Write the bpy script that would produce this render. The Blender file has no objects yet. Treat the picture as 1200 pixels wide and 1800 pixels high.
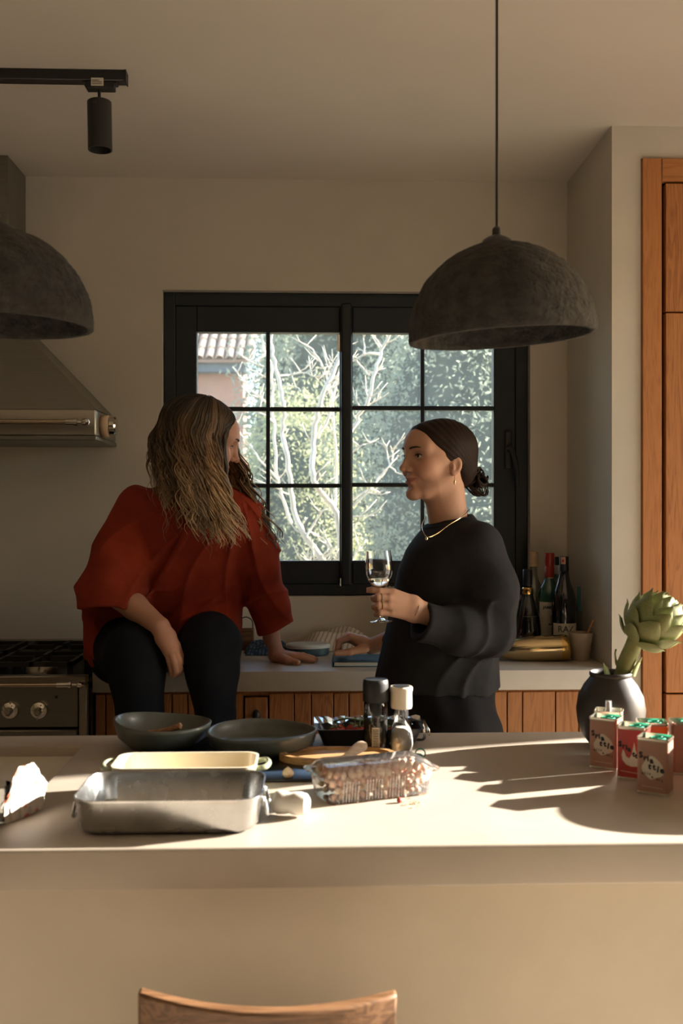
import bpy, bmesh, math, random
import numpy as np
from mathutils import Vector, Matrix

random.seed(7)
rng = np.random.default_rng(11)
scn = bpy.context.scene
C = bpy.context.collection
PI = math.pi

# ------------------------------------------------------------------ camera
EYE = 1.42
YAW = math.radians(1.96)
FPX = 1750.0
cam_d = bpy.data.cameras.new('camera')
cam = bpy.data.objects.new('camera', cam_d)
C.objects.link(cam)
cam.location = (0, 0, EYE)
cam.rotation_euler = (PI / 2, 0, -YAW)
cam_d.sensor_fit = 'HORIZONTAL'
cam_d.sensor_width = 24.0
cam_d.lens = 24.0 * FPX / 1200.0
cam_d.clip_start = 0.05
cam_d.dof.use_dof = True
cam_d.dof.focus_distance = 2.95
cam_d.dof.aperture_fstop = 4.5
scn.camera = cam

# ------------------------------------------------------------------ sky, sun, exposure
SUN_EL = math.radians(19.0)
SUN_AZ = Vector((0.966, 0.26, 0)).normalized()
SUN_DIR = Vector((SUN_AZ.x * math.cos(SUN_EL), SUN_AZ.y * math.cos(SUN_EL), math.sin(SUN_EL)))
world = bpy.data.worlds.new('world')
scn.world = world
world.use_nodes = True
wn = world.node_tree
wn.nodes.clear()
w_out = wn.nodes.new('ShaderNodeOutputWorld')
w_bg = wn.nodes.new('ShaderNodeBackground')
w_sky = wn.nodes.new('ShaderNodeTexSky')
w_sky.sky_type = 'NISHITA'
w_sky.sun_disc = False
w_sky.sun_elevation = SUN_EL
w_sky.sun_rotation = math.radians(75)
w_sky.air_density = 1.0
w_sky.dust_density = 0.6
w_sky.ozone_density = 1.0
w_bg.inputs['Strength'].default_value = 0.85
wn.links.new(w_sky.outputs[0], w_bg.inputs[0])
wn.links.new(w_bg.outputs[0], w_out.inputs[0])

sun_d = bpy.data.lights.new('sun', 'SUN')
sun_d.energy = 26.0
sun_d.color = (1.0, 0.91, 0.79)
sun_d.angle = math.radians(0.7)
sun = bpy.data.objects.new('sun', sun_d)
C.objects.link(sun)
sun.rotation_euler = (-SUN_DIR).to_track_quat('-Z', 'Y').to_euler()
sun.location = (6, 2, 5)

def portal(name, loc, rot, sx, sy):
    d = bpy.data.lights.new(name, 'AREA')
    d.shape = 'RECTANGLE'; d.size = sx; d.size_y = sy
    d.cycles.is_portal = True
    o = bpy.data.objects.new(name, d)
    C.objects.link(o); o.location = loc; o.rotation_euler = rot
    return o
portal('daylight_portal', (3.12, 1.58, 1.2), (PI / 2, 0, PI / 2), 2.6, 2.4)
portal('daylight_portal', (-0.02, 3.92, 1.68), (-PI / 2, 0, 0), 1.4, 1.2)

vs = scn.view_settings
vs.view_transform = 'Standard'
vs.look = 'None'
vs.gamma = 1.0
vs.use_curve_mapping = False
vs.exposure = 0.30
scn.display_settings.display_device = 'sRGB'
scn.cycles.max_bounces = 10
scn.cycles.diffuse_bounces = 6
scn.cycles.glossy_bounces = 4
scn.cycles.transmission_bounces = 8
scn.cycles.transparent_max_bounces = 16
scn.cycles.sample_clamp_indirect = 6.0
scn.cycles.caustics_reflective = False
scn.cycles.caustics_refractive = False

# ------------------------------------------------------------------ helpers
_s, _c = math.sin(YAW), math.cos(YAW)
def at(px, py, Y):
    """a point of the place at depth Y from where the photograph shows it"""
    u = (px - 600.0) / FPX
    w = (900.0 - py) / FPX
    dx = _s + _c * u
    dy = _c - _s * u
    k = Y / dy
    return Vector((dx * k, Y, EYE + w * k))

def tag(o, label=None, cat=None, group=None, kind=None):
    if label: o['label'] = label
    if cat: o['category'] = cat
    if group: o['group'] = group
    if kind: o['kind'] = kind
    return o

def empty(name, loc, label=None, cat=None, group=None, kind=None, rz=0.0):
    o = bpy.data.objects.new(name, None)
    C.objects.link(o)
    o.empty_display_size = 0.05
    o.location = loc
    o.rotation_euler = (0, 0, rz)
    return tag(o, label, cat, group, kind)

def put(o, parent):
    if parent is not None:
        o.parent = parent
    return o

def world_put(o, parent):
    """parent keeping the world coordinates the mesh was built in"""
    if parent is not None:
        o.parent = parent
        m = Matrix.Translation(parent.location) @ parent.rotation_euler.to_matrix().to_4x4()
        o.matrix_parent_inverse = m.inverted()
    return o

def mesh_obj(name, V, F, mat=None, parent=None, smooth=False, world=False):
    me = bpy.data.meshes.new(name)
    if isinstance(V, np.ndarray): V = V.tolist()
    if isinstance(F, np.ndarray): F = F.tolist()
    me.from_pydata([tuple(v) for v in V], [], F)
    me.update()
    if smooth:
        me.polygons.foreach_set('use_smooth', [True] * len(me.polygons))
    if mat is not None:
        me.materials.append(mat)
    o = bpy.data.objects.new(name, me)
    C.objects.link(o)
    (world_put if world else put)(o, parent)
    return o

def bm_obj(name, bm, mat=None, parent=None, smooth=False, world=False, auto=None):
    me = bpy.data.meshes.new(name)
    bm.normal_update()
    bm.to_mesh(me); bm.free()
    if smooth:
        me.polygons.foreach_set('use_smooth', [True] * len(me.polygons))
    if auto is not None:
        me.polygons.foreach_set('use_smooth', [True] * len(me.polygons))
        me.set_sharp_from_angle(angle=math.radians(auto))
    if mat is not None:
        me.materials.append(mat)
    o = bpy.data.objects.new(name, me)
    C.objects.link(o)
    (world_put if world else put)(o, parent)
    return o

def add_box(bm, x0, x1, y0, y1, z0, z1, bevel=0.0, seg=1, M=None):
    vs_ = [bm.verts.new(p) for p in ((x0, y0, z0), (x1, y0, z0), (x1, y1, z0), (x0, y1, z0),
                                     (x0, y0, z1), (x1, y0, z1), (x1, y1, z1), (x0, y1, z1))]
    fs = [bm.faces.new([vs_[i] for i in f]) for f in ((0, 3, 2, 1), (4, 5, 6, 7), (0, 1, 5, 4), (1, 2, 6, 5), (2, 3, 7, 6), (3, 0, 4, 7))]
    if bevel > 0:
        es = set(e for f in fs for e in f.edges)
        r = bmesh.ops.bevel(bm, geom=list(es), offset=bevel, segments=seg, affect='EDGES', profile=0.5)
        vv = set(v for v in vs_ if v.is_valid) | set(r['verts'])
    else:
        vv = set(vs_)
    if M is not None:
        bmesh.ops.transform(bm, matrix=M, verts=list(vv))
    return bm

def box(name, x0, x1, y0, y1, z0, z1, mat, parent=None, bevel=0.0, seg=1, M=None, world=False):
    bm = bmesh.new()
    add_box(bm, x0, x1, y0, y1, z0, z1, bevel, seg, M)
    return bm_obj(name, bm, mat, parent, world=world, auto=40 if bevel > 0 else None)

def boxes(name, rects, mat, parent=None, bevel=0.0, world=False):
    bm = bmesh.new()
    for r in rects:
        add_box(bm, *r, bevel=bevel)
    return bm_obj(name, bm, mat, parent, world=world)

def lathe_vf(profile, n=32, sx=1.0, sy=1.0, closed_top=False, closed_bottom=False, wob=None):
    V, F = [], []
    m = len(profile)
    for j, (r, z) in enumerate(profile):
        for i in range(n):
            a = 2 * PI * i / n
            k = 1.0 if wob is None else wob(a, j / (m - 1))
            V.append((r * sx * k * math.cos(a), r * sy * k * math.sin(a), z))
    for j in range(m - 1):
        for i in range(n):
            F.append((j * n + i, j * n + (i + 1) % n, (j + 1) * n + (i + 1) % n, (j + 1) * n + i))
    if closed_bottom:
        F.append(tuple(reversed(range(n))))
    if closed_top:
        F.append(tuple(range((m - 1) * n, m * n)))
    return V, F

def lathe(name, profile, mat, parent=None, n=32, loc=(0, 0, 0), M=None, sharp=35, **kw):
    V, F = lathe_vf(profile, n, **kw)
    if M is not None:
        V = [tuple(M @ Vector(v)) for v in V]
    V = [(v[0] + loc[0], v[1] + loc[1], v[2] + loc[2]) for v in V]
    o = mesh_obj(name, V, F, mat, parent, smooth=True)
    o.data.set_sharp_from_angle(angle=math.radians(sharp))
    return o

def frames(pts):
    pts = [Vector(p) for p in pts]
    T = []
    for i in range(len(pts)):
        a = pts[max(i - 1, 0)]; b = pts[min(i + 1, len(pts) - 1)]
        t = (b - a)
        T.append(t.normalized() if t.length > 1e-9 else Vector((0, 0, 1)))
    n = T[0].orthogonal().normalized()
    N = [n]
    for i in range(1, len(pts)):
        n = N[-1] - T[i] * N[-1].dot(T[i])
        n = n.normalized() if n.length > 1e-6 else T[i].orthogonal().normalized()
        N.append(n)
    return pts, T, N

def tube_vf(pts, rad, n=8, flat=1.0, caps=True):
    pts, T, N = frames(pts)
    if not hasattr(rad, '__len__'): rad = [rad] * len(pts)
    V, F = [], []
    for p, t, nn, r in zip(pts, T, N, rad):
        b = t.cross(nn)
        for i in range(n):
            a = 2 * PI * i / n
            V.append(tuple(p + nn * (r * math.cos(a)) + b * (r * flat * math.sin(a))))
    for j in range(len(pts) - 1):
        for i in range(n):
            F.append((j * n + i, j * n + (i + 1) % n, (j + 1) * n + (i + 1) % n, (j + 1) * n + i))
    if caps:
        F.append(tuple(reversed(range(n))))
        F.append(tuple(range((len(pts) - 1) * n, len(pts) * n)))
    return V, F

def tube(name, pts, rad, mat, parent=None, n=8, world=False, flat=1.0, sharp=50):
    V, F = tube_vf(pts, rad, n, flat)
    o = mesh_obj(name, V, F, mat, parent, smooth=True, world=world)
    o.data.set_sharp_from_angle(angle=math.radians(sharp))
    return o

def merge(parts):
    V, F = [], []
    for v, f in parts:
        k = len(V)
        V.extend(v)
        F.extend(tuple(i + k for i in ff) for ff in f)
    return V, F

def copy_tree(o, parent=None):
    c = o.copy()
    C.objects.link(c)
    if parent is not None: c.parent = parent
    for ch in list(o.children):
        copy_tree(ch, c)
    return c

def spline(pts, n):
    """Catmull-Rom through pts, n samples a span"""
    P = [Vector(p) for p in pts]
    P = [P[0] * 2 - P[1]] + P + [P[-1] * 2 - P[-2]]
    out = []
    for i in range(1, len(P) - 2):
        for k in range(n):
            t = k / n
            a, b, c, d = P[i - 1], P[i], P[i + 1], P[i + 2]
            out.append(0.5 * ((2 * b) + (c - a) * t + (2 * a - 5 * b + 4 * c - d) * t * t + (3 * b - a - 3 * c + d) * t ** 3))
    out.append(P[-2])
    return out

# ------------------------------------------------------------------ materials
M_ = {}
def newmat(name):
    m = bpy.data.materials.new(name)
    m.use_nodes = True
    nt = m.node_tree
    b = nt.nodes['Principled BSDF']
    M_[name] = m
    return m, nt, b

def ramp(nt, stops, fac):
    r = nt.nodes.new('ShaderNodeValToRGB')
    el = r.color_ramp.elements
    while len(el) < len(stops): el.new(0.5)
    for e, (p, c) in zip(el, stops):
        e.position = p; e.color = (*c, 1)
    nt.links.new(fac, r.inputs[0])
    return r.outputs[0]

def coords(nt, scale=(1, 1, 1), rot=(0, 0, 0), kind='Object'):
    tc = nt.nodes.new('ShaderNodeTexCoord')
    mp = nt.nodes.new('ShaderNodeMapping')
    mp.inputs['Scale'].default_value = scale
    mp.inputs['Rotation'].default_value = rot
    nt.links.new(tc.outputs[kind], mp.inputs['Vector'])
    return mp.outputs[0]

def noise(nt, vec, scale, detail=4, rough=0.55, dist=0.0):
    n = nt.nodes.new('ShaderNodeTexNoise')
    n.inputs['Scale'].default_value = scale
    n.inputs['Detail'].default_value = detail
    n.inputs['Roughness'].default_value = rough
    n.inputs['Distortion'].default_value = dist
    nt.links.new(vec, n.inputs['Vector'])
    return n.outputs[0]

def bump(nt, b, h, strength=0.2, dist=0.01):
    n = nt.nodes.new('ShaderNodeBump')
    n.inputs['Strength'].default_value = strength
    n.inputs['Distance'].default_value = dist
    nt.links.new(h, n.inputs['Height'])
    nt.links.new(n.outputs[0], b.inputs['Normal'])

def mat(name, col, rough=0.5, metal=0.0, var=0.0, vscale=8.0, bmp=0.0, bscale=40.0, bdist=0.002, spec=None,
        stretch=(1, 1, 1), sheen=0.0, coat=0.0, sss=0.0, alt=None, rvar=0.0):
    m, nt, b = newmat(name)
    b.inputs['Roughness'].default_value = rough
    b.inputs['Metallic'].default_value = metal
    if spec is not None: b.inputs['Specular IOR Level'].default_value = spec
    if sheen: b.inputs['Sheen Weight'].default_value = sheen
    if coat: b.inputs['Coat Weight'].default_value = coat
    if sss:
        b.inputs['Subsurface Weight'].default_value = sss
        b.inputs['Subsurface Radius'].default_value = (0.012, 0.004, 0.002)
        b.inputs['Subsurface Scale'].default_value = 0.6
    v = coords(nt, stretch)
    if var > 0 or alt:
        c2 = alt if alt else tuple(max(0, c * (1 - var)) for c in col)
        c1 = col if alt else tuple(min(1, c * (1 + var)) for c in col)
        o = ramp(nt, [(0.32, c2), (0.68, c1)], noise(nt, v, vscale, 5, 0.6))
        nt.links.new(o, b.inputs['Base Color'])
    else:
        b.inputs['Base Color'].default_value = (*col, 1)
    if rvar > 0:
        mr = nt.nodes.new('ShaderNodeMapRange')
        mr.inputs['To Min'].default_value = max(0, rough - rvar); mr.inputs['To Max'].default_value = min(1, rough + rvar)
        nt.links.new(noise(nt, v, vscale * 2, 4), mr.inputs['Value'])
        nt.links.new(mr.outputs[0], b.inputs['Roughness'])
    if bmp > 0:
        bump(nt, b, noise(nt, v, bscale, 6, 0.6), bmp, bdist)
    return m

def wood(name, c1, c2, axis='z', scale=6.0, rough=0.55, dark=None, bmp=0.15, knots=True):
    m, nt, b = newmat(name)
    st = {'z': (9, 9, 0.7), 'x': (0.7, 9, 9), 'y': (9, 0.7, 9)}[axis]
    oi = nt.nodes.new('ShaderNodeObjectInfo')
    tc = nt.nodes.new('ShaderNodeTexCoord')
    add = nt.nodes.new('ShaderNodeVectorMath'); add.operation = 'ADD'
    sc = nt.nodes.new('ShaderNodeVectorMath'); sc.operation = 'SCALE'
    sc.inputs[0].default_value = (13.1, 7.7, 23.3)
    nt.links.new(oi.outputs['Random'], sc.inputs['Scale'])
    nt.links.new(tc.outputs['Object'], add.inputs[0]); nt.links.new(sc.outputs[0], add.inputs[1])
    mp = nt.nodes.new('ShaderNodeMapping'); mp.inputs['Scale'].default_value = st
    nt.links.new(add.outputs[0], mp.inputs['Vector'])
    f1 = noise(nt, mp.outputs[0], scale * 0.5, 3, 0.5, 1.2)
    wv = nt.nodes.new('ShaderNodeMath'); wv.operation = 'SINE'
    mu = nt.nodes.new('ShaderNodeMath'); mu.operation = 'MULTIPLY'; mu.inputs[1].default_value = 42.0
    nt.links.new(f1, mu.inputs[0]); nt.links.new(mu.outputs[0], wv.inputs[0])
    half = nt.nodes.new('ShaderNodeMath'); half.operation = 'MULTIPLY_ADD'
    half.inputs[1].default_value = 0.22; half.inputs[2].default_value = 0.0
    nt.links.new(wv.outputs[0], half.inputs[0])
    f2 = noise(nt, mp.outputs[0], scale * 3.5, 6, 0.65)
    sm = nt.nodes.new('ShaderNodeMath'); sm.operation = 'ADD'
    nt.links.new(half.outputs[0], sm.inputs[0]); nt.links.new(f2, sm.inputs[1])
    rj = nt.nodes.new('ShaderNodeMath'); rj.operation = 'MULTIPLY_ADD'
    rj.inputs[1].default_value = 0.3; rj.inputs[2].default_value = -0.15
    nt.links.new(oi.outputs['Random'], rj.inputs[0])
    s2 = nt.nodes.new('ShaderNodeMath'); s2.operation = 'ADD'
    nt.links.new(sm.outputs[0], s2.inputs[0]); nt.links.new(rj.outputs[0], s2.inputs[1])
    d = dark or tuple(c * 0.55 for c in c2)
    col = ramp(nt, [(0.12, d), (0.42, c2), (0.75, c1)], s2.outputs[0])
    nt.links.new(col, b.inputs['Base Color'])
    b.inputs['Roughness'].default_value = rough
    bump(nt, b, sm.outputs[0], bmp, 0.002)
    return m

def glassy(name, tint=(1, 1, 1), gloss=0.06, rough=0.02, dust=0.0, dust_col=(0.6, 0.6, 0.55), fres=1.45):
    """thin clear wall: lets light through, reflects at grazing angles, may carry dust"""
    m = bpy.data.materials.new(name); m.use_nodes = True
    nt = m.node_tree; nt.nodes.clear()
    out = nt.nodes.new('ShaderNodeOutputMaterial')
    tr = nt.nodes.new('ShaderNodeBsdfTransparent'); tr.inputs[0].default_value = (*tint, 1)
    gl = nt.nodes.new('ShaderNodeBsdfGlossy'); gl.inputs['Roughness'].default_value = rough
    fr = nt.nodes.new('ShaderNodeFresnel'); fr.inputs[0].default_value = fres
    ad = nt.nodes.new('ShaderNodeMath'); ad.operation = 'ADD'; ad.inputs[1].default_value = gloss
    ad.use_clamp = True
    nt.links.new(fr.outputs[0], ad.inputs[0])
    mx = nt.nodes.new('ShaderNodeMixShader')
    nt.links.new(ad.outputs[0], mx.inputs[0]); nt.links.new(tr.outputs[0], mx.inputs[1]); nt.links.new(gl.outputs[0], mx.inputs[2])
    last = mx.outputs[0]
    if dust > 0:
        tl = nt.nodes.new('ShaderNodeBsdfTranslucent'); tl.inputs[0].default_value = (*dust_col, 1)
        df = nt.nodes.new('ShaderNodeBsdfDiffuse'); df.inputs[0].default_value = (*dust_col, 1)
        m1 = nt.nodes.new('ShaderNodeMixShader'); m1.inputs[0].default_value = 0.25
        nt.links.new(tl.outputs[0], m1.inputs[1]); nt.links.new(df.outputs[0], m1.inputs[2])
        v = coords(nt)
        mr = nt.nodes.new('ShaderNodeMapRange')
        mr.inputs['From Min'].default_value = 0.3; mr.inputs['From Max'].default_value = 0.75
        mr.inputs['To Min'].default_value = dust * 0.7; mr.inputs['To Max'].default_value = dust * 1.4
        nt.links.new(noise(nt, v, 3.0, 8, 0.7), mr.inputs['Value'])
        m2 = nt.nodes.new('ShaderNodeMixShader')
        nt.links.new(mr.outputs[0], m2.inputs[0]); nt.links.new(last, m2.inputs[1]); nt.links.new(m1.outputs[0], m2.inputs[2])
        last = m2.outputs[0]
    nt.links.new(last, out.inputs[0])
    M_[name] = m
    return m

def attr_mat(name, attr='col', rough=0.5, sss=0.0, sheen=0.0, var=0.08, bmp=0.0, bscale=300.0, spec=None):
    m, nt, b = newmat(name)
    a = nt.nodes.new('ShaderNodeAttribute'); a.attribute_name = attr
    hs = nt.nodes.new('ShaderNodeHueSaturation')
    v = coords(nt)
    mr = nt.nodes.new('ShaderNodeMapRange'); mr.inputs['To Min'].default_value = 1 - var; mr.inputs['To Max'].default_value = 1 + var
    nt.links.new(noise(nt, v, 60, 4), mr.inputs['Value'])
    nt.links.new(mr.outputs[0], hs.inputs['Value']); nt.links.new(a.outputs['Color'], hs.inputs['Color'])
    nt.links.new(hs.outputs[0], b.inputs['Base Color'])
    b.inputs['Roughness'].default_value = rough
    if spec is not None: b.inputs['Specular IOR Level'].default_value = spec
    if sheen: b.inputs['Sheen Weight'].default_value = sheen
    if sss:
        b.inputs['Subsurface Weight'].default_value = sss
        b.inputs['Subsurface Radius'].default_value = (0.012, 0.004, 0.002)
        b.inputs['Subsurface Scale'].default_value = 0.5
    if bmp: bump(nt, b, noise(nt, v, bscale, 3), bmp, 0.001)
    return m

def set_col(o, cols):
    a = o.data.color_attributes.new('col', 'FLOAT_COLOR', 'POINT')
    c = np.ones((len(o.data.vertices), 4), dtype=np.float32)
    c[:, :3] = cols
    a.data.foreach_set('color', c.ravel())

mat('plaster', (0.59, 0.545, 0.465), 0.92, var=0.05, vscale=2.5, bmp=0.12, bscale=120, bdist=0.002)
mat('plaster_ceiling', (0.585, 0.535, 0.46), 0.95, var=0.04, vscale=1.5, bmp=0.06, bscale=90, bdist=0.002)
mat('microcement', (0.43, 0.375, 0.31), 0.5, spec=0.3, var=0.07, vscale=5, bmp=0.05, bscale=60, bdist=0.001, rvar=0.08)
mat('microcement_base', (0.60, 0.53, 0.42), 0.8, var=0.06, vscale=3, bmp=0.12, bscale=90, bdist=0.0015)
mat('concrete_counter', (0.52, 0.47, 0.40), 0.45, var=0.06, vscale=7, bmp=0.06, bscale=70, bdist=0.001)
mat('floor_stone', (0.66, 0.58, 0.48), 0.5, var=0.06, vscale=3)
mat('plaster_dark', (0.16, 0.15, 0.13), 0.95, var=0.05, vscale=2.5)  # for unseen walls, darkened to cut the bounce light on the left
mat('grout', (0.3, 0.26, 0.21), 0.9)
mat('stucco', (0.62, 0.5, 0.42), 0.95, var=0.1, vscale=1.2, bmp=0.3, bscale=30, bdist=0.01)
wood('oak', (0.47, 0.19, 0.06), (0.42, 0.165, 0.05), 'z', dark=(0.30, 0.11, 0.033), bmp=0.06)
wood('oak_plank', (0.44, 0.185, 0.06), (0.38, 0.15, 0.047), 'z', scale=5, dark=(0.27, 0.10, 0.03), bmp=0.06)
wood('chair_wood', (0.24, 0.125, 0.06), (0.16, 0.078, 0.036), 'x', scale=7, rough=0.45)
wood('board_wood', (0.55, 0.32, 0.13), (0.45, 0.25, 0.10), 'x', scale=8, rough=0.5)
wood('spoon_wood', (0.48, 0.26, 0.13), (0.38, 0.19, 0.09), 'x', scale=9)
wood('pale_wood', (0.66, 0.52, 0.38), (0.58, 0.44, 0.31), 'x', scale=9)
mat('reveal', (0.012, 0.008, 0.006), 0.9)
mat('steel', (0.42, 0.39, 0.33), 0.36, 1.0, var=0.05, vscale=14, stretch=(1, 1, 18))
mat('steel_panel', (0.30, 0.29, 0.26), 0.42, 1.0, var=0.06, vscale=10, stretch=(0.4, 1, 14))
mat('chrome', (0.72, 0.68, 0.6), 0.12, 1.0)
mat('brass_rail', (0.58, 0.46, 0.34), 0.22, 1.0)
mat('cream_plastic', (0.72, 0.52, 0.34), 0.4)
mat('cast_iron', (0.012, 0.012, 0.012), 0.6, bmp=0.2, bscale=200, bdist=0.001)
mat('black_enamel', (0.012, 0.012, 0.013), 0.18)
mat('black_metal', (0.014, 0.014, 0.014), 0.42)
mat('sticker', (0.62, 0.58, 0.48), 0.6)
mat('ink', (0.015, 0.015, 0.018), 0.6)
mat('window_paint', (0.012, 0.019, 0.026), 0.4, var=0.12, vscale=20)
mat('window_rubber', (0.006, 0.006, 0.007), 0.7)
glassy('window_glass', (0.95, 0.97, 0.97), gloss=0.0, dust=0.15, dust_col=(0.70, 0.72, 0.66))
glassy('door_glass', (0.97, 0.97, 0.97), gloss=0.0)
glassy('clear_glass', (0.94, 0.95, 0.95), gloss=0.03, rough=0.01, fres=1.5)
glassy('clear_plastic', (0.95, 0.96, 0.96), gloss=0.03, rough=0.08, fres=1.35, dust=0.06, dust_col=(0.85, 0.86, 0.88))
mat('pendant_pulp', (0.036, 0.033, 0.029), 0.95, var=0.45, vscale=34, bmp=1.0, bscale=55, bdist=0.02)
mat('cord', (0.012, 0.012, 0.012), 0.7)

# ================================================================== the room
CEIL = 2.655
YB = 3.70           # face of the back wall
YP = 3.15           # face of the cabinet wall on the right
XP = at(1075, 700, YP).x
def X(px, Y): return at(px, 900, Y).x
def Z(py, Y, px=600): return at(px, py, Y).z

def structure(o):
    o['kind'] = 'structure'
    return o

structure(box('floor', -5.2, 3.2, -3.7, 4.0, -0.12, 0.0, M_['floor_stone']))
structure(box('ceiling', -5.2, 3.2, -3.7, 4.0, CEIL, CEIL + 0.15, M_['plaster_ceiling']))

YW = 3.735          # front of the window frame
wx0, wx1 = X(284.5, YB), X(931.5, YB)
wz0, wz1 = Z(1048.5, YB), Z(511.5, YB)
structure(boxes('wall_back', [
    (-5.2, wx0, YB, YB + 0.26, 0, CEIL), (wx1, XP + 0.3, YB, YB + 0.26, 0, CEIL),
    (wx0, wx1, YB, YB + 0.26, 0, wz0), (wx0, wx1, YB, YB + 0.26, wz1, CEIL)], M_['plaster']))
# cabinet wall on the right, with the niche for the tall cabinet
cx0 = X(1126, YP)
cx1 = cx0 + 1.02
cz1 = Z(279, YP, 1150)
structure(boxes('wall_cabinet', [
    (XP, cx0, YP, YB + 0.26, 0, CEIL), (cx1, 3.2, YP, YB + 0.26, 0, CEIL),
    (cx0, cx1, YP, YB + 0.26, cz1, CEIL), (cx0, cx1, YP + 0.5, YB + 0.26, 0, cz1)], M_['plaster']))
DY0, DY1, DZ1 = 0.28, 2.88, 2.38
structure(boxes('wall_right', [
    (3.0, 3.2, DY1, YP, 0, CEIL), (3.0, 3.2, -3.7, DY0, 0, CEIL), (3.0, 3.2, DY0, DY1, DZ1, CEIL), (3.0, 3.2, DY0, DY0 + 1.3, 1.55, DZ1)], M_['plaster']))  # last box: unseen panel over the first door, added to shorten the sun patch
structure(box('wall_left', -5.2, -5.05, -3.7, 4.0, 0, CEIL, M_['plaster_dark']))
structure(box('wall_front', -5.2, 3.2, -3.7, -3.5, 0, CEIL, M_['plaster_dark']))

# glazed doors in the right wall, out of the picture: the sun comes in here
for k in range(2):
    y0 = DY0 + k * 1.3; y1 = y0 + 1.3
    dz = (1.55, DZ1)[k]
    d = empty('door_%d' % (k + 1), (3.08, y0, 0), kind='structure')
    boxes('door_frame', [(3.06, 3.11, y0, y0 + 0.05, 0, dz), (3.06, 3.11, y1 - 0.03, y1, 0, dz),
                         (3.06, 3.11, y0 + 0.05, y1 - 0.03, 0, 0.07), (3.06, 3.11, y0 + 0.05, y1 - 0.03, dz - 0.03, dz)],
          M_['window_paint'], d, world=True)
    box('pane', 3.082, 3.088, y0 + 0.05, y1 - 0.03, 0.07, dz - 0.03, M_['door_glass'], d, world=True)
    tube('door_handle', [(3.055, y0 + 0.03, 0.95), (3.02, y0 + 0.03, 0.95), (3.02, y0 + 0.03, 1.2), (3.055, y0 + 0.03, 1.2)], 0.008,
         M_['black_metal'], d, world=True)

# ------------------------------------------------------------------ the kitchen window
win = empty('window_1', ((wx0 + wx1) / 2, YW, wz0), kind='structure')
wp = M_['window_paint']
def WX(px): return X(px, YW)
def WZ(py): return Z(py, YW)
def frame_rects(xa, xb, za, zb, l, r, b, t, y0, y1):
    """a frame xa..xb, za..zb whose opening is l..r, b..t"""
    return [(xa, l, y0, y1, za, zb), (r, xb, y0, y1, za, zb), (l, r, y0, y1, za, b), (l, r, y0, y1, t, zb)]
boxes('outer_frame', frame_rects(wx0 + 0.002, wx1 - 0.002, wz0 + 0.002, wz1 - 0.002, WX(308), WX(906), WZ(1027), WZ(539), YW, YW + 0.075),
      wp, win, bevel=0.002, world=True)
def sash(xa, xb, l, r, vbar, hb, y0):
    s = empty('sash', ((xa + xb) / 2, y0, WZ(1027)))
    s.parent = win
    s.matrix_parent_inverse = Matrix.Translation(-win.location)
    y1 = y0 + 0.05
    def wp_(o):
        o.parent = s
        o.matrix_parent_inverse = Matrix.Translation(-s.location)
        return o
    b_, t_ = WZ(986), WZ(584)
    wp_(boxes('sash_frame', frame_rects(xa, xb, WZ(1027), WZ(539), l, r, b_, t_, y0, y1), wp, None, bevel=0.003))
    bars = [(vbar - 0.0072, vbar + 0.0072)]
    wp_(box('glazing_bar', vbar - 0.0072, vbar + 0.0072, y0 + 0.008, y1 - 0.012, b_, t_, wp, None, bevel=0.002))
    xs = [l, vbar - 0.0072, vbar + 0.0072, r]
    for h in hb:
        for k in (0, 1):
            wp_(box('glazing_bar', xs[2 * k], xs[2 * k + 1], y0 + 0.010, y1 - 0.014, h - 0.0078, h + 0.0078, wp, None, bevel=0.002))
    zs = [b_] + [v for h in sorted(hb) for v in (h - 0.0078, h + 0.0078)] + [t_]
    for i in range(3):
        for k in (0, 1):
            wp_(box('pane', xs[2 * k], xs[2 * k + 1], y0 + 0.020, y0 + 0.026, zs[2 * i], zs[2 * i + 1], M_['window_glass'], None))
    return s
sash(WX(308), WX(604), WX(345), WX(597), WX(470.5), [WZ(718.5), WZ(853.5)], YW + 0.006)
sash(WX(612), WX(906), WX(619.5), WX(868), WX(743), [WZ(716), WZ(852)], YW + 0.004)
# overlapping post where the two sashes meet
bm = bmesh.new()
add_box(bm, WX(599), WX(617.5), YW - 0.022, YW + 0.05, WZ(1029), WZ(534), bevel=0.008, seg=3)
bm_obj('meeting_post', bm, wp, win, world=True, auto=50)
box('hinge', WX(592.5), WX(597.5), YW - 0.006, YW + 0.01, WZ(618), WZ(588), M_['chrome'], win, bevel=0.001, world=True)
box('bolt_end', WX(597), WX(599.5), YW - 0.012, YW + 0.004, WZ(1030), WZ(1016), M_['chrome'], win, bevel=0.001, world=True)
hx = WX(893)
h = empty('window_handle', (hx, YW, WZ(800))); h.parent = win; h.matrix_parent_inverse = Matrix.Translation(-win.location)
h2 = h
def hput(o):
    o.parent = h2; o.matrix_parent_inverse = Matrix.Translation(-h2.location); return o
hput(box('handle_plate', hx - 0.014, hx + 0.014, YW - 0.010, YW + 0.002, WZ(824), WZ(757), M_['black_metal'], None, bevel=0.006, seg=3))
hput(tube('lever', spline([(hx, YW - 0.005, WZ(790)), (hx, YW - 0.035, WZ(788)), (hx + 0.012, YW - 0.045, WZ(800)), (hx + 0.024, YW - 0.045, WZ(830)),
                           (hx + 0.026, YW - 0.042, WZ(858))], 5), [0.009] * 8 + [0.0085] * 8 + [0.007] * 5, M_['black_metal'], None, n=10))

# ------------------------------------------------------------------ back counter
YC = 3.128          # front of the back counter
ctop = 0.92
cl = X(162, YC)
c_th = 0.0635
structure_counter = tag(box('back_counter', cl, XP - 0.001, YC, YB - 0.001, ctop - c_th, ctop, M_['concrete_counter'], bevel=0.003, seg=2),
    'pale concrete worktop running along the wall under the window', 'counter')

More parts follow.
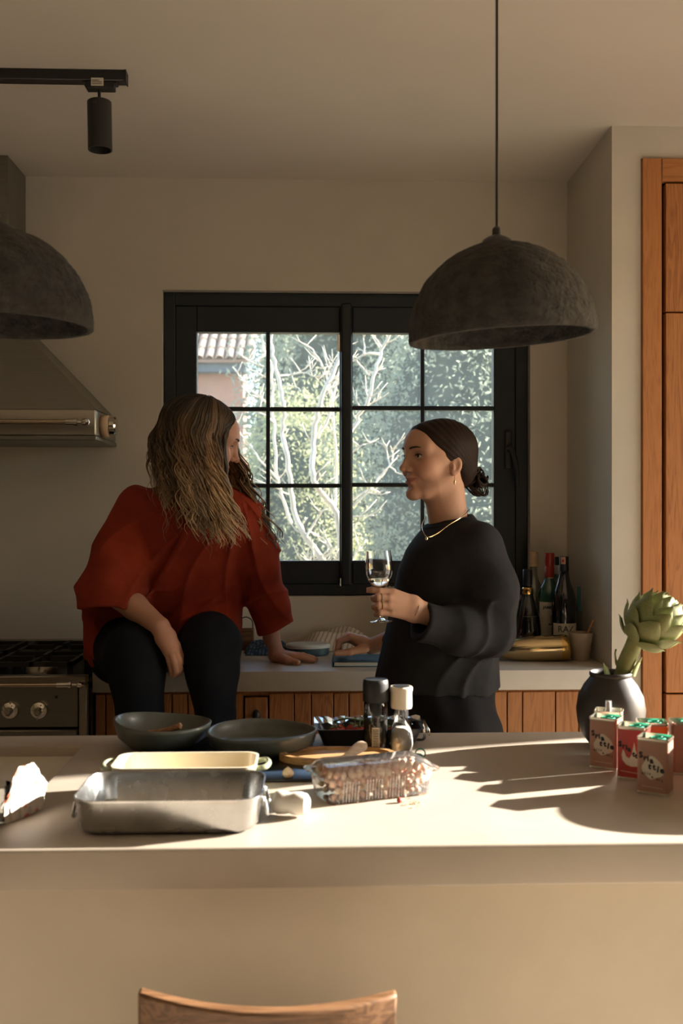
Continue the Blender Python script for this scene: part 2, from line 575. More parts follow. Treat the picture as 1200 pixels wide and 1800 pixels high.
YF = YC + 0.022     # faces of the cupboard boards
def base_cabinet(px0, px1, joints, label, drawer=None):
    x0, x1 = X(px0, YF), X(px1, YF)
    t = empty('base_cabinet', ((x0 + x1) / 2, YF + 0.28, 0), label, 'cabinet', 'plank-fronted base cabinets under the worktop')
    box('carcass', x0, x1, YF + 0.02, YB - 0.01, 0.08, ctop - c_th - 0.001, M_['reveal'], t, world=True)
    box('plinth', x0, x1, YF + 0.06, YF + 0.075, 0.0, 0.08, M_['oak_plank'], t, world=True)
    box('top_rail', x0, x1, YF + 0.010, YF + 0.0195, ctop - c_th - 0.018, ctop - c_th - 0.002, M_['oak_plank'], t, world=True)
    xs = [px0] + joints + [px1]
    for a, b in zip(xs[:-1], xs[1:]):
        xa, xb = X(a, YF) + 0.0016, X(b, YF) - 0.0016
        zt = ctop - c_th - 0.010
        if drawer and abs(a - drawer[0]) < 0.5:
            zb = zt - 0.012
            for hgt in (0.18, 0.26, 0.30):
                d = box('drawer', xa + 0.002, xb - 0.002, YF - 0.002, YF + 0.019, zb - hgt, zb, M_['oak_plank'], t, bevel=0.0015, world=True)
                kx, kz = (xa + xb) / 2, zb - 0.055 if hgt == 0.18 else zb - hgt / 2
                V, F = lathe_vf([(0.0001, 0.026), (0.009, 0.0255), (0.0155, 0.020), (0.0165, 0.014), (0.012, 0.010), (0.006, 0.007), (0.006, 0)], 18)
                Mx = Matrix.Translation((kx, YF - 0.002, kz)) @ Matrix.Rotation(PI / 2, 4, 'X') @ Matrix.Diagonal((0.8, 1.25, 1, 1))
                kn = mesh_obj('knob', [tuple(Mx @ Vector(v)) for v in V], F, M_['black_metal'], None, smooth=True)
                kn.parent = d; kn.matrix_parent_inverse = d.matrix_world.inverted() @ Matrix.Identity(4)
                kn.matrix_parent_inverse = (Matrix.Translation(t.location) @ d.matrix_parent_inverse).inverted()
                zb -= hgt + 0.004
        else:
            box('plank', xa, xb, YF, YF + 0.019, 0.085, zt, M_['oak_plank'], t, bevel=0.0015, world=True)
    return t
base_cabinet(167, 428, [186, 212, 246, 270, 302, 330, 366, 396], 'plank-fronted oak base cabinet behind the dangling legs, next to the cooker')
base_cabinet(428.5, 472, [], 'narrow oak drawer unit with a dark oval knob, right of the dangling legs', drawer=(428.5, 472))
base_cabinet(472.5, 700, [517, 547, 586, 613, 641, 670], 'plank-fronted oak base cabinet between the drawer unit and the standing person')
base_cabinet(700.5, 1064, [742, 776, 812, 850, 891, 918, 976, 1017], 'plank-fronted oak base cabinet at the right end, behind the black vase')

# ------------------------------------------------------------------ tall cabinet
YT = YP - 0.012
tc = empty('tall_cabinet', ((cx0 + cx1) / 2, YP + 0.25, 0), 'tall orange oak cupboard built into the wall at the right edge', 'cabinet')
xs0, xs1 = cx0 + 0.002, X(1163, YT)
box('carcass', cx0 + 0.004, cx1 - 0.004, YP + 0.02, YP + 0.49, 0.0, cz1 - 0.004, M_['reveal'], tc, world=True)
box('stile', xs0, xs1, YT, YP + 0.019, 0, cz1 - 0.002, M_['oak'], tc, bevel=0.002, world=True)
box('stile', cx1 - 0.07, cx1 - 0.002, YT, YP + 0.019, 0, cz1 - 0.002, M_['oak'], tc, bevel=0.002, world=True)
wood('oak_rail', (0.47, 0.19, 0.06), (0.42, 0.165, 0.05), 'x', dark=(0.30, 0.11, 0.033), bmp=0.06)
zr = Z(318, YT, 1180)
box('top_rail', xs1 + 0.001, cx1 - 0.071, YT, YP + 0.019, zr, cz1 - 0.002, M_['oak_rail'], tc, bevel=0.002, world=True)
zs = [zr - 0.004, Z(548.5, YT, 1185), Z(1219.5, YT, 1185), 0.03]
xd = X(1170.5, YT)
xm = (xd + cx1 - 0.078) / 2
for i in range(3):
    for a, b in ((xd, xm - 0.0015), (xm + 0.0015, cx1 - 0.078)):
        box('cupboard_door', a, b, YT + 0.003, YP + 0.0185, zs[i + 1] + 0.0022, zs[i] - 0.0022, M_['oak'], tc, bevel=0.002, world=True)

# ------------------------------------------------------------------ extractor hood
st = M_['steel']
YH = 3.35
hxr = at(168, 740, YH).x; hxc = at(14, 500, 3.48).x
ccx = hxc - 0.15; hxl = 2 * ccx - hxr
hzb = at(168, 768, YH).z; hzt = at(168, 719, YH).z; hzc = at(14, 551, 3.48).z
hood = empty('range_hood', (ccx, YB - 0.18, hzb), 'brushed steel cooker hood with a rail on the wall at the left', 'range hood')
V = [(hxl, YH + 0.005, hzt), (hxr, YH + 0.005, hzt), (hxr, YB - 0.002, hzt), (hxl, YB - 0.002, hzt),
     (2 * ccx - hxc, 3.48, hzc), (hxc, 3.48, hzc), (hxc, YB - 0.002, hzc), (2 * ccx - hxc, YB - 0.002, hzc)]
mesh_obj('canopy', V, [(0, 3, 2, 1), (4, 5, 6, 7), (0, 1, 5, 4), (1, 2, 6, 5), (2, 3, 7, 6), (3, 0, 4, 7)], M_['steel_panel'], hood, world=True)
box('chimney', 2 * ccx - hxc, hxc, 3.48, YB - 0.002, hzc, CEIL - 0.001, M_['steel_panel'], hood, bevel=0.002, world=True)
box('front_box', hxl, hxr, YH, YB - 0.002, hzb + 0.004, hzt, st, hood, bevel=0.006, seg=3, world=True)
box('bottom_lip', hxl - 0.004, hxr + 0.004, YH - 0.004, YB - 0.002, hzb - 0.012, hzb + 0.004, M_['steel_panel'], hood, bevel=0.003, world=True)
zrail = at(100, 741.5, YH - 0.05).z
yr = YH - 0.045
rxe = at(116, 741, yr).x
tube('rail', [(hxl + 0.12, yr, zrail), (rxe, yr, zrail)], 0.0085, M_['brass_rail'], hood, n=14, world=True)
for sgn, xe in ((1, rxe), (-1, hxl + 0.12)):
    fit = tube('rail_end', [(xe, yr, zrail), (xe + sgn * 0.026, yr, zrail), (xe + sgn * 0.027, yr, zrail), (xe + sgn * 0.037, yr, zrail),
                      (xe + sgn * 0.038, yr, zrail), (xe + sgn * 0.05, yr, zrail), (xe + sgn * 0.052, yr, zrail), (xe + sgn * 0.058, yr, zrail), (xe + sgn * 0.066, yr, zrail),
                      (xe + sgn * 0.074, yr, zrail), (xe + sgn * 0.0775, yr, zrail)],
         [0.0105, 0.0105, 0.0135, 0.0135, 0.006, 0.005, 0.009, 0.0125, 0.0135, 0.010, 0.003], M_['chrome'], hood, n=16, world=True, sharp=30)
    tube('rail_post', [(xe + sgn * 0.064, yr, zrail), (xe + sgn * 0.064, YH + 0.001, zrail)], [0.008, 0.010], M_['chrome'], hood, n=12, world=True)
kc = Vector((hxr, YH + 0.10, (hzb + hzt) / 2 - 0.002))
Mk = Matrix.Translation(kc) @ Matrix.Rotation(PI / 2, 4, 'Y')
for nm, prof, mt in (('knob_ring', [(0.0, 0.0), (0.036, 0.0), (0.038, 0.004), (0.038, 0.022), (0.035, 0.027), (0.0, 0.027)], 'cream_plastic'),
                     ('knob_face', [(0.0, 0.026), (0.030, 0.026), (0.034, 0.030), (0.034, 0.046), (0.029, 0.051), (0.012, 0.052), (0.0, 0.052)], 'chrome')):
    V, F = lathe_vf([(max(r, 1e-4), z) for r, z in prof], 28)
    o = mesh_obj(nm, [tuple(Mk @ Vector(v)) for v in V], F, M_[mt], hood, smooth=True, world=True)
    o.data.set_sharp_from_angle(angle=math.radians(35))

# ------------------------------------------------------------------ range cooker
rx1 = X(158, 3.09); rx0 = rx1 - 0.90
YR = 3.075
rng_top = 0.905
cook = empty('range_cooker', ((rx0 + rx1) / 2, 3.38, 0), 'steel range cooker with gas hob and chrome knobs at the left edge', 'cooker')
box('body', rx0, rx1, YR + 0.03, YB - 0.03, 0.10, rng_top - 0.03, M_['black_enamel'], cook, world=True)
box('hob_top', rx0 + 0.012, rx1 - 0.012, YR + 0.005, YB - 0.05, rng_top - 0.03, rng_top, M_['black_enamel'], cook, bevel=0.004, world=True)
zb_g = at(80, 1124, YB - 0.05).z
box('backguard', rx0 + 0.012, rx1 - 0.004, YB - 0.05, YB - 0.03, rng_top - 0.03, zb_g, M_['steel'], cook, bevel=0.003, world=True)
pz1 = at(80, 1188, YR).z; pz0 = at(80, 1279, YR).z
px1 = at(152.5, 1200, YR).x
pxs = at(138, 1230, YR).x
box('control_panel', rx0 + 0.012, pxs - 0.001, YR, YR + 0.03, pz0, pz1 - 0.026, M_['steel_panel'], cook, bevel=0.003, world=True)
box('top_strip', rx0 + 0.012, px1, YR - 0.006, YR + 0.03, pz1 - 0.024, pz1, M_['steel'], cook, bevel=0.003, world=True)
box('side_column', pxs + 0.001, px1, YR - 0.004, YR + 0.03, 0.12, pz1 - 0.026, M_['steel'], cook, bevel=0.006, seg=3, world=True)
box('side_column', rx0, rx0 + 0.011, YR - 0.004, YR + 0.03, 0.12, pz1, M_['steel'], cook, bevel=0.003, world=True)
od = box('oven_door', rx0 + 0.014, pxs - 0.003, YR - 0.004, YR + 0.03, 0.13, pz0 - 0.006, M_['steel_panel'], cook, bevel=0.004, world=True)
box('oven_glass', rx0 + 0.16, pxs - 0.15, YR - 0.006, YR, 0.30, 0.60, M_['black_enamel'], cook, bevel=0.002, world=True)
tube('oven_handle', [(rx0 + 0.08, YR - 0.045, 0.71), (pxs - 0.06, YR - 0.045, 0.71)], 0.009, M_['brass_rail'], cook, world=True)
zrl = at(60, 1204.5, YR - 0.045).z; yrl = YR - 0.045
re = at(100, 1204, yrl).x
tube('rail', [(rx0 + 0.06, yrl, zrl), (re, yrl, zrl)], 0.0065, M_['brass_rail'], cook, n=14, world=True)
for sgn, xe in ((1, re), (-1, rx0 + 0.06)):
    tube('rail_end', [(xe, yrl, zrl), (xe + sgn * 0.034, yrl, zrl), (xe + sgn * 0.035, yrl, zrl), (xe + sgn * 0.043, yrl, zrl), (xe + sgn * 0.045, yrl, zrl),
                      (xe + sgn * 0.058, yrl, zrl), (xe + sgn * 0.061, yrl, zrl), (xe + sgn * 0.068, yrl, zrl), (xe + sgn * 0.075, yrl, zrl), (xe + sgn * 0.079, yrl, zrl)],
         [0.0095, 0.0095, 0.012, 0.012, 0.005, 0.004, 0.008, 0.0105, 0.008, 0.002], M_['chrome'], cook, n=16, world=True, sharp=30)
    tube('rail_post', [(xe + sgn * 0.067, yrl, zrl), (xe + sgn * 0.067, YR, zrl)], [0.007, 0.009], M_['chrome'], cook, n=12, world=True)
for i, px in enumerate((20, 71, -31, -82, -133, -184)):
    kp = at(px, 1247, YR)
    Mk = Matrix.Translation(kp) @ Matrix.Rotation(PI / 2, 4, 'X')
    V, F = lathe_vf([(0.0001, 0.045), (0.008, 0.044), (0.011, 0.038), (0.013, 0.026), (0.019, 0.022), (0.0245, 0.020), (0.027, 0.014), (0.0275, 0.004), (0.027, 0.0)], 28)
    k = mesh_obj('control_knob', [tuple(Mk @ Vector(v)) for v in V], F, M_['chrome'], cook, smooth=True, world=True)
    k.data.set_sharp_from_angle(angle=math.radians(40))
    ang = (0.1, PI + 0.15)[i % 2]
    p = Vector((math.sin(ang), 0, math.cos(ang)))
    tube('knob_pointer', [kp + p * 0.020 + Vector((0, -0.021, 0)), kp + p * 0.029 + Vector((0, -0.018, 0))], [0.002, 0.003], M_['steel'], cook, n=8, world=True)
box('indicator', at(99, 1225, YR).x - 0.003, at(99, 1225, YR).x + 0.003, YR - 0.003, YR + 0.002, at(99, 1225, YR).z - 0.003, at(99, 1225, YR).z + 0.003, M_['ink'], cook, world=True)
# burners and pan supports
for i in range(3):
    for j in range(2):
        bx = rx1 - 0.185 - i * 0.28; by = YR + 0.16 + j * 0.27
        V, F = lathe_vf([(0.0001, 0.03), (0.034, 0.03), (0.038, 0.026), (0.038, 0.02), (0.048, 0.018), (0.05, 0.0)], 24)
        mesh_obj('burner', [(x + bx, y + by, z + rng_top) for x, y, z in V], F, M_['steel' if j == 0 else 'cast_iron'], cook, smooth=True, world=True)
        bm = bmesh.new()
        g = 0.125; zt = rng_top + 0.052
        for a in range(4):
            Mr = Matrix.Translation((bx, by, 0)) @ Matrix.Rotation(a * PI / 2, 4, 'Z')
            add_box(bm, 0.028, g, -0.006, 0.006, zt - 0.016, zt, M=Mr)
            add_box(bm, g - 0.012, g, -g, g, zt - 0.016, zt - 0.002, M=Mr)
            add_box(bm, g - 0.014, g, g - 0.014, g, rng_top, zt - 0.01, M=Mr)
        bm_obj('pan_support', bm, M_['cast_iron'], cook, world=True)
for i, px in enumerate((80,)):
    c_ = at(px, 1171, YR + 0.08)
    lathe('spark_plug', [(0.006, 0), (0.006, 0.016), (0.003, 0.020), (0.0002, 0.021)], M_['sticker'], cook, n=10, loc=(c_.x - cook.location.x, c_.y - cook.location.y, rng_top))
for sx in (0.05, 0.85):
    for yy in (YR + 0.08, YB - 0.1):
        box('foot', rx0 + sx - 0.02, rx0 + sx + 0.02, yy - 0.02, yy + 0.02, 0, 0.10, M_['black_metal'], cook, world=True)

# ------------------------------------------------------------------ island
IY0, IY1, IX0, IX1 = 1.487, 2.25, -1.75, 1.02
ith = 0.0625
isl = empty('kitchen_island', ((IX0 + IX1) / 2, (IY0 + IY1) / 2, 0), 'broad beige microcement kitchen island across the foreground', 'kitchen island')
sx1 = -0.482; sx0 = -1.12; sy0 = 1.823; sy1 = 2.147
bm = bmesh.new()
xs = [IX0, sx0, sx1, IX1]; ys = [IY0, sy0, sy1, IY1]
vt = [[bm.verts.new((x, y, 0.92)) for y in ys] for x in xs]
vb = [[bm.verts.new((x, y, 0.92 - ith)) for y in ys] for x in xs]
for i in range(3):
    for j in range(3):
        if (i, j) == (1, 1): continue
        bm.faces.new((vt[i][j], vt[i + 1][j], vt[i + 1][j + 1], vt[i][j + 1]))
        bm.faces.new((vb[i][j], vb[i][j + 1], vb[i + 1][j + 1], vb[i + 1][j]))
def rim(loop_t, loop_b):
    n = len(loop_t)
    for i in range(n):
        bm.faces.new((loop_t[i], loop_b[i], loop_b[(i + 1) % n], loop_t[(i + 1) % n]))
ring = [(0, 0), (1, 0), (2, 0), (3, 0), (3, 1), (3, 2), (3, 3), (2, 3), (1, 3), (0, 3), (0, 2), (0, 1)]
rim([vt[i][j] for i, j in ring], [vb[i][j] for i, j in ring])
hole = [(1, 1), (1, 2), (2, 2), (2, 1)]
rim([vt[i][j] for i, j in hole], [vb[i][j] for i, j in hole])
bmesh.ops.recalc_face_normals(bm, faces=bm.faces)
es = [e for e in bm.edges if len(e.link_faces) == 2 and e.calc_face_angle(0) > 1.0]
bmesh.ops.bevel(bm, geom=es, offset=0.005, segments=3, affect='EDGES', profile=0.5)
bm_obj('island_top', bm, M_['microcement'], isl, world=True, auto=30)
mat('basin_cream', (0.66, 0.60, 0.50), 0.4, var=0.03)
box('inset_tray', sx0 + 0.0005, sx1 - 0.0005, sy0 + 0.0005, sy1 - 0.0005, 0.92 - ith + 0.002, 0.92 - 0.022, M_['basin_cream'], isl, world=True)
box('island_base', IX0 + 0.06, IX1 - 0.06, 1.62, IY1 - 0.05, 0.0, 0.92 - ith - 0.0005, M_['microcement_base'], isl, bevel=0.004, world=True)

# ------------------------------------------------------------------ pendant lamps
def pendant(px, py_rim, Yl, tilt_x, tilt_y, label, R=0.1765):
    c = at(px, py_rim, Yl)
    top = c + Vector((0, 0, 0.18))
    t = empty('pendant_lamp', (c.x, c.y, c.z), label, 'pendant lamp', 'rough dark dome pendants above the island')
    n, m = 96, 40
    prof = []
    for k in range(m + 1):
        a = (PI / 2) * k / m
        prof.append((max(R * math.sin(a), 0.002), 0.18 * math.cos(a) ** 0.96))
    inn = [(max((R - 0.012) * math.sin((PI / 2) * k / m), 0.002), 0.168 * math.cos((PI / 2) * k / m)) for k in range(m, -1, -1)]
    V, F = lathe_vf(prof + inn, n)
    V = np.array(V)
    s1 = np.sin(V[:, 0] * 61 + 3 * np.sin(V[:, 1] * 53 + px)) * np.sin(V[:, 1] * 67 + 2 * np.sin(V[:, 2] * 71)) * np.sin(V[:, 2] * 59 + 1.3)
    s2 = np.sin(V[:, 0] * 190 + 5 * np.sin(V[:, 2] * 140)) * np.sin(V[:, 1] * 210 + 2) * np.sin(V[:, 2] * 180)
    rough_side = np.clip((V[:, 0] / R) * 0.5 + 0.65, 0.15, 1.0)
    V = V * (1 + (0.010 * s1 + 0.012 * s2 * rough_side)[:, None])
    R3 = Matrix.Rotation(tilt_y, 3, 'Y') @ Matrix.Rotation(tilt_x, 3, 'X')
    V = (np.array(R3) @ (V - np.array([0, 0, 0.18])).T).T + np.array([0, 0, 0.18])
    mesh_obj('lamp_shade', V, F, M_['pendant_pulp'], t, smooth=True)
    cap = lathe('cap', [(0.0305, 0.176), (0.027, 0.184), (0.018, 0.190), (0.009, 0.194), (0.0085, 0.206), (0.005, 0.210), (0.0001, 0.2105)], M_['black_metal'], t, n=28)
    tube('cord', [(0, 0, 0.205), (0, 0, CEIL - 0.03 - c.z)], 0.0027, M_['cord'], t, n=10)
    lathe('ceiling_rose', [(0.0001, CEIL - 0.035 - c.z), (0.02, CEIL - 0.034 - c.z), (0.05, CEIL - 0.012 - c.z), (0.05, CEIL - 0.001 - c.z)], M_['black_metal'], t, n=28)
    tube('lamp_socket', [(0, 0, 0.165), (0, 0, 0.11)], [0.02, 0.02], M_['black_metal'], t, n=16)
    return t
pendant(873, 594, 1.87, math.radians(2.6), math.radians(-3.6), 'rough dark dome pendant lamp hanging above the standing person')
pendant(-5, 572, 1.87, math.radians(1.6), math.radians(1.0), 'rough dark dome pendant lamp cut off by the left edge')

# ------------------------------------------------------------------ track light
yt = 2.815
te = at(222, 140, yt).x
tl = empty('track_light', (te - 0.1, yt, CEIL), 'black ceiling track with a cylindrical spotlight at the top left', 'track light')
box('rail', te - 1.6, te, yt - 0.018, yt + 0.018, CEIL - 0.031, CEIL - 0.0005, M_['black_metal'], tl, bevel=0.002, world=True)
box('end_cap', te - 0.001, te + 0.002, yt - 0.019, yt + 0.019, CEIL - 0.033, CEIL - 0.0005, M_['black_metal'], tl, world=True)
ax0, ax1 = at(147, 150, yt).x, at(207, 150, yt).x
boxes('adapter', [(ax0 + 0.008, ax1 - 0.008, yt - 0.016, yt + 0.016, CEIL - 0.052, CEIL - 0.031), (ax0, ax1, yt - 0.014, yt + 0.014, CEIL - 0.038, CEIL - 0.031)], M_['black_metal'], tl, bevel=0.002, world=True)
s0, s1 = at(162.5, 150, yt).x, at(184, 150, yt).x
stk = box('sticker', s0, s1, yt - 0.0195, yt - 0.0165, CEIL - 0.046, CEIL - 0.025, M_['sticker'], tl, world=True)
for k in range(3):
    box('print_line', s0 + 0.003, s1 - (0.012 if k == 0 else 0.004), yt - 0.0200, yt - 0.0196, CEIL - 0.0325 - k * 0.005, CEIL - 0.031 - k * 0.005, M_['ink'], tl, world=True)
spx = at(174.5, 170, yt).x
tube('stem', [(spx, yt, CEIL - 0.05), (spx, yt, CEIL - 0.095)], 0.0045, M_['black_metal'], tl, world=True)
zt_, zb_ = at(174, 178.5, yt).z, at(174, 264, yt).z
Ms = Matrix.Translation((spx, yt, zt_)) @ Matrix.Rotation(math.radians(-1.0), 4, 'Y')
V, F = lathe_vf([(0.0001, -0.006), (0.028, -0.006), (0.031, 0.0), (0.0335, -0.002), (0.0335, zb_ - zt_), (0.030, zb_ - zt_), (0.029, zb_ - zt_ + 0.02), (0.0001, zb_ - zt_ + 0.02)], 36)
o = mesh_obj('spotlight', [tuple(Ms @ Vector(v)) for v in V], F, M_['black_metal'], tl, smooth=True, world=True)
o.data.set_sharp_from_angle(angle=math.radians(35))
tube('pivot', [(spx - 0.006, yt - 0.036, zt_ - 0.014), (spx - 0.006, yt - 0.030, zt_ - 0.014)], 0.005, M_['ink'], tl, world=True)

# ------------------------------------------------------------------ chair at the island
ch = empty('bar_chair', (at(470, 1700, 1.3).x, 1.42, 0), 'low wooden chair back peeking in at the bottom edge before the island', 'chair')
cw = M_['chair_wood']
xl, xr = at(243, 1780, 1.36).x, at(697, 1780, 1.36).x
xm_, hw = (xl + xr) / 2, (xr - xl) / 2
ztop = at(470, 1768, 1.33).z
N = 24
V, F = [], []
for i in range(N + 1):
    u = -1 + 2 * i / N
    x = xm_ + hw * u
    yc = 1.325 + 0.045 * u * u
    zt2 = ztop + 0.004 * u * u - 0.004 * u
    lean = -0.012 if True else 0
    for (dy, z) in ((-0.010, zt2 - 0.13), (0.012, zt2 - 0.13), (0.006, zt2), (-0.016, zt2)):
        V.append((x, yc + dy, z))
    if i:
        b = 4 * i; a = b - 4
        for k in range(4):
            F.append((a + k, a + (k + 1) % 4, b + (k + 1) % 4, b + k))
F += [(3, 2, 1, 0), tuple(range(4 * N, 4 * N + 4))]
o = mesh_obj('backrest', V, F, cw, ch, smooth=True, world=True)
o.data.set_sharp_from_angle(angle=math.radians(40))
bv = o.modifiers.new('bevel', 'BEVEL'); bv.width = 0.004; bv.segments = 2; bv.limit_method = 'ANGLE'
box('seat', xm_ - 0.2, xm_ + 0.2, 1.20, 1.58, 0.44, 0.465, cw, ch, bevel=0.008, seg=2, world=True)
for sx in (-1, 1):
    tube('back_leg', [(xm_ + sx * 0.165, 1.20, 0.0), (xm_ + sx * 0.160, 1.235, 0.45), (xm_ + sx * 0.150, 1.355, ztop - 0.05)], [0.015, 0.018, 0.014], cw, ch, n=10, world=True)
    tube('leg', [(xm_ + sx * 0.175, 1.57, 0.0), (xm_ + sx * 0.165, 1.555, 0.44)], [0.013, 0.018], cw, ch, n=10, world=True)
    tube('stretcher', [(xm_ + sx * 0.165, 1.225, 0.18), (xm_ + sx * 0.172, 1.56, 0.18)], 0.009, cw, ch, n=8, world=True)

# ================================================================== the garden beyond the window
structure(box('ground', -14, 14, 3.96, 30, -0.32, -0.2, mat('earth', (0.30, 0.24, 0.16), 0.95, var=0.3, vscale=2)))
structure(box('ground', 3.2, 14, -6, 3.96, -0.32, -0.12, mat('terrace', (0.45, 0.38, 0.30), 0.9, var=0.1, vscale=2)))
structure(box('wall_sun_block', 1.55, 1.75, 3.98, 5.1, -0.2, 3.2, M_['stucco']))  # unseen wall added to keep the sun off the kitchen window

def leaf_mat(name, c1, c2, trans=0.55):
    m = bpy.data.materials.new(name); m.use_nodes = True
    nt = m.node_tree; nt.nodes.clear()
    out = nt.nodes.new('ShaderNodeOutputMaterial')
    v = coords(nt)
    col = ramp(nt, [(0.3, c2), (0.7, c1)], noise(nt, v, 6.0, 4))
    df = nt.nodes.new('ShaderNodeBsdfPrincipled'); df.inputs['Roughness'].default_value = 0.45
    tl = nt.nodes.new('ShaderNodeBsdfTranslucent')
    nt.links.new(col, df.inputs['Base Color']); nt.links.new(col, tl.inputs[0])
    mx = nt.nodes.new('ShaderNodeMixShader'); mx.inputs[0].default_value = trans
    nt.links.new(df.outputs[0], mx.inputs[1]); nt.links.new(tl.outputs[0], mx.inputs[2])
    nt.links.new(mx.outputs[0], out.inputs[0])
    M_[name] = m
    return m
leaf_mat('leaf_blue', (0.50, 0.54, 0.42), (0.20, 0.25, 0.19))
leaf_mat('leaf_olive', (0.60, 0.60, 0.36), (0.30, 0.34, 0.18))
mat('leaf_shade', (0.035, 0.05, 0.04), 0.95, var=0.4, vscale=9)  # dark backing colour that stands for the shade inside the foliage
mat('bark_dark', (0.13, 0.10, 0.07), 0.9, bmp=0.4, bscale=30)
mat('bark_pale', (0.64, 0.58, 0.47), 0.75, var=0.18, vscale=18, bmp=0.3, bscale=60, bdist=0.004)

def leafy_tree(c, rad, n, size, m, label, lean=0.0):
    c = np.array(c); rad = np.array(rad)
    t = empty('evergreen_tree', (c[0], c[1], -0.2), label, 'tree', 'leafy evergreens beyond the window')
    d = rng.normal(size=(n, 3)); d /= np.linalg.norm(d, axis=1)[:, None]
    lump = 1 + 0.13 * np.sin(d[:, 0] * 7 + c[0]) * np.sin(d[:, 2] * 6 + 1) + 0.10 * np.sin(d[:, 1] * 11 + d[:, 2] * 9)
    r = rng.uniform(0.74, 1.04, n) * lump
    P = c + d * rad * r[:, None]
    keep = P[:, 2] > -0.1
    P = P[keep]; n = len(P)
    u = rng.normal(size=(n, 3)); u /= np.linalg.norm(u, axis=1)[:, None]
    w = np.cross(u, rng.normal(size=(n, 3))); w /= np.linalg.norm(w, axis=1)[:, None]
    nn = np.cross(u, w)
    L = (size * rng.uniform(0.6, 1.3, n))[:, None]
    V = np.empty((n, 4, 3))
    V[:, 0] = P - u * L
    V[:, 1] = P - w * L * 0.42 + nn * L * 0.12
    V[:, 2] = P + u * L
    V[:, 3] = P + w * L * 0.42 + nn * L * 0.12
    F = np.arange(n * 4).reshape(n, 4)
    fo = mesh_obj('foliage', V.reshape(-1, 3), F, M_[m], t, world=True)
    fo['kind'] = 'stuff'
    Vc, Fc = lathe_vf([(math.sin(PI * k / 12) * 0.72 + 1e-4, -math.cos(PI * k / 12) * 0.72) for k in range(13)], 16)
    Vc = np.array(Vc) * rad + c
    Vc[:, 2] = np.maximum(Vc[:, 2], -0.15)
    mesh_obj('shade_core', Vc, Fc, M_['leaf_shade'], t, smooth=True, world=True)
    tube('trunk', [(c[0], c[1], -0.22), (c[0] + 0.05, c[1], c[2])], [0.09, 0.06], M_['bark_dark'], t, world=True)
    return t
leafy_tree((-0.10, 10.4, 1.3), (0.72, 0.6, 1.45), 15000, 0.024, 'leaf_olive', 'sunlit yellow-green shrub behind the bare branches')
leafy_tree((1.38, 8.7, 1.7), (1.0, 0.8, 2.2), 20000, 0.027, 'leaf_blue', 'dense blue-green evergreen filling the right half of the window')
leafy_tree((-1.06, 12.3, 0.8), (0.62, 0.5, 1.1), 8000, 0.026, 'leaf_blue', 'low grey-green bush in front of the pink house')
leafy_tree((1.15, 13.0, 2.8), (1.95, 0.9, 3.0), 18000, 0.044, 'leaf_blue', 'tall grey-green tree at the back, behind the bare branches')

leafy_tree((-0.32, 15.0, 2.2), (0.66, 0.6, 3.0), 10000, 0.038, 'leaf_blue', 'narrow grey-green tree beside the gable of the pink house')

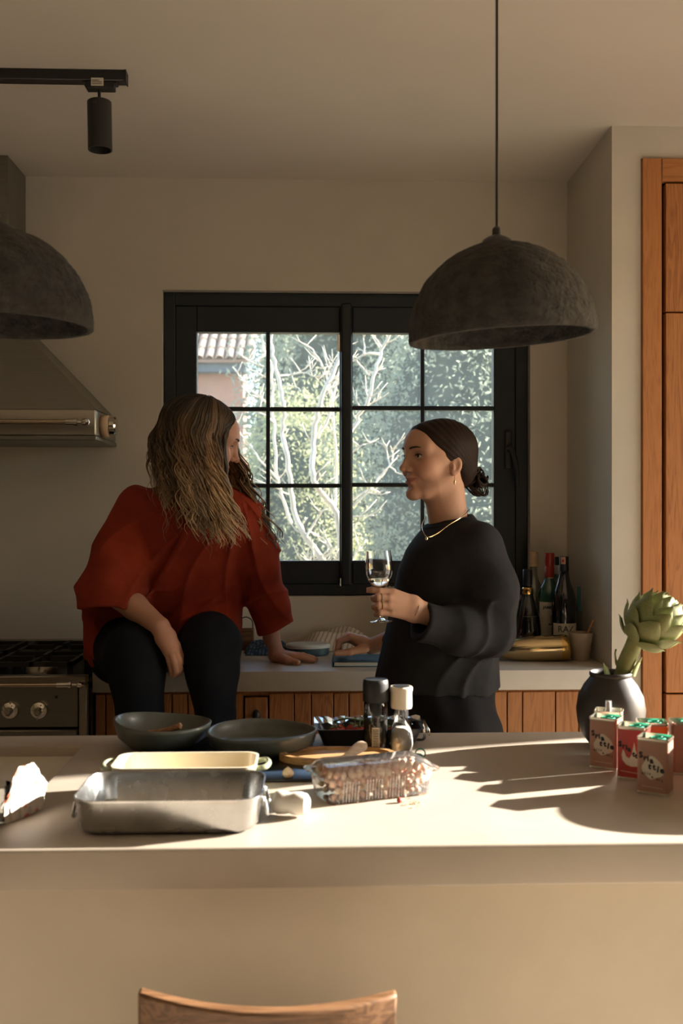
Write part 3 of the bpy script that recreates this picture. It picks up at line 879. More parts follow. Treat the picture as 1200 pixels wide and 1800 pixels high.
# pale bare tree
YTREE = 6.3
bt = empty('bare_tree', (at(585, 1060, YTREE).x, YTREE, -0.2), 'pale leafless tree with forked branches seen through the window', 'tree')
limbs = [  # (points px, depth offset, start width px, end width px)
    ([(592, 1352), (588, 1200), (585, 1040), (566, 985), (533, 938), (516, 895), (511, 850), (503, 800), (496, 760), (499, 720), (491, 680), (482, 635), (476, 600), (478, 560)], 0.0, 15, 7),
    ([(511, 920), (495, 870), (484, 830), (483, 770), (478, 715), (476, 650), (463, 605), (455, 570)], 0.15, 8, 5),
    ([(590, 1120), (597, 1040), (596, 940), (588, 895), (562, 865), (549, 835), (550, 780), (556, 735), (568, 690), (588, 650), (600, 610), (612, 560)], -0.1, 15, 8),
    ([(558, 770), (575, 735), (585, 700), (592, 665), (600, 640)], 0.0, 7, 4),
    ([(588, 890), (590, 840), (590, 790), (586, 740), (583, 700), (578, 670), (568, 645), (550, 615), (535, 605)], 0.1, 7, 3),
    ([(537, 945), (552, 920), (568, 897), (575, 895)], -0.05, 5, 2.5),
    ([(545, 935), (565, 945), (575, 955), (577, 970)], -0.05, 4, 2),
    ([(565, 985), (582, 970), (592, 962)], 0, 6, 2.5),
    ([(511, 870), (480, 855), (455, 848), (430, 842)], 0.05, 4, 2),
    ([(490, 845), (462, 815), (440, 785), (420, 760), (410, 745)], 0.1, 5, 2.5),
    ([(484, 745), (462, 728), (440, 722), (418, 724)], 0.1, 4.5, 2.5),
    ([(480, 725), (460, 700), (440, 685), (425, 665), (408, 645)], 0.1, 5, 2.5),
    ([(494, 660), (515, 658), (535, 655), (552, 662), (560, 670)], 0, 4, 1.8),
    ([(497, 680), (515, 678), (530, 688)], 0, 3.5, 1.6),
    ([(484, 668), (465, 662), (452, 668), (446, 672)], 0.05, 4, 1.8),
    ([(464, 645), (450, 640), (436, 635), (430, 628)], 0.1, 4, 1.8),
    ([(571, 690), (580, 660), (575, 640)], 0, 4, 2),
    ([(610, 770), (628, 740), (648, 700), (660, 650), (672, 615), (688, 580), (695, 555)], -0.15, 9, 5),
    ([(668, 622), (645, 622), (625, 632), (612, 640)], -0.1, 6, 3),
    ([(640, 622), (640, 600), (634, 580)], -0.1, 4, 2),
    ([(625, 632), (640, 650), (650, 660)], -0.1, 4, 2),
    ([(672, 612), (660, 595), (650, 580)], -0.1, 4, 2),
    ([(640, 712), (650, 710), (660, 700)], -0.1, 3, 1.5),
    ([(622, 890), (650, 860), (668, 838), (684, 818), (700, 800)], -0.2, 5, 3),
    ([(684, 818), (680, 800), (679, 785), (682, 775)], -0.2, 4, 1.8),
    ([(692, 812), (690, 795), (686, 783)], -0.2, 4, 1.8),
    ([(686, 820), (700, 832), (716, 834)], -0.2, 4, 2),
    ([(618, 880), (640, 865), (660, 868), (672, 862)], -0.2, 4.5, 2),
    ([(612, 800), (632, 785), (650, 778), (668, 770)], -0.2, 4, 1.8),
    ([(612, 908), (635, 908), (655, 906)], -0.2, 4, 2.5),
    ([(612, 990), (624, 975), (632, 962)], -0.2, 5, 2.5),
]
bp = []
def limb(pts, dy, w0, w1):
    P = [at(px, py, YTREE + dy + 0.04 * math.sin(i * 1.7 + px)) for i, (px, py) in enumerate(pts)]
    S = spline(P, 4)
    n = len(S)
    j = [Vector((random.gauss(0, 0.004), random.gauss(0, 0.004), 0)) for _ in S]
    S = [a + b for a, b in zip(S, j)]
    k = YTREE / FPX / 2 * 0.80
    R = [(w0 + (w1 - w0) * i / (n - 1)) * k * random.uniform(0.92, 1.1) for i in range(n)]
    return S, R
twigs = []
for pts, dy, w0, w1 in limbs:
    S, R = limb(pts, dy, w0, w1)
    tube('branch', S, R, M_['bark_pale'], bt, n=8, world=True)
    for i in range(3, len(S) - 1):
        if random.random() < 0.42:
            d = (S[i] - S[i - 1]).normalized()
            side = Vector((random.choice((-1, 1)) * random.uniform(0.5, 1), random.uniform(-0.4, 0.4), random.uniform(0.1, 0.8))).normalized()
            q = (d * 0.5 + side).normalized()
            L = random.uniform(0.05, 0.17)
            m1 = S[i] + q * L * 0.5 + Vector((0, 0, random.uniform(-0.01, 0.015)))
            m2 = S[i] + q * L + Vector((random.uniform(-0.02, 0.02), 0, random.uniform(0, 0.04)))
            twigs.append(tube_vf([S[i], m1, m2], [0.0045, 0.0035, 0.0022], 5))
            if random.random() < 0.6:
                twigs.append(tube_vf([m1, m1 + (q + Vector((random.uniform(-0.8, 0.8), 0, 0.6))).normalized() * L * 0.5], [0.003, 0.0018], 5))
# spray of thin shoots at the foot of the tree
f0 = at(566, 988, YTREE - 0.05)
for k in range(26):
    a = random.uniform(-1.3, 1.3); L = random.uniform(0.04, 0.15)
    q = Vector((math.sin(a) + 0.2, random.uniform(-0.5, 0.2), math.cos(a) * 0.8)).normalized()
    b0 = f0 + Vector((random.uniform(-0.14, 0.12), random.uniform(-0.05, 0.05), random.uniform(-0.06, 0.02)))
    twigs.append(tube_vf([b0, b0 + q * L * 0.6, b0 + q * L + Vector((0, 0, 0.02))], [0.005, 0.004, 0.002], 5))
V, F = merge(twigs)
o = mesh_obj('twigs', V, F, M_['bark_pale'], bt, smooth=True, world=True); o['kind'] = 'stuff'

# neighbouring house with a tiled roof
YN = 18.0
hs = empty('neighbour_house', (at(300, 800, YN).x, YN + 2, -0.2), 'pink rendered house with a barrel-tile roof beyond the window', 'house')
mat('pink_render', (0.42, 0.22, 0.16), 0.95, var=0.12, vscale=1.5, bmp=0.2, bscale=30)
mat('fascia_shade', (0.10, 0.12, 0.15), 0.8)
mat('roof_tile', (0.62, 0.42, 0.30), 0.85, var=0.25, vscale=2.5)
hxl_, hxr_ = at(60, 700, YN).x, at(432, 700, YN + 0.2).x
ze = at(400, 632, YN).z
box('house_wall', hxl_, hxr_ - 0.05, YN + 0.25, YN + 1.6, -0.2, ze - 0.03, M_['pink_render'], hs, world=True)
box('eave_shadow_board', hxl_ - 0.1, hxr_ + 0.02, YN - 0.02, YN + 0.3, at(400, 654, YN).z, ze - 0.02, M_['fascia_shade'], hs, world=True)  # shadow under the eave, painted as a blue-grey board
pitch = 17.3 * YN / FPX
slope = math.radians(32)
tv, tf = [], []
nseg = 7
L_t, r0, r1 = 0.5, pitch * 0.43, pitch * 0.36
for s, r in ((0, r0), (1, r1)):
    for th in (0, 0.018):
        for i in range(nseg + 1):
            a = PI * i / nseg
            tv.append((-(r - th) * math.cos(a), s * L_t, (r - th) * math.sin(a) * 0.85))
m_ = nseg + 1
for i in range(nseg):
    tf += [(i, i + 1, 2 * m_ + i + 1, 2 * m_ + i), (m_ + i + 1, m_ + i, 3 * m_ + i, 3 * m_ + i + 1), (i + 1, i, m_ + i, m_ + i + 1)]
tm = bpy.data.meshes.new('roof_tile'); tm.from_pydata(tv, [], tf); tm.update(); tm.materials.append(M_['roof_tile'])
ncol = int((hxr_ + 0.15 - hxl_) / pitch) + 1
for r in range(5):
    for c_ in range(max(0, ncol - 11), ncol):
        o = bpy.data.objects.new('roof_tile', tm); C.objects.link(o); o.parent = hs
        y = YN - 0.12 + r * 0.42 * math.cos(slope); z = ze + r * 0.42 * math.sin(slope)
        o.location = Vector((hxr_ + 0.08 - (ncol - 1 - c_) * pitch, y, z)) - hs.location
        o.rotation_euler = (slope - 0.03, random.uniform(-0.03, 0.03), random.uniform(-0.02, 0.02))
V = [(hxl_ - 0.1, YN - 0.1, ze - 0.02), (hxr_ + 0.12, YN - 0.1, ze - 0.02), (hxr_ + 0.12, YN + 2.4, ze - 0.02 + 2.5 * math.tan(slope)), (hxl_ - 0.1, YN + 2.4, ze - 0.02 + 2.5 * math.tan(slope))]
mesh_obj('roof_deck', V + [(x, y, z - 0.05) for x, y, z in V], [(0, 1, 2, 3), (7, 6, 5, 4), (0, 4, 5, 1), (1, 5, 6, 2), (2, 6, 7, 3), (3, 7, 4, 0)], mat('roof_under', (0.3, 0.17, 0.12), 0.9), hs, world=True)

# ================================================================== things on the back counter
def text_vf(body, size, extrude=0.0, align='CENTER', bold=0.0):
    cu = bpy.data.curves.new('lettering', 'FONT')
    cu.body = body; cu.size = size; cu.align_x = align; cu.align_y = 'CENTER'
    cu.extrude = extrude; cu.offset = bold; cu.resolution_u = 2
    ob = bpy.data.objects.new('lettering', cu)
    C.objects.link(ob)
    bpy.context.view_layer.update()
    dg = bpy.context.evaluated_depsgraph_get()
    me = bpy.data.meshes.new_from_object(ob.evaluated_get(dg))
    V = [tuple(v.co) for v in me.vertices]; F = [tuple(p.vertices) for p in me.polygons]
    bpy.data.objects.remove(ob); bpy.data.curves.remove(cu); bpy.data.meshes.remove(me)
    return V, F

def wrap_text(name, body, size, r, zc, mat_, parent, a0=-PI / 2, bold=0.0, a_off=0.0):
    """lettering laid round a cylinder of radius r"""
    V, F = text_vf(body, size, bold=bold)
    W = []
    for x, y, z in V:
        a = a0 + a_off + x / r
        W.append((r * math.cos(a), r * math.sin(a), zc + y))
    return mesh_obj(name, W, F, mat_, parent)

def patch(name, r, z0, z1, half, mat_, parent, n=16, a0=-PI / 2):
    """a label on a cylinder"""
    V, F = [], []
    for k in range(n + 1):
        a = a0 - half + 2 * half * k / n
        for z in (z0, z1):
            V.append((r * math.cos(a), r * math.sin(a), z))
    for k in range(n):
        F.append((2 * k, 2 * k + 2, 2 * k + 3, 2 * k + 1))
    return mesh_obj(name, V, F, mat_, parent, smooth=True)

mat('bottle_green', (0.010, 0.075, 0.045), 0.08, spec=0.7, coat=0.5)
mat('bottle_black', (0.006, 0.007, 0.010), 0.08, spec=0.7, coat=0.5)
mat('bottle_amber', (0.06, 0.022, 0.008), 0.08, spec=0.7, coat=0.5)
mat('bottle_clear', (0.16, 0.17, 0.15), 0.1, spec=0.7, coat=0.5)
mat('foil_red', (0.30, 0.02, 0.015), 0.35)
mat('foil_black', (0.008, 0.010, 0.016), 0.35)
mat('gold', (0.62, 0.40, 0.13), 0.2, 1.0)
mat('silver_foil', (0.6, 0.6, 0.58), 0.3, 1.0)
mat('label_paper', (0.62, 0.58, 0.47), 0.7, var=0.04)
mat('label_dark', (0.045, 0.042, 0.035), 0.5)
mat('cork', (0.42, 0.30, 0.18), 0.8, var=0.15, vscale=60)
mat('brass_shaker', (0.66, 0.52, 0.30), 0.13, 1.0)
mat('clay', (0.42, 0.34, 0.25), 0.85, var=0.06)
mat('teal_paint', (0.02, 0.11, 0.14), 0.5)
mat('grey_pot', (0.10, 0.10, 0.095), 0.7)

def bottle(px, Yb, R, H, prof, glass, label):
    p = at(px, 1000, Yb)
    t = empty('bottle', (p.x, Yb, ctop), label, 'bottle', 'bottles in the corner of the worktop')
    lathe('glass_body', [(max(r * R, 1e-4), z * H) for r, z in prof], M_[glass], t, n=32)
    return t
WINE = [(0.0, 0.0), (0.92, 0.0), (1, 0.015), (1, 0.50), (0.96, 0.58), (0.80, 0.66), (0.55, 0.74), (0.40, 0.82), (0.36, 0.90), (0.36, 0.985), (0.30, 1.0), (0.0, 1.0)]
WHISKY = [(0.0, 0.0), (0.95, 0.0), (1, 0.02), (1, 0.54), (0.97, 0.60), (0.82, 0.66), (0.55, 0.71), (0.42, 0.76), (0.37, 0.84), (0.37, 0.985), (0.0, 1.0)]
DECANTER = [(0.0, 0.0), (0.9, 0.0), (1, 0.03), (0.98, 0.30), (0.88, 0.45), (0.66, 0.58), (0.44, 0.68), (0.34, 0.76), (0.32, 0.86), (0.32, 0.99), (0.0, 1.0)]

b = bottle(965.5, 3.52, 0.0405, 0.352, WHISKY, 'bottle_green', 'green glass bottle with a red capsule and cream label')
lathe('capsule', [(0.0172, 0.265), (0.0172, 0.30), (0.0162, 0.302), (0.0162, 0.318), (0.0172, 0.320), (0.0172, 0.3535), (0.016, 0.3545), (0.0001, 0.3545)], M_['foil_red'], b, n=24)
patch('neck_label', 0.0178, 0.222, 0.268, 0.55, M_['label_paper'], b)
sl = patch('seal', 0.0182, 0.218, 0.238, 0.5, M_['foil_red'], b)
lb = patch('label', 0.0412, 0.04, 0.182, 1.25, M_['label_paper'], b)
wrap_text('lettering', 'JAMESON', 0.0150, 0.0415, 0.163, M_['ink'], b, bold=0.0005, a_off=-0.05)
patch('emblem', 0.0416, 0.108, 0.136, 0.26, mat('emblem_red', (0.28, 0.05, 0.03), 0.6), b, a0=-PI / 2 + 0.12)
patch('emblem_top', 0.0416, 0.136, 0.146, 0.14, M_['emblem_red'], b, a0=-PI / 2 + 0.12)
patch('emblem_foot', 0.0416, 0.102, 0.107, 0.38, M_['emblem_red'], b, a0=-PI / 2 + 0.05)
for k in range(3):
    patch('print_line', 0.0415, 0.058 + k * 0.010, 0.060 + k * 0.010, 0.62 - 0.1 * k, M_['clay'], b)

b = bottle(991, 3.42, 0.0425, 0.345, WINE, 'bottle_black', 'dark wine bottle with a low white label, beside the clay cup')
lathe('capsule', [(0.0162, 0.25), (0.0162, 0.3455), (0.015, 0.3465), (0.0001, 0.3465)], M_['foil_black'], b, n=24)
patch('neck_tag', 0.0167, 0.320, 0.345, 0.5, mat('tag_pink', (0.45, 0.25, 0.18), 0.6), b, a0=-PI / 2 - 0.45)
patch('tag_mark', 0.0170, 0.327, 0.336, 0.2, M_['foil_red'], b, a0=-PI / 2 - 0.45)
patch('label', 0.0432, 0.02, 0.118, 1.15, M_['label_paper'], b, a0=-PI / 2 - 0.1)
wrap_text('lettering', 'RAZ', 0.030, 0.0436, 0.098, M_['grey_pot'], b, bold=0.0006, a_off=-0.1)

b = bottle(927, 3.44, 0.0475, 0.298, DECANTER, 'bottle_black', 'squat dark bottle with a navy stopper and gold collar')
lathe('stopper', [(0.0165, 0.245), (0.0165, 0.296), (0.0155, 0.300), (0.0001, 0.3005)], M_['foil_black'], b, n=24)
lathe('collar', [(0.0182, 0.214), (0.0195, 0.218), (0.0195, 0.232), (0.0182, 0.236), (0.016, 0.238)], M_['gold'], b, n=24)
patch('shoulder_label', 0.0405, 0.120, 0.142, 0.7, M_['label_dark'], b)

b = bottle(937.5, 3.60, 0.035, 0.352, WHISKY, 'bottle_clear', 'clear grey bottle with a tall cork-coloured cap')
lathe('cap', [(0.0165, 0.302), (0.0165, 0.328), (0.0158, 0.330), (0.0165, 0.332), (0.0165, 0.353), (0.0150, 0.3555), (0.0001, 0.3555)], M_['cork'], b, n=24)
b = bottle(898, 3.60, 0.046, 0.262, WHISKY, 'bottle_amber', 'wide amber bottle half hidden behind the dark sleeve')
lathe('cap', [(0.021, 0.225), (0.021, 0.262), (0.019, 0.2645), (0.0001, 0.2645)], M_['foil_black'], b, n=24)
b = bottle(981.5, 3.63, 0.036, 0.334, WINE, 'bottle_green', 'dark bottle with a silver neck band behind the green one')
lathe('neck_band', [(0.0145, 0.265), (0.0148, 0.268), (0.0148, 0.302), (0.0145, 0.305)], M_['silver_foil'], b, n=24)
lathe('cap', [(0.0142, 0.305), (0.0142, 0.333), (0.013, 0.3355), (0.0001, 0.3355)], M_['foil_black'], b, n=24)

# cocktail shaker lying on its side
pa, pb = at(880, 1120, 3.33), at(1000, 1140, 3.315)
pa.z = ctop + 0.036; pb.z = ctop + 0.0455
ax = (pb - pa).normalized(); Ls = (pb - pa).length
Q = ax.to_track_quat('Z', 'Y').to_matrix().to_4x4()
sh = empty('cocktail_shaker', (pb.x, pb.y, ctop), 'polished gold cocktail shaker lying on its side on the worktop', 'cocktail shaker')
Mq = Matrix.Translation(pa - sh.location) @ Q
lathe('shaker_body', [(0.0001, -0.045), (0.017, -0.045), (0.020, -0.04), (0.020, -0.012), (0.026, 0.0), (0.036, 0.04), (0.043, 0.09), (0.0445, 0.13), (0.0435, Ls - 0.028)], M_['brass_shaker'], sh, n=48, M=Mq, sharp=30)
lathe('shaker_base', [(0.0440, Ls - 0.030), (0.0446, Ls - 0.024), (0.0436, Ls - 0.012), (0.040, Ls - 0.004), (0.034, Ls), (0.028, Ls - 0.002), (0.0001, Ls - 0.006)], M_['gold'], sh, n=48, M=Mq, sharp=30)

# clay cup with a wooden stick
p = at(1020, 1150, 3.33)
cup = empty('clay_cup', (p.x, 3.33, ctop), 'plain clay-coloured cup at the right end of the worktop', 'cup')
lathe('cup_body', [(0.0001, 0.0), (0.026, 0.0), (0.029, 0.004), (0.0405, 0.090), (0.0410, 0.094), (0.0392, 0.0945), (0.0375, 0.088), (0.028, 0.012), (0.0001, 0.010)], M_['clay'], cup, n=40)
st_ = tag(tube('wooden_stick', [Vector((p.x - 0.01, 3.33, ctop + 0.014)), Vector((p.x + 0.026, 3.335, ctop + 0.09)), Vector((p.x + 0.046, 3.34, ctop + 0.134))], [0.006, 0.0075, 0.006], M_['spoon_wood'], n=10, flat=0.6),
          'wooden stick leaning out of the clay cup', 'stick')
p = at(1024, 1130, 3.52)
pot = empty('utensil_pot', (p.x, 3.52, ctop), 'dark grey pot of utensils in the corner behind the clay cup', 'pot')
lathe('pot_body', [(0.0001, 0), (0.026, 0), (0.030, 0.004), (0.031, 0.145), (0.030, 0.148), (0.028, 0.145), (0.027, 0.01), (0.0001, 0.008)], M_['grey_pot'], pot, n=32)
tag(box('teal_spatula', p.x - 0.022, p.x - 0.002, 3.512, 3.518, ctop + 0.012, ctop + 0.235, M_['teal_paint'], bevel=0.002), 'teal spatula standing in the grey pot', 'spatula')
tag(box('wooden_ruler', p.x + 0.006, p.x + 0.014, 3.505, 3.511, ctop + 0.012, ctop + 0.225, M_['clay'], bevel=0.001), 'slim pale wooden slat standing in the grey pot', 'utensil')

# notebook
mat('book_blue', (0.045, 0.115, 0.17), 0.55, var=0.06, bmp=0.1, bscale=300)
mat('pages', (0.62, 0.57, 0.48), 0.8)
nb = empty('notebook', (at(630, 1150, 3.3).x, 3.30, ctop), 'blue hardback notebook under the resting hand', 'notebook', rz=math.radians(-2))
box('front_cover', -0.085, 0.125, -0.095, 0.075, 0.0150, 0.0178, M_['book_blue'], nb, bevel=0.001)
box('back_cover', -0.085, 0.125, -0.095, 0.075, 0.0004, 0.0032, M_['book_blue'], nb, bevel=0.001)
box('page_block', -0.080, 0.121, -0.091, 0.071, 0.0033, 0.0149, M_['pages'], nb)
box('spine', -0.0875, -0.0848, -0.095, 0.075, 0.0004, 0.0178, M_['book_blue'], nb, bevel=0.001)

# lidded oval tin
tt = empty('lidded_box', (at(541, 1130, 3.49).x, 3.485, ctop), 'low oval box with a teal body and pale lid near the flat hand', 'box')
mat('teal_box', (0.045, 0.085, 0.10), 0.45)
mat('pale_lid', (0.50, 0.52, 0.50), 0.5)
lathe('box_body', [(0.0001, 0), (0.068, 0), (0.074, 0.006), (0.075, 0.026)], M_['teal_box'], tt, n=40, sx=1.0, sy=0.72)
lathe('lid', [(0.075, 0.0262), (0.0785, 0.028), (0.0785, 0.036), (0.072, 0.041), (0.0001, 0.043)], M_['pale_lid'], tt, n=40, sx=1.0, sy=0.72)

# tea towels
def cloth(name, cx, cy, sx, sy, hfun, m, label, nx=56, ny=40, thick=0.004, rz=0.0):
    V = []
    for j in range(ny + 1):
        for i in range(nx + 1):
            u = -1 + 2 * i / nx; v = -1 + 2 * j / ny
            edge = 1 + 0.08 * math.sin(3.1 * v + 1) * (abs(u) ** 3) + 0.06 * math.sin(4.0 * u) * abs(v) ** 3
            x = sx * u * edge; y = sy * v * edge
            V.append((x * math.cos(rz) - y * math.sin(rz), x * math.sin(rz) + y * math.cos(rz), max(hfun(u, v), 0.0) + thick))
    n1 = len(V)
    V += [(x, y, max(z - thick, 0.0008)) for x, y, z in V]
    F = []
    w = nx + 1
    for j in range(ny):
        for i in range(nx):
            a = j * w + i
            F.append((a, a + 1, a + w + 1, a + w)); F.append((n1 + a, n1 + a + w, n1 + a + w + 1, n1 + a + 1))
    for i in range(nx):
        F.append((i + 1, i, n1 + i, n1 + i + 1)); a = ny * w + i; F.append((a, a + 1, n1 + a + 1, n1 + a))
    for j in range(ny):
        a = j * w; F.append((a, a + w, n1 + a + w, n1 + a)); a = j * w + nx; F.append((a + w, a, n1 + a, n1 + a + w))
    o = mesh_obj(name, V, F, m, None, smooth=True)
    o.location = (cx, cy, ctop)
    return tag(o, label, 'cloth')
def stripe_mat(name, c1, c2, n, rot=0.0, check=False, band=None):
    m, nt, b = newmat(name)
    v = coords(nt, (1, 1, 1), (0, 0, rot))
    sp = nt.nodes.new('ShaderNodeSeparateXYZ'); nt.links.new(v, sp.inputs[0])
    def wave(sock, n):
        mu = nt.nodes.new('ShaderNodeMath'); mu.operation = 'MULTIPLY'; mu.inputs[1].default_value = n
        sn = nt.nodes.new('ShaderNodeMath'); sn.operation = 'SINE'
        nt.links.new(sock, mu.inputs[0]); nt.links.new(mu.outputs[0], sn.inputs[0]); return sn.outputs[0]
    f = wave(sp.outputs[0], n)
    if check:
        ad = nt.nodes.new('ShaderNodeMath'); ad.operation = 'ADD'
        nt.links.new(f, ad.inputs[0]); nt.links.new(wave(sp.outputs[1], n), ad.inputs[1]); f = ad.outputs[0]
    col = ramp(nt, [(0.42, c1), (0.58, c2)], f) if not check else ramp(nt, [(0.3, c1), (0.7, c2)], f)
    nt.links.new(col, b.inputs['Base Color']); b.inputs['Roughness'].default_value = 0.9
    bump(nt, b, noise(nt, coords(nt), 400, 3), 0.2, 0.001)
    return m
stripe_mat('stripe_cloth', (0.60, 0.55, 0.47), (0.40, 0.29, 0.19), 420, 0.5)
stripe_mat('blue_check', (0.03, 0.06, 0.10), (0.10, 0.16, 0.22), 500, 0.3, True)
def h1(u, v):
    d = (1 - u * u) ** 0.8 * (1 - v ** 4) if abs(u) < 1 else 0
    return max(0, d) * (0.066 + 0.012 * math.sin(5 * u + 2 * v) + 0.008 * math.sin(9 * v + 4 * u)) * (1.0 - 0.25 * u)
def h2(u, v):
    d = max(0, (1 - u * u)) ** 0.6 * max(0, (1 - v ** 4))
    return d * (0.040 + 0.010 * math.sin(6 * u - 3 * v) + 0.006 * math.sin(11 * v))
cloth('tea_towel', at(600, 1130, 3.60).x, 3.622, 0.150, 0.070, h1, M_['stripe_cloth'], 'brown-striped cream tea towel heaped under the window')
cloth('napkin', at(472, 1130, 3.56).x, 3.53, 0.080, 0.062, h2, M_['blue_check'], 'dark blue checked napkin heaped beside the red sleeve')
# wooden box with a wire handle behind the red coat
p = at(424, 1120, 3.62)
cr = empty('wooden_box', (p.x - 0.04, 3.63, ctop), 'small brown wooden box with a wire handle behind the red coat', 'box')
boxes('box_sides', [(-0.085, 0.085, -0.03, -0.022, 0, 0.075), (-0.085, 0.085, 0.022, 0.03, 0, 0.075), (-0.085, -0.077, -0.022, 0.022, 0, 0.075), (0.077, 0.085, -0.022, 0.022, 0, 0.075), (-0.077, 0.077, -0.022, 0.022, 0, 0.008)], M_['chair_wood'], cr, bevel=0.001)
tube('wire_handle', spline([(0.03, 0, 0.07), (0.035, 0, 0.105), (0.055, 0, 0.118), (0.078, 0, 0.105), (0.081, 0, 0.07)], 6), 0.002, M_['black_metal'], cr, n=6)
# flowers in a small jar
p = at(697, 1020, 3.60)
fj = empty('flower_jar', (p.x, 3.60, ctop), 'small jar of pale flowers just behind the wine glass', 'flowers')
lathe('jar', [(0.0001, 0.001), (0.030, 0.001), (0.032, 0.005), (0.032, 0.075), (0.024, 0.09), (0.024, 0.10)], M_['clear_glass'], fj, n=28)
mat('petal', (0.72, 0.66, 0.42), 0.7, var=0.15, vscale=40)
mat('stem_green', (0.12, 0.16, 0.06), 0.7)
for k in range(7):
    a = k * 2.4; r = 0.012 + 0.016 * (k / 7)
    top = Vector((r * math.cos(a) * 1.6, r * math.sin(a), 0.185 + 0.035 * math.sin(k * 1.9)))
    tube('stem', [(r * 0.4 * math.cos(a), r * 0.4 * math.sin(a), 0.01), tuple(top)], 0.0018, M_['stem_green'], fj, n=6)
    prt = []
    for q in range(9):
        b_ = q * 2 * PI / 9
        d = Vector((math.cos(b_), math.sin(b_), 0.55 + 0.25 * (q % 2))).normalized()
        s = Vector((-math.sin(b_), math.cos(b_), 0))
        prt.append(([tuple(top), tuple(top + d * 0.011 - s * 0.006), tuple(top + d * 0.021), tuple(top + d * 0.011 + s * 0.006)], [(0, 1, 2, 3)]))
    V, F = merge(prt)
    mesh_obj('flower', V, F, M_['petal'], fj)

# ================================================================== things on the island
IT = 0.92
def ipos(px, py):
    Y = (EYE - IT) * FPX / (py - 900.0)
    p = at(px, py, Y)
    # at() measures depth along Y: refine so that the point lies on the island top
    for _ in range(4):
        Y *= (EYE - IT) / (EYE - p.z); p = at(px, py, Y)
    return p

# black glass hob set into the top
hob = tag(box('induction_hob', -0.345, 0.012, 1.842, 2.205, IT + 0.0003, IT + 0.006, M_['black_enamel'], bevel=0.002, seg=2), 'thin black glass hob lying on the island under the two bowls', 'hob')

mat('glaze_dark', (0.085, 0.094, 0.082), 0.35, var=0.3, vscale=14, bmp=0.08, bscale=60, coat=0.2)
def bowl(px, Yc, R, H, flat, lean, ph, label):
    p = at(px, 1300, Yc)
    o = empty('ceramic_bowl', (p.x, Yc, IT + 0.0062), label, 'bowl', 'dark glazed bowls at the back of the island')
    t = 0.006
    prof = [(0.0001, 0.0), (flat * R, 0.0), (flat * R + 0.008, 0.004), (0.5 * (flat + 1) * R + 0.010, H * 0.42), (R * 0.985, H * 0.86), (R, H), (R - t * 0.6, H + 0.0015), (R - t, H - 0.001),
            (R * 0.96 - t, H * 0.80), (0.5 * (flat + 1) * R, H * 0.40), (flat * R, 0.011), (0.0001, 0.008)]
    V, F = lathe_vf(prof, 72)
    W = []
    for x, y, z in V:
        a = math.atan2(y, x); r = math.hypot(x, y)
        k = 1 + 0.03 * math.sin(2 * a + ph) + 0.015 * math.sin(3 * a + 1.3 * ph)
        zz = z * (1 + lean * (x / R) + 0.05 * math.sin(2 * a + ph + 1))
        W.append((x * k, y * k, zz))
    ob = mesh_obj('bowl_wall', W, F, M_['glaze_dark'], o, smooth=True)
    return o
bowl(285, 2.115, 0.100, 0.052, 0.62, -0.13, 0.6, 'dark glazed bowl with a wooden spoon in it')
bowl(460, 2.080, 0.112, 0.040, 0.72, 0.03, 2.1, 'wide shallow dark glazed dish beside the tomato tray')
p = at(300, 1290, 2.10)
wsp = tube('wooden_spoon', [Vector((p.x - 0.050, 2.118, IT + 0.030)), Vector((p.x - 0.012, 2.110, IT + 0.039)), Vector((p.x + 0.008, 2.105, IT + 0.046)), Vector((p.x + 0.020, 2.10, IT + 0.051)), Vector((p.x + 0.023, 2.099, IT + 0.052))],
           [0.009, 0.006, 0.0065, 0.0075, 0.003], M_['spoon_wood'], n=12, flat=0.75)
tag(wsp, 'short wooden spoon resting inside the dark bowl', 'spoon')

def rrect(hx, hy, r, n=6):
    pts = []
    for cx, cy, a0 in ((hx - r, hy - r, 0), (-hx + r, hy - r, PI / 2), (-hx + r, -hy + r, PI), (hx - r, -hy + r, 1.5 * PI)):
        for k in range(n + 1):
            a = a0 + (PI / 2) * k / n
            pts.append((cx + r * math.cos(a), cy + r * math.sin(a)))
    return pts
def tray(name, rings, mat_, parent, n=6, cap_first=True, cap_last=True, smooth=True, sharp=45):
    """loft of rounded rectangles: rings = (hx, hy, r, z)"""
    V, F = [], []
    for hx, hy, r, z in rings:
        V += [(x, y, z) for x, y in rrect(hx, hy, r, n)]
    m = 4 * (n + 1)
    for j in range(len(rings) - 1):
        for i in range(m):
            F.append((j * m + i, j * m + (i + 1) % m, (j + 1) * m + (i + 1) % m, (j + 1) * m + i))
    if cap_first: F.append(tuple(reversed(range(m))))
    if cap_last: F.append(tuple(range((len(rings) - 1) * m, len(rings) * m)))
    o = mesh_obj(name, V, F, mat_, parent, smooth=smooth)
    if smooth: o.data.set_sharp_from_angle(angle=math.radians(sharp))
    return o

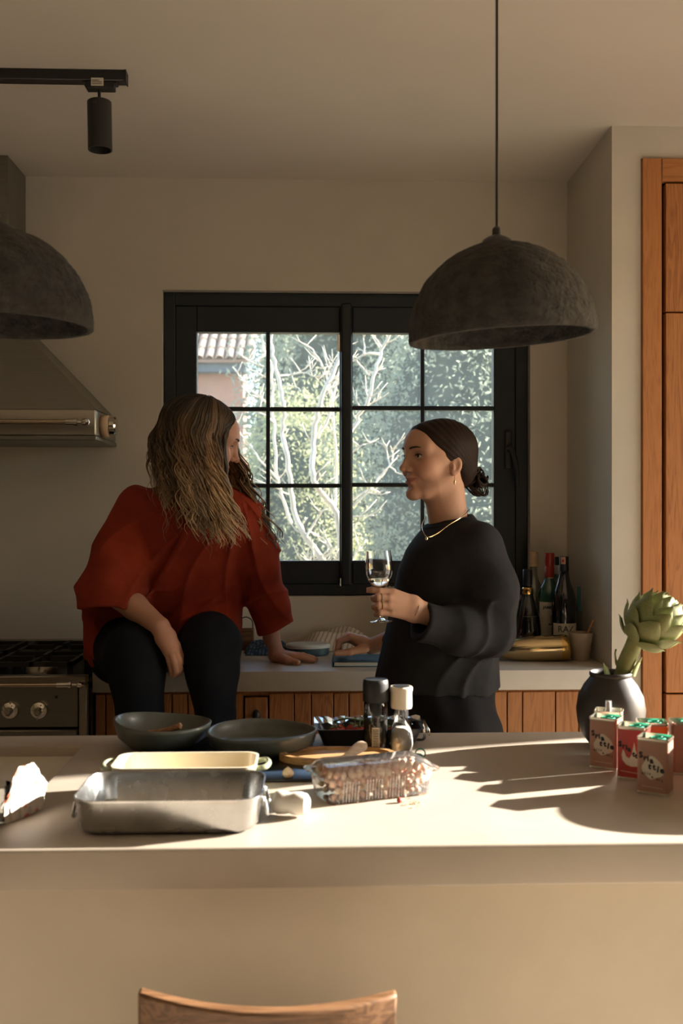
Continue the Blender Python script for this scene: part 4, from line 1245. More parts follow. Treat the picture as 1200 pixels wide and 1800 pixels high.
mat('cream_enamel', (0.80, 0.72, 0.56), 0.25, coat=0.4)
mat('sage_enamel', (0.30, 0.33, 0.22), 0.3, coat=0.3)
dx = (at(205, 1320, 1.80).x + at(456, 1320, 1.80).x) / 2
ds = empty('baking_dish', (dx, 1.776, IT), 'cream enamel baking dish with sage handles behind the metal pan', 'baking dish')
tray('dish_wall', [(0.112, 0.046, 0.02, 0.001), (0.118, 0.052, 0.022, 0.008), (0.126, 0.058, 0.026, 0.056)], M_['sage_enamel'], ds, cap_last=False)
tray('dish_lining', [(0.126, 0.058, 0.026, 0.0562), (0.1265, 0.0585, 0.026, 0.0600), (0.122, 0.054, 0.024, 0.0600), (0.117, 0.050, 0.022, 0.012), (0.112, 0.045, 0.02, 0.009)], M_['cream_enamel'], ds, cap_first=False)
for sx in (-1, 1):
    tube('handle', spline([(sx * 0.122, -0.028, 0.050), (sx * 0.140, -0.026, 0.053), (sx * 0.146, 0, 0.054), (sx * 0.140, 0.026, 0.053), (sx * 0.122, 0.028, 0.050)], 6), 0.0052, M_['sage_enamel'], ds, n=10, flat=0.8)

m, nt, b = newmat('aluminium')
b.inputs['Metallic'].default_value = 1.0; b.inputs['Roughness'].default_value = 0.38
v = coords(nt)
nt.links.new(ramp(nt, [(0.3, (0.42, 0.425, 0.42)), (0.7, (0.63, 0.64, 0.645))], noise(nt, v, 18, 6)), b.inputs['Base Color'])
mr = nt.nodes.new('ShaderNodeMapRange'); mr.inputs['To Min'].default_value = 0.16; mr.inputs['To Max'].default_value = 0.36
nt.links.new(noise(nt, v, 30, 5), mr.inputs['Value']); nt.links.new(mr.outputs[0], b.inputs['Roughness'])
bump(nt, b, noise(nt, v, 25, 5), 0.12, 0.002)
pxc = (at(139, 1420, 1.60).x + at(461, 1420, 1.60).x) / 2
pn = empty('roasting_pan', (pxc, 1.627, IT), 'dull aluminium roasting pan at the front of the island', 'roasting pan')
tray('pan_body', [(0.122, 0.070, 0.03, 0.0005), (0.134, 0.080, 0.034, 0.004), (0.140, 0.0855, 0.036, 0.012), (0.146, 0.089, 0.038, 0.052), (0.1475, 0.0905, 0.039, 0.055), (0.1475, 0.0905, 0.039, 0.057), (0.1455, 0.0885, 0.038, 0.057),
                  (0.1435, 0.0865, 0.037, 0.052), (0.138, 0.083, 0.035, 0.012), (0.130, 0.076, 0.033, 0.006), (0.12, 0.068, 0.03, 0.004)], M_['aluminium'], pn, n=8)
for sx in (-1, 1):
    for sy in (-1, 1):
        box('handle_bracket', sx * 0.147 - 0.003, sx * 0.147 + 0.003, sy * 0.03 - 0.006, sy * 0.03 + 0.006, 0.030, 0.046, M_['aluminium'], pn, bevel=0.002)
    tube('drop_handle', spline([(sx * 0.150, -0.032, 0.040), (sx * 0.154, -0.034, 0.018), (sx * 0.154, 0.0, 0.012), (sx * 0.154, 0.034, 0.018), (sx * 0.150, 0.032, 0.040)], 5), 0.0026, M_['aluminium'], pn, n=8)
mat('herb_green', (0.16, 0.20, 0.045), 0.6, var=0.3, vscale=60)

# crumpled paper packet and tumbler at the left edge
m, nt, b = newmat('paper_print')
v = coords(nt)
vz = nt.nodes.new('ShaderNodeTexVoronoi'); vz.inputs['Scale'].default_value = 42
nt.links.new(v, vz.inputs['Vector'])
col = ramp(nt, [(0.0, (0.62, 0.16, 0.10)), (0.33, (0.62, 0.16, 0.10)), (0.42, (0.62, 0.58, 0.54)), (1.0, (0.62, 0.58, 0.54))], vz.outputs[0])
nt.links.new(col, b.inputs['Base Color']); b.inputs['Roughness'].default_value = 0.7
mat('paper_white', (0.60, 0.57, 0.53), 0.7, var=0.06)
p0, p1 = ipos(30, 1436), ipos(95, 1400)
V, F = [], []
nL, nA = 22, 22
for i in range(nL + 1):
    u = i / nL
    c_ = Vector((p0.x + (p1.x - p0.x) * u * 1.0, 1.625 + 0.05 * u, 0.020 + 0.021 * math.sin(min(u, .9) * PI / 1.15)))
    wr = (0.011 + 0.019 * math.sin(PI * (0.18 + 0.72 * u))) * (1.0 if u < 0.93 else 0.85)
    for k in range(nA):
        a = 2 * PI * k / nA
        j = 1 + 0.22 * math.sin(5 * a + 7 * u) * math.sin(13 * u + 2) + 0.16 * math.sin(8 * a + 3 + 17 * u)
        r = wr * j
        z = c_.z + r * math.sin(a) * 1.35
        V.append((c_.x + 0.35 * r * math.cos(a), c_.y + r * math.cos(a), IT + max(z, 0.001)))
for i in range(nL):
    for k in range(nA):
        F.append((i * nA + k, i * nA + (k + 1) % nA, (i + 1) * nA + (k + 1) % nA, (i + 1) * nA + k))
F += [tuple(reversed(range(nA))), tuple(range(nL * nA, (nL + 1) * nA))]
o = mesh_obj('paper_packet', V, F, M_['paper_print'], None)
o.data.materials.append(M_['paper_white'])
for pl in o.data.polygons:
    if pl.center[0] > (p0.x + p1.x) / 2 + 0.012: pl.material_index = 1
tag(o, 'crumpled white paper packet with red print at the left edge', 'packet')
p = ipos(-8, 1446)
gl = empty('tumbler', (p.x, p.y, IT), 'clear drinking glass cut off by the left edge', 'glass')
lathe('tumbler_wall', [(0.0001, 0.001), (0.020, 0.001), (0.022, 0.004), (0.0245, 0.062), (0.0230, 0.062), (0.0208, 0.008), (0.0001, 0.007)], M_['clear_glass'], gl, n=32)

# black punnet of tomatoes
mat('black_plastic', (0.010, 0.011, 0.016), 0.28)
mat('tomato', (0.42, 0.03, 0.018), 0.2, coat=0.4)
mat('vine', (0.10, 0.14, 0.05), 0.7)
xl_, xr_ = at(552, 1290, 2.14).x, at(742, 1290, 2.14).x
pt = empty('tomato_punnet', ((xl_ + xr_) / 2, 2.147, IT), 'black plastic punnet behind the pepper grinder', 'punnet')
hw_ = (xr_ - xl_) / 2
tray('punnet_body', [(hw_ - 0.022, 0.042, 0.012, 0.0005), (hw_ - 0.006, 0.054, 0.014, 0.040), (hw_, 0.060, 0.016, 0.0415), (hw_, 0.060, 0.016, 0.043), (hw_ - 0.007, 0.053, 0.014, 0.042), (hw_ - 0.023, 0.041, 0.012, 0.002)], M_['black_plastic'], pt)
# torn clear film left on the rim
V, F = [], []
for i in range(25):
    u = i / 24
    for j in range(4):
        V.append((-hw_ + 2 * hw_ * u, 0.056 - 0.010 * j - (0.062 if u < 0.3 else 0.02) * (j / 3) * (0.6 + 0.4 * math.sin(9 * u)), 0.0435 + 0.006 * math.sin(17 * u + j) ** 2 + 0.004 * (j % 2)))
for i in range(24):
    for j in range(3):
        F.append((i * 4 + j, i * 4 + 4 + j, i * 4 + 5 + j, i * 4 + 1 + j))
mesh_obj('torn_film', V, F, M_['clear_plastic'], pt)
spots = [(-0.072, -0.022, 0.021), (-0.066, 0.018, 0.020), (-0.030, 0.022, 0.020), (-0.022, -0.020, 0.022), (0.018, 0.012, 0.019), (0.050, -0.018, 0.021)]
tms = ['tomato at the left end of the black punnet, nearest the dark dish', 'tomato at the left back of the black punnet', 'tomato in the middle back of the black punnet',
       'tomato in the middle of the black punnet, left of the pepper grinder', 'tomato behind the pepper grinder in the black punnet', 'tomato at the right end of the black punnet']
tproto = None
for (sx, sy, r), lbl in zip(spots, tms):
    t = empty('tomato', (pt.location.x + sx, pt.location.y + sy, IT + 0.0025), 'red ' + lbl, 'tomato', 'tomatoes in the black punnet')
    V, F = lathe_vf([(max(math.sin(PI * k / 12), 1e-3) * r, r * 0.92 * (1 - math.cos(PI * k / 12)) - (0.004 if k == 12 else 0)) for k in range(13)], 20, wob=lambda a, q: 1 + 0.02 * math.cos(5 * a))
    mesh_obj('fruit', V, F, M_['tomato'], t, smooth=True)
    cv = [tube_vf([(0, 0, 1.80 * r), (0.5 * r * math.cos(a), 0.5 * r * math.sin(a), 1.83 * r), (0.75 * r * math.cos(a), 0.75 * r * math.sin(a), 1.74 * r)], [0.002, 0.0018, 0.0006], 5) for a in (0, 1.26, 2.5, 3.8, 5.0)]
    cv.append(tube_vf([(0, 0, 1.8 * r), (0.004, 0.002, 2.3 * r)], [0.002, 0.0016], 5))
    V, F = merge(cv)
    mesh_obj('calyx', V, F, M_['vine'], t, smooth=True)
vine = tag(tube('tomato_vine', spline([(pt.location.x - 0.075, 2.150, IT + 0.0475), (pt.location.x - 0.045, 2.138, IT + 0.056), (pt.location.x - 0.012, 2.146, IT + 0.050), (pt.location.x + 0.03, 2.15, IT + 0.0475)], 5), 0.0022, M_['vine'], n=6),
           'green tomato vine stalk lying over the tomatoes', 'vine')

# grinders
def grinder_base(name, px, Yg, label): 
    p = at(px, 1300, Yg)
    return empty(name, (p.x, Yg, IT), label, 'grinder', 'spice grinders on the island')
mat('matte_black', (0.012, 0.013, 0.015), 0.5)
mat('peppercorn', (0.030, 0.022, 0.016), 0.8, var=0.6, vscale=220, bmp=1.0, bscale=260, bdist=0.004)
mat('salt_white', (0.78, 0.74, 0.68), 0.9, var=0.06, vscale=150, bmp=0.4, bscale=400)
mat('cream_cap', (0.80, 0.73, 0.60), 0.5)
g = grinder_base('pepper_grinder', 660, 2.052, 'tall pepper grinder with a black cap on the island')
lathe('cap', [(0.0230, 0.108), (0.0262, 0.110), (0.0268, 0.114), (0.0266, 0.146), (0.0255, 0.153), (0.0235, 0.1555), (0.0215, 0.1545), (0.0001, 0.1550)], M_['matte_black'], g, n=40)
lathe('glass_body', [(0.0001, 0.001), (0.0235, 0.001), (0.0255, 0.004), (0.0252, 0.075), (0.0245, 0.105), (0.0235, 0.109)], M_['clear_glass'], g, n=40)
lathe('peppercorns', [(0.0001, 0.003), (0.0225, 0.003), (0.0238, 0.006), (0.0236, 0.072), (0.0001, 0.074)], M_['peppercorn'], g, n=40)
lathe('mill_insert', [(0.0001, 0.078), (0.012, 0.080), (0.014, 0.108)], M_['matte_black'], g, n=24)
lb = patch('printed_label', 0.0258, 0.010, 0.060, 0.30, M_['sticker'], g, a0=-PI / 2 - 0.06)
for k in range(13):
    patch('barcode_line', 0.0260, 0.014 + k * 0.0034, 0.0156 + k * 0.0034, 0.24, M_['ink'], g, n=6, a0=-PI / 2 - 0.06)
g = grinder_base('salt_grinder', 705, 2.052, 'salt grinder with a white cap and a flask-shaped glass body')
lathe('cap', [(0.0165, 0.094), (0.0215, 0.0955), (0.0225, 0.100), (0.0222, 0.128), (0.0238, 0.133), (0.0236, 0.138), (0.0215, 0.1405), (0.0185, 0.1400), (0.0001, 0.139)], M_['cream_cap'], g, n=40)
lathe('cap_top', [(0.0001, 0.1392), (0.017, 0.1400), (0.0175, 0.1412), (0.0001, 0.1415)], M_['matte_black'], g, n=30)
lathe('glass_body', [(0.0001, 0.001), (0.018, 0.001), (0.0225, 0.006), (0.0255, 0.020), (0.0252, 0.034), (0.0220, 0.050), (0.0165, 0.063), (0.0135, 0.072), (0.0130, 0.094)], M_['clear_glass'], g, n=40)
lathe('salt', [(0.0001, 0.004), (0.0205, 0.005), (0.0238, 0.020), (0.0236, 0.033), (0.0210, 0.0465), (0.012, 0.056), (0.0001, 0.058)], M_['salt_white'], g, n=40)
for k in range(10):
    a = 2 * PI * k / 10
    tube('neck_rib', [(0.0135 * math.cos(a), 0.0135 * math.sin(a), 0.074), (0.0135 * math.cos(a), 0.0135 * math.sin(a), 0.093)], 0.0012, M_['clear_plastic'], g, n=5)
# small clip-top jar behind
p = at(736, 1290, 2.17)
j = empty('clip_jar', (p.x, 2.175, IT), 'tiny clip-top glass jar beside the salt grinder', 'jar')
lathe('jar_glass', [(0.0001, 0.001), (0.013, 0.001), (0.0155, 0.004), (0.0158, 0.030), (0.0135, 0.034), (0.0135, 0.037)], M_['clear_glass'], j, n=28)
lathe('glass_lid', [(0.0140, 0.0375), (0.0152, 0.039), (0.0150, 0.044), (0.010, 0.047), (0.0001, 0.0475)], M_['clear_glass'], j, n=28)
tube('wire_clip', spline([(0.0165, -0.006, 0.034), (0.022, -0.008, 0.024), (0.024, -0.004, 0.012), (0.020, 0.0, 0.014), (0.018, 0.004, 0.030), (0.0165, 0.006, 0.036)], 4), 0.0011, M_['chrome'], j, n=6)
lathe('wire_ring', [(0.0140, 0.0355), (0.0152, 0.0360), (0.0140, 0.0366)], M_['chrome'], j, n=28)
# green pull cap
p = ipos(733, 1336)
gp = empty('green_cap', (p.x, p.y, IT), 'small green plastic pull cap lying beside the salt grinder', 'bottle cap')
mat('green_plastic', (0.01, 0.20, 0.13), 0.35)
lathe('cap_disc', [(0.0001, 0.0005), (0.010, 0.0005), (0.0115, 0.002), (0.0110, 0.010), (0.009, 0.012), (0.0001, 0.012)], M_['green_plastic'], gp, n=28)
tube('pull_ring', [(0.006 + 0.010 * math.cos(a), -0.002, 0.0135 + 0.0095 * math.sin(a)) for a in [k * 2 * PI / 20 for k in range(21)]], 0.0014, M_['green_plastic'], gp, n=8)

# wooden board with spatula
bd_c = at(592, 1340, 1.985)
bd = tag(mesh_obj('cutting_board', *(lambda: (lambda pts: (
    [(x, y, 0.0) for x, y in pts] + [(x * 1.0, y * 1.0, 0.010) for x, y in pts] + [(x * 0.985, y * 0.97, 0.0135) for x, y in pts] + [(x * 0.90, y * 0.82, 0.0135) for x, y in pts] + [(x * 0.87, y * 0.78, 0.009) for x, y in pts],
    [tuple(reversed(range(len(pts))))] + [(r * len(pts) + i, r * len(pts) + (i + 1) % len(pts), (r + 1) * len(pts) + (i + 1) % len(pts), (r + 1) * len(pts) + i) for r in range(4) for i in range(len(pts))] + [tuple(range(4 * len(pts), 5 * len(pts)))]))(
    [(0.118 * math.copysign(abs(math.cos(a)) ** 0.7, math.cos(a)) * (1.0 if math.cos(a) > 0 else 0.98), 0.058 * math.copysign(abs(math.sin(a)) ** (0.8 if math.cos(a) > 0 else 1.15), math.sin(a))) for a in [k * 2 * PI / 56 for k in range(56)]]))(), M_['board_wood'], None, smooth=True),
    'oiled wooden serving board with a rim behind the nut tray', 'cutting board')
bd.data.set_sharp_from_angle(angle=math.radians(35))
bd.location = (bd_c.x, 1.985, IT + 0.0064); bd.rotation_euler = (0, 0, math.radians(-4))
a0, a1 = at(601, 1352, 1.93), at(638, 1318, 2.00)
sp = spline([(a0.x - 0.02, 1.925, IT + 0.0185), (a0.x + 0.004, 1.938, IT + 0.0215), (a1.x - 0.008, 1.975, IT + 0.033), (a1.x + 0.006, 1.985, IT + 0.0375)], 4)
tag(tube('wooden_spatula', sp, [0.0085, 0.007, 0.0062, 0.006, 0.006, 0.007, 0.009, 0.011, 0.012, 0.0118, 0.0105, 0.008, 0.003], M_['pale_wood'], n=14, flat=0.35), 'pale wooden spatula propped on the serving board', 'spatula')
# garlic
p = ipos(506, 1372)
gc = empty('garlic_clove', (p.x, max(p.y, 1.853), IT + 0.006), 'small orange-skinned garlic clove on the black hob', 'garlic')
mat('garlic_skin', (0.62, 0.32, 0.14), 0.5, alt=(0.80, 0.70, 0.55), vscale=70)
lathe('clove', [(0.0001, 0.0), (0.006, 0.001), (0.0095, 0.006), (0.0090, 0.011), (0.005, 0.016), (0.0012, 0.019), (0.0001, 0.020)], M_['garlic_skin'], gc, n=20, sx=1.15)

# white plastic lid lying by the tray
p = ipos(530, 1436)
wl = empty('white_cup', (p.x, p.y, IT), 'small white plastic cup tipped on its side at the front', 'cup')
mat('white_plastic', (0.82, 0.80, 0.74), 0.45, sss=0.1)
Mq = Matrix.Translation((-0.045, 0.012, 0.0215)) @ Matrix.Rotation(math.radians(90), 4, 'Y') @ Matrix.Rotation(0.25, 4, 'X')
lathe('cup_shell', [(0.0120, 0.0), (0.0165, 0.001), (0.0190, 0.006), (0.0185, 0.018), (0.0168, 0.026), (0.0185, 0.034), (0.0190, 0.044), (0.0165, 0.054), (0.0100, 0.059), (0.0001, 0.060)], M_['white_plastic'], wl, n=36, M=Mq)
lathe('cup_lining', [(0.0120, 0.0), (0.0118, 0.030), (0.010, 0.040), (0.0001, 0.041)], M_['white_plastic'], wl, n=36, M=Mq)

# clamshell of shelled nuts
nc = Vector((0.115, 1.778)); na = math.radians(20)
fl = ipos(577, 1419); fr = ipos(764, 1397)
dirx = (fr - fl); na = math.atan2(dirx.y, dirx.x); LN = dirx.length; WN = 0.098
ctr = fl + dirx * 0.5 + Vector((-math.sin(na), math.cos(na), 0)) * WN / 2
cs = empty('plastic_clamshell', (ctr.x, ctr.y, IT), 'ribbed clear plastic clamshell full of shelled nuts', 'food tray', rz=na)
HN = 0.043
tray('tray_wall', [(LN / 2 - 0.006, WN / 2 - 0.006, 0.012, 0.0005), (LN / 2 + 0.002, WN / 2, 0.014, HN - 0.003), (LN / 2 + 0.003, WN / 2 + 0.002, 0.014, HN)], M_['clear_plastic'], cs, cap_last=False)
tray('tray_rim', [(LN / 2 + 0.003, WN / 2 + 0.002, 0.014, HN), (LN / 2 + 0.012, WN / 2 + 0.008, 0.018, HN + 0.001), (LN / 2 + 0.0125, WN / 2 + 0.0085, 0.018, HN + 0.004), (LN / 2 + 0.002, WN / 2 + 0.001, 0.014, HN + 0.0042)], M_['clear_plastic'], cs, cap_first=False, cap_last=False)
tray('lid', [(LN / 2 + 0.002, WN / 2 + 0.001, 0.014, HN + 0.0042), (LN / 2 - 0.002, WN / 2 - 0.004, 0.014, HN + 0.013), (LN / 2 - 0.008, WN / 2 - 0.010, 0.014, HN + 0.017)], M_['clear_plastic'], cs, cap_first=False)
for g_ in range(4):
    for k in range(6):
        x = -LN / 2 + 0.028 + g_ * (LN - 0.04) / 3.7 + k * 0.0055
        tube('rib', [(x, -WN / 2 + 0.004, 0.004), (x, -WN / 2 - 0.0012, HN - 0.003)], 0.0011, M_['clear_plastic'], cs, n=5)
m, nt, b = newmat('nut_skin')
oi = nt.nodes.new('ShaderNodeObjectInfo')
nt.links.new(ramp(nt, [(0.0, (0.72, 0.38, 0.25)), (0.5, (0.85, 0.56, 0.40)), (1.0, (0.92, 0.75, 0.58))], oi.outputs['Random']), b.inputs['Base Color'])
b.inputs['Roughness'].default_value = 0.5
bm = bmesh.new()
bmesh.ops.create_icosphere(bm, subdivisions=2, radius=1.0)
for v_ in bm.verts:
    k = 1 + 0.13 * math.sin(4 * v_.co.x + 1) * math.sin(5 * v_.co.y) + 0.08 * math.sin(7 * v_.co.z)
    v_.co = Vector((v_.co.x * 1.25 * k, v_.co.y * 0.92 * k, v_.co.z * 0.85 * k))
nut_me = bpy.data.meshes.new('nut'); bm.to_mesh(nut_me); bm.free(); nut_me.materials.append(M_['nut_skin'])
nut_me.polygons.foreach_set('use_smooth', [True] * len(nut_me.polygons))
nR = 0.0070
NX, NY, NZ = 13, 6, 3
Rz = Matrix.Rotation(na, 3, 'Z')
for iz in range(NZ + 1):
    for iy in range(NY):
        for ix in range(NX):
            if 0 < iy < NY - 1 and iz < NZ - 1: continue      # the hidden heart of the heap
            sh_ = 0.008 * (1 - iz / NZ)
            hx_, hy_ = LN / 2 - 0.011 - sh_ * 0.6, WN / 2 - 0.011 - sh_ * 0.5
            x = -hx_ + 2 * hx_ * (ix + 0.25 + 0.5 * ((iz + iy) % 2)) / NX + random.uniform(-1, 1) * 0.0015
            y = -hy_ + 2 * hy_ * (iy + 0.5) / NY + random.uniform(-1, 1) * 0.0015
            z = 0.0085 + iz * 0.0125 + random.uniform(-1, 1) * 0.001
            if iz == NZ:
                if random.random() < 0.12 or abs(y) > hy_ * 0.9: continue
                z += random.uniform(-0.002, 0.002)
            o = bpy.data.objects.new('nut', nut_me); C.objects.link(o)
            o.location = Vector((ctr.x, ctr.y, IT)) + Rz @ Vector((x, y, z))
            o.rotation_euler = (random.uniform(0, 6), random.uniform(0, 6), random.uniform(0, 6))
            s = nR * random.uniform(0.86, 1.1)
            o.scale = (s, s, s)
            tag(o, 'shelled pinkish nut heaped inside the clear clamshell', 'nut', 'shelled nuts in the clamshell')
# crumbs
mat('crumb_red', (0.45, 0.06, 0.04), 0.6)
mat('crumb_tan', (0.70, 0.50, 0.32), 0.8)
p = ipos(702, 1411)
V, F = lathe_vf([(0.0001, 0), (0.004, 0.001), (0.005, 0.004), (0.0035, 0.0075), (0.0001, 0.009)], 10, wob=lambda a, q: 1 + 0.2 * math.sin(3 * a))
o = mesh_obj('red_crumb', V, F, M_['crumb_red'], None, smooth=True); o.location = (p.x, p.y, IT)
tag(o, 'red crumb lying in front of the nut clamshell', 'crumb')
bm = bmesh.new()
for k in range(26):
    q = ipos(random.gauss(722, 10), random.gauss(1412, 4))
    s = random.uniform(0.0005, 0.0014)
    add_box(bm, -s, s, -s, s, 0, 2 * s, M=Matrix.Translation((q.x, q.y, IT)) @ Matrix.Rotation(random.uniform(0, 3), 4, 'Z'))
o = bm_obj('nut_crumbs', bm, M_['crumb_tan'])
tag(o, 'scatter of tan nut crumbs on the bright worktop', 'crumbs', kind='stuff')

# ------------------------------------------------------------------ oil tins
mat('tin_pink', (0.42, 0.24, 0.185), 0.42, var=0.04)
mat('tin_red', (0.46, 0.055, 0.045), 0.38)
mat('tin_orange', (0.75, 0.16, 0.035), 0.4)
mat('tin_metal', (0.72, 0.68, 0.58), 0.28, 1.0)
mat('tin_cream', (0.66, 0.62, 0.52), 0.5)
mat('tin_green', (0.02, 0.28, 0.18), 0.4)
TW, TD, TH = 0.0545, 0.046, 0.0995
def blob(r0, seed):
    pts = []
    for k in range(40):
        a = 2 * PI * k / 40
        pts.append((r0 * (1 + 0.16 * math.sin(2 * a + seed) + 0.10 * math.sin(3 * a + 2 * seed)) * math.cos(a), r0 * (1.22 + 0.14 * math.sin(3 * a + seed)) * math.sin(a)))
    return pts
def tin(px, py, rz, body, label, kind='text', spout=False, corner=True):
    """px, py: the front left bottom corner"""
    p = ipos(px, py) if corner else px
    rz = math.radians(rz)
    fd = Vector((math.cos(rz), math.sin(rz), 0)); dd = Vector((-math.sin(rz), math.cos(rz), 0))
    c = p + fd * TW / 2 + dd * TD / 2
    t = empty('oil_tin', (c.x, c.y, IT), label, 'tin', 'small oil tins on the island', rz=rz)
    hx_, hy_ = TW / 2, TD / 2
    tray('tin_body', [(hx_ - 0.0005, hy_ - 0.0005, 0.006, 0.0025), (hx_, hy_, 0.006, 0.004), (hx_, hy_, 0.006, TH - 0.006)], M_[body], t, n=5, cap_last=False)
    tray('bottom_rim', [(hx_ + 0.0004, hy_ + 0.0004, 0.006, 0.0003), (hx_ + 0.0008, hy_ + 0.0008, 0.006, 0.0018), (hx_, hy_, 0.006, 0.0042)], M_['tin_metal'], t, n=5, cap_last=False)
    tray('top_rim', [(hx_, hy_, 0.006, TH - 0.0062), (hx_ + 0.001, hy_ + 0.001, 0.006, TH - 0.003), (hx_ + 0.0006, hy_ + 0.0006, 0.006, TH), (hx_ - 0.0012, hy_ - 0.0012, 0.005, TH), (hx_ - 0.0015, hy_ - 0.0015, 0.005, TH - 0.010)], M_['tin_metal'], t, n=5, cap_first=False)
    if spout:
        lathe('spout', [(0.011, TH - 0.0098), (0.0105, TH - 0.001), (0.0065, TH + 0.002), (0.0062, TH + 0.018), (0.0001, TH + 0.0185)], M_['clear_plastic'], t, n=24)
        lathe('spout_core', [(0.0045, TH - 0.004), (0.0042, TH + 0.016), (0.0001, TH + 0.0165)], M_['white_plastic'], t, n=20)
    else:
        lathe('pull_cap', [(0.0155, TH - 0.0098), (0.0150, TH - 0.0040), (0.0120, TH - 0.0018), (0.009, TH - 0.0040), (0.0001, TH - 0.0040)], M_['tin_green'], t, n=28, loc=(0.004, 0.0, 0))
        tube('pull_ring', [(0.004 + 0.008 * math.cos(a), 0.004 * math.sin(a) * 1.6, TH - 0.0012 + 0.0012 * math.cos(a)) for a in [k * 2 * PI / 18 for k in range(19)]], 0.0010, M_['tin_green'], t, n=6)
    yf = -hy_ - 0.0003
    if kind == 'text':
        for nm, sd in (('front', 0),):
            pts = blob(0.0165, 1.9)
            V = [(0.0015 + x, yf, 0.047 + z) for x, z in pts]
            mesh_obj('printed_blob', V, [tuple(range(len(V)))], M_['tin_cream'], t)
        for body_, size, dx_, dz, ro in (('S', .0125, -0.0195, 0.0680, 0.1), ('r', .0115, -0.0125, 0.0640, -0.1), ('i', .0115, -0.0072, 0.0630, 0.0), ('a', .0125, -0.0010, 0.0600, 0.1),
                                         ('t', .0125, -0.0040, 0.0495, -0.1), ('t', .0130, 0.0035, 0.0490, 0.1), ('l', .0130, 0.0100, 0.0455, -0.15), ('e', .0135, 0.0170, 0.0450, 0.1)):
            V, F = text_vf(body_, size * 1.12, bold=0.0008)
            cr_, sr_ = math.cos(ro), math.sin(ro)
            mesh_obj('letter', [(dx_ + x * cr_ - y * sr_, yf - 0.0003, dz + x * sr_ + y * cr_) for x, y, z in V], F, M_['ink'], t)
        for k, ch_ in enumerate('olive oil'):
            if ch_ == ' ': continue
            V, F = text_vf(ch_, 0.0075, bold=0.0002)
            xx = -0.0165 + k * 0.0042
            mesh_obj('letter', [(xx + x, yf - 0.0003, 0.0365 - 0.30 * (xx + 0.0165) * (xx > -0.002) + y) for x, y, z in V], F, M_['ink'], t)
        mesh_obj('print_line', [(-0.018, yf, 0.0135), (0.018, yf, 0.0120), (0.018, yf, 0.0128), (-0.018, yf, 0.0143)], [(0, 1, 2, 3)], M_['tin_cream'], t)
    elif kind == 'flame':
        pts = [(-0.018, 0.046), (-0.0165, 0.036), (-0.010, 0.028), (0.0, 0.025), (0.010, 0.026), (0.018, 0.032), (0.021, 0.042), (0.017, 0.037), (0.012, 0.045), (0.008, 0.055), (0.005, 0.071), (0.002, 0.056), (0.0, 0.047),
               (-0.004, 0.040), (-0.010, 0.043), (-0.013, 0.052), (-0.0155, 0.056)]
        mesh_obj('printed_flame', [(x, yf, z) for x, z in pts], [tuple(range(len(pts)))], M_['tin_cream'], t)
        for body_, size, dx_, dz in (('S', .0125, -0.021, 0.0650), ('r', .0115, -0.0145, 0.0620), ('i', .011, -0.009, 0.0600), ('a', .0115, -0.004, 0.057), ('t', .012, 0.004, 0.0485), ('t', .012, 0.009, 0.046), ('l', .012, 0.0135, 0.044), ('e', .0125, 0.019, 0.0425)):
            V, F = text_vf(body_, size * 1.1, bold=0.0008)
            mesh_obj('letter', [(dx_ + x, yf - 0.0003, dz + y) for x, y, z in V], F, M_['ink'], t)
        mesh_obj('print_line', [(-0.02, yf, 0.015), (0.018, yf, 0.0125), (0.018, yf, 0.0135), (-0.02, yf, 0.016)], [(0, 1, 2, 3)], M_['tin_cream'], t)
    return t
tin(1035, 1349, -30, 'tin_pink', 'pink oil tin with a cream blob, leftmost of the tins')
tin(1083.5, 1368, -30, 'tin_red', 'red oil tin with a cream flame, between the two pink tins', 'flame')
tin(1118.5, 1393, -33, 'tin_pink', 'pink oil tin nearest the front, before the red tin')
tin(1043, 1336, -22, 'tin_metal', 'bare metal oil tin with a clear spout, next to the vase', None, spout=True)
tin(1122, 1362, -12, 'tin_orange', 'orange oil tin at the back, right of the red tin', None)
tin(1183, 1362, -8, 'tin_pink', 'pink oil tin cut off by the right edge', None)

# ------------------------------------------------------------------ vase and artichoke
vp = at(1073, 1240, 2.10)
VZ = IT
mat('vase_clay', (0.026, 0.023, 0.022), 0.48, var=0.15, vscale=20, bmp=0.06, bscale=80)
vs_ = empty('round_vase', (vp.x, 2.10, VZ), 'round black clay vase at the right, holding the artichoke', 'vase')
lathe('vase_body', [(0.0001, 0.0), (0.036, 0.0), (0.042, 0.003), (0.058, 0.024), (0.069, 0.052), (0.0722, 0.080), (0.068, 0.108), (0.056, 0.132), (0.045, 0.146), (0.0425, 0.150)], M_['vase_clay'], vs_, n=56, sharp=60)
lathe('vase_rim', [(0.0425, 0.150), (0.0445, 0.153), (0.0445, 0.158), (0.042, 0.160), (0.039, 0.157), (0.038, 0.145), (0.050, 0.125)], M_['vase_clay'], vs_, n=56, sharp=60)
mat('artichoke_green', (0.15, 0.18, 0.06), 0.55, alt=(0.27, 0.30, 0.13), vscale=35)
mat('artichoke_stem', (0.17, 0.20, 0.065), 0.6, alt=(0.30, 0.33, 0.14), vscale=25, stretch=(1, 1, 1))
ak = empty('artichoke', (vp.x + 0.012, 2.10, VZ + 0.13), 'large green artichoke on a thick stem standing in the black vase', 'artichoke')
A0 = Vector((vp.x - 0.002, 2.10, VZ + 0.06)); A1 = at(1096, 1178, 2.10); A2 = at(1116, 1128, 2.095); A3 = at(1126, 1112, 2.09)
V, F = tube_vf(spline([A0, A1, A2, A3], 6), [0.017] * 7 + [0.019, 0.0185, 0.018, 0.0175, 0.0175, 0.018, 0.019, 0.021, 0.024, 0.028, 0.03, 0.03], 20)
V = [(x + 0.0012 * math.sin(30 * math.atan2(y - 2.1, x)), y, z) for x, y, z in V]
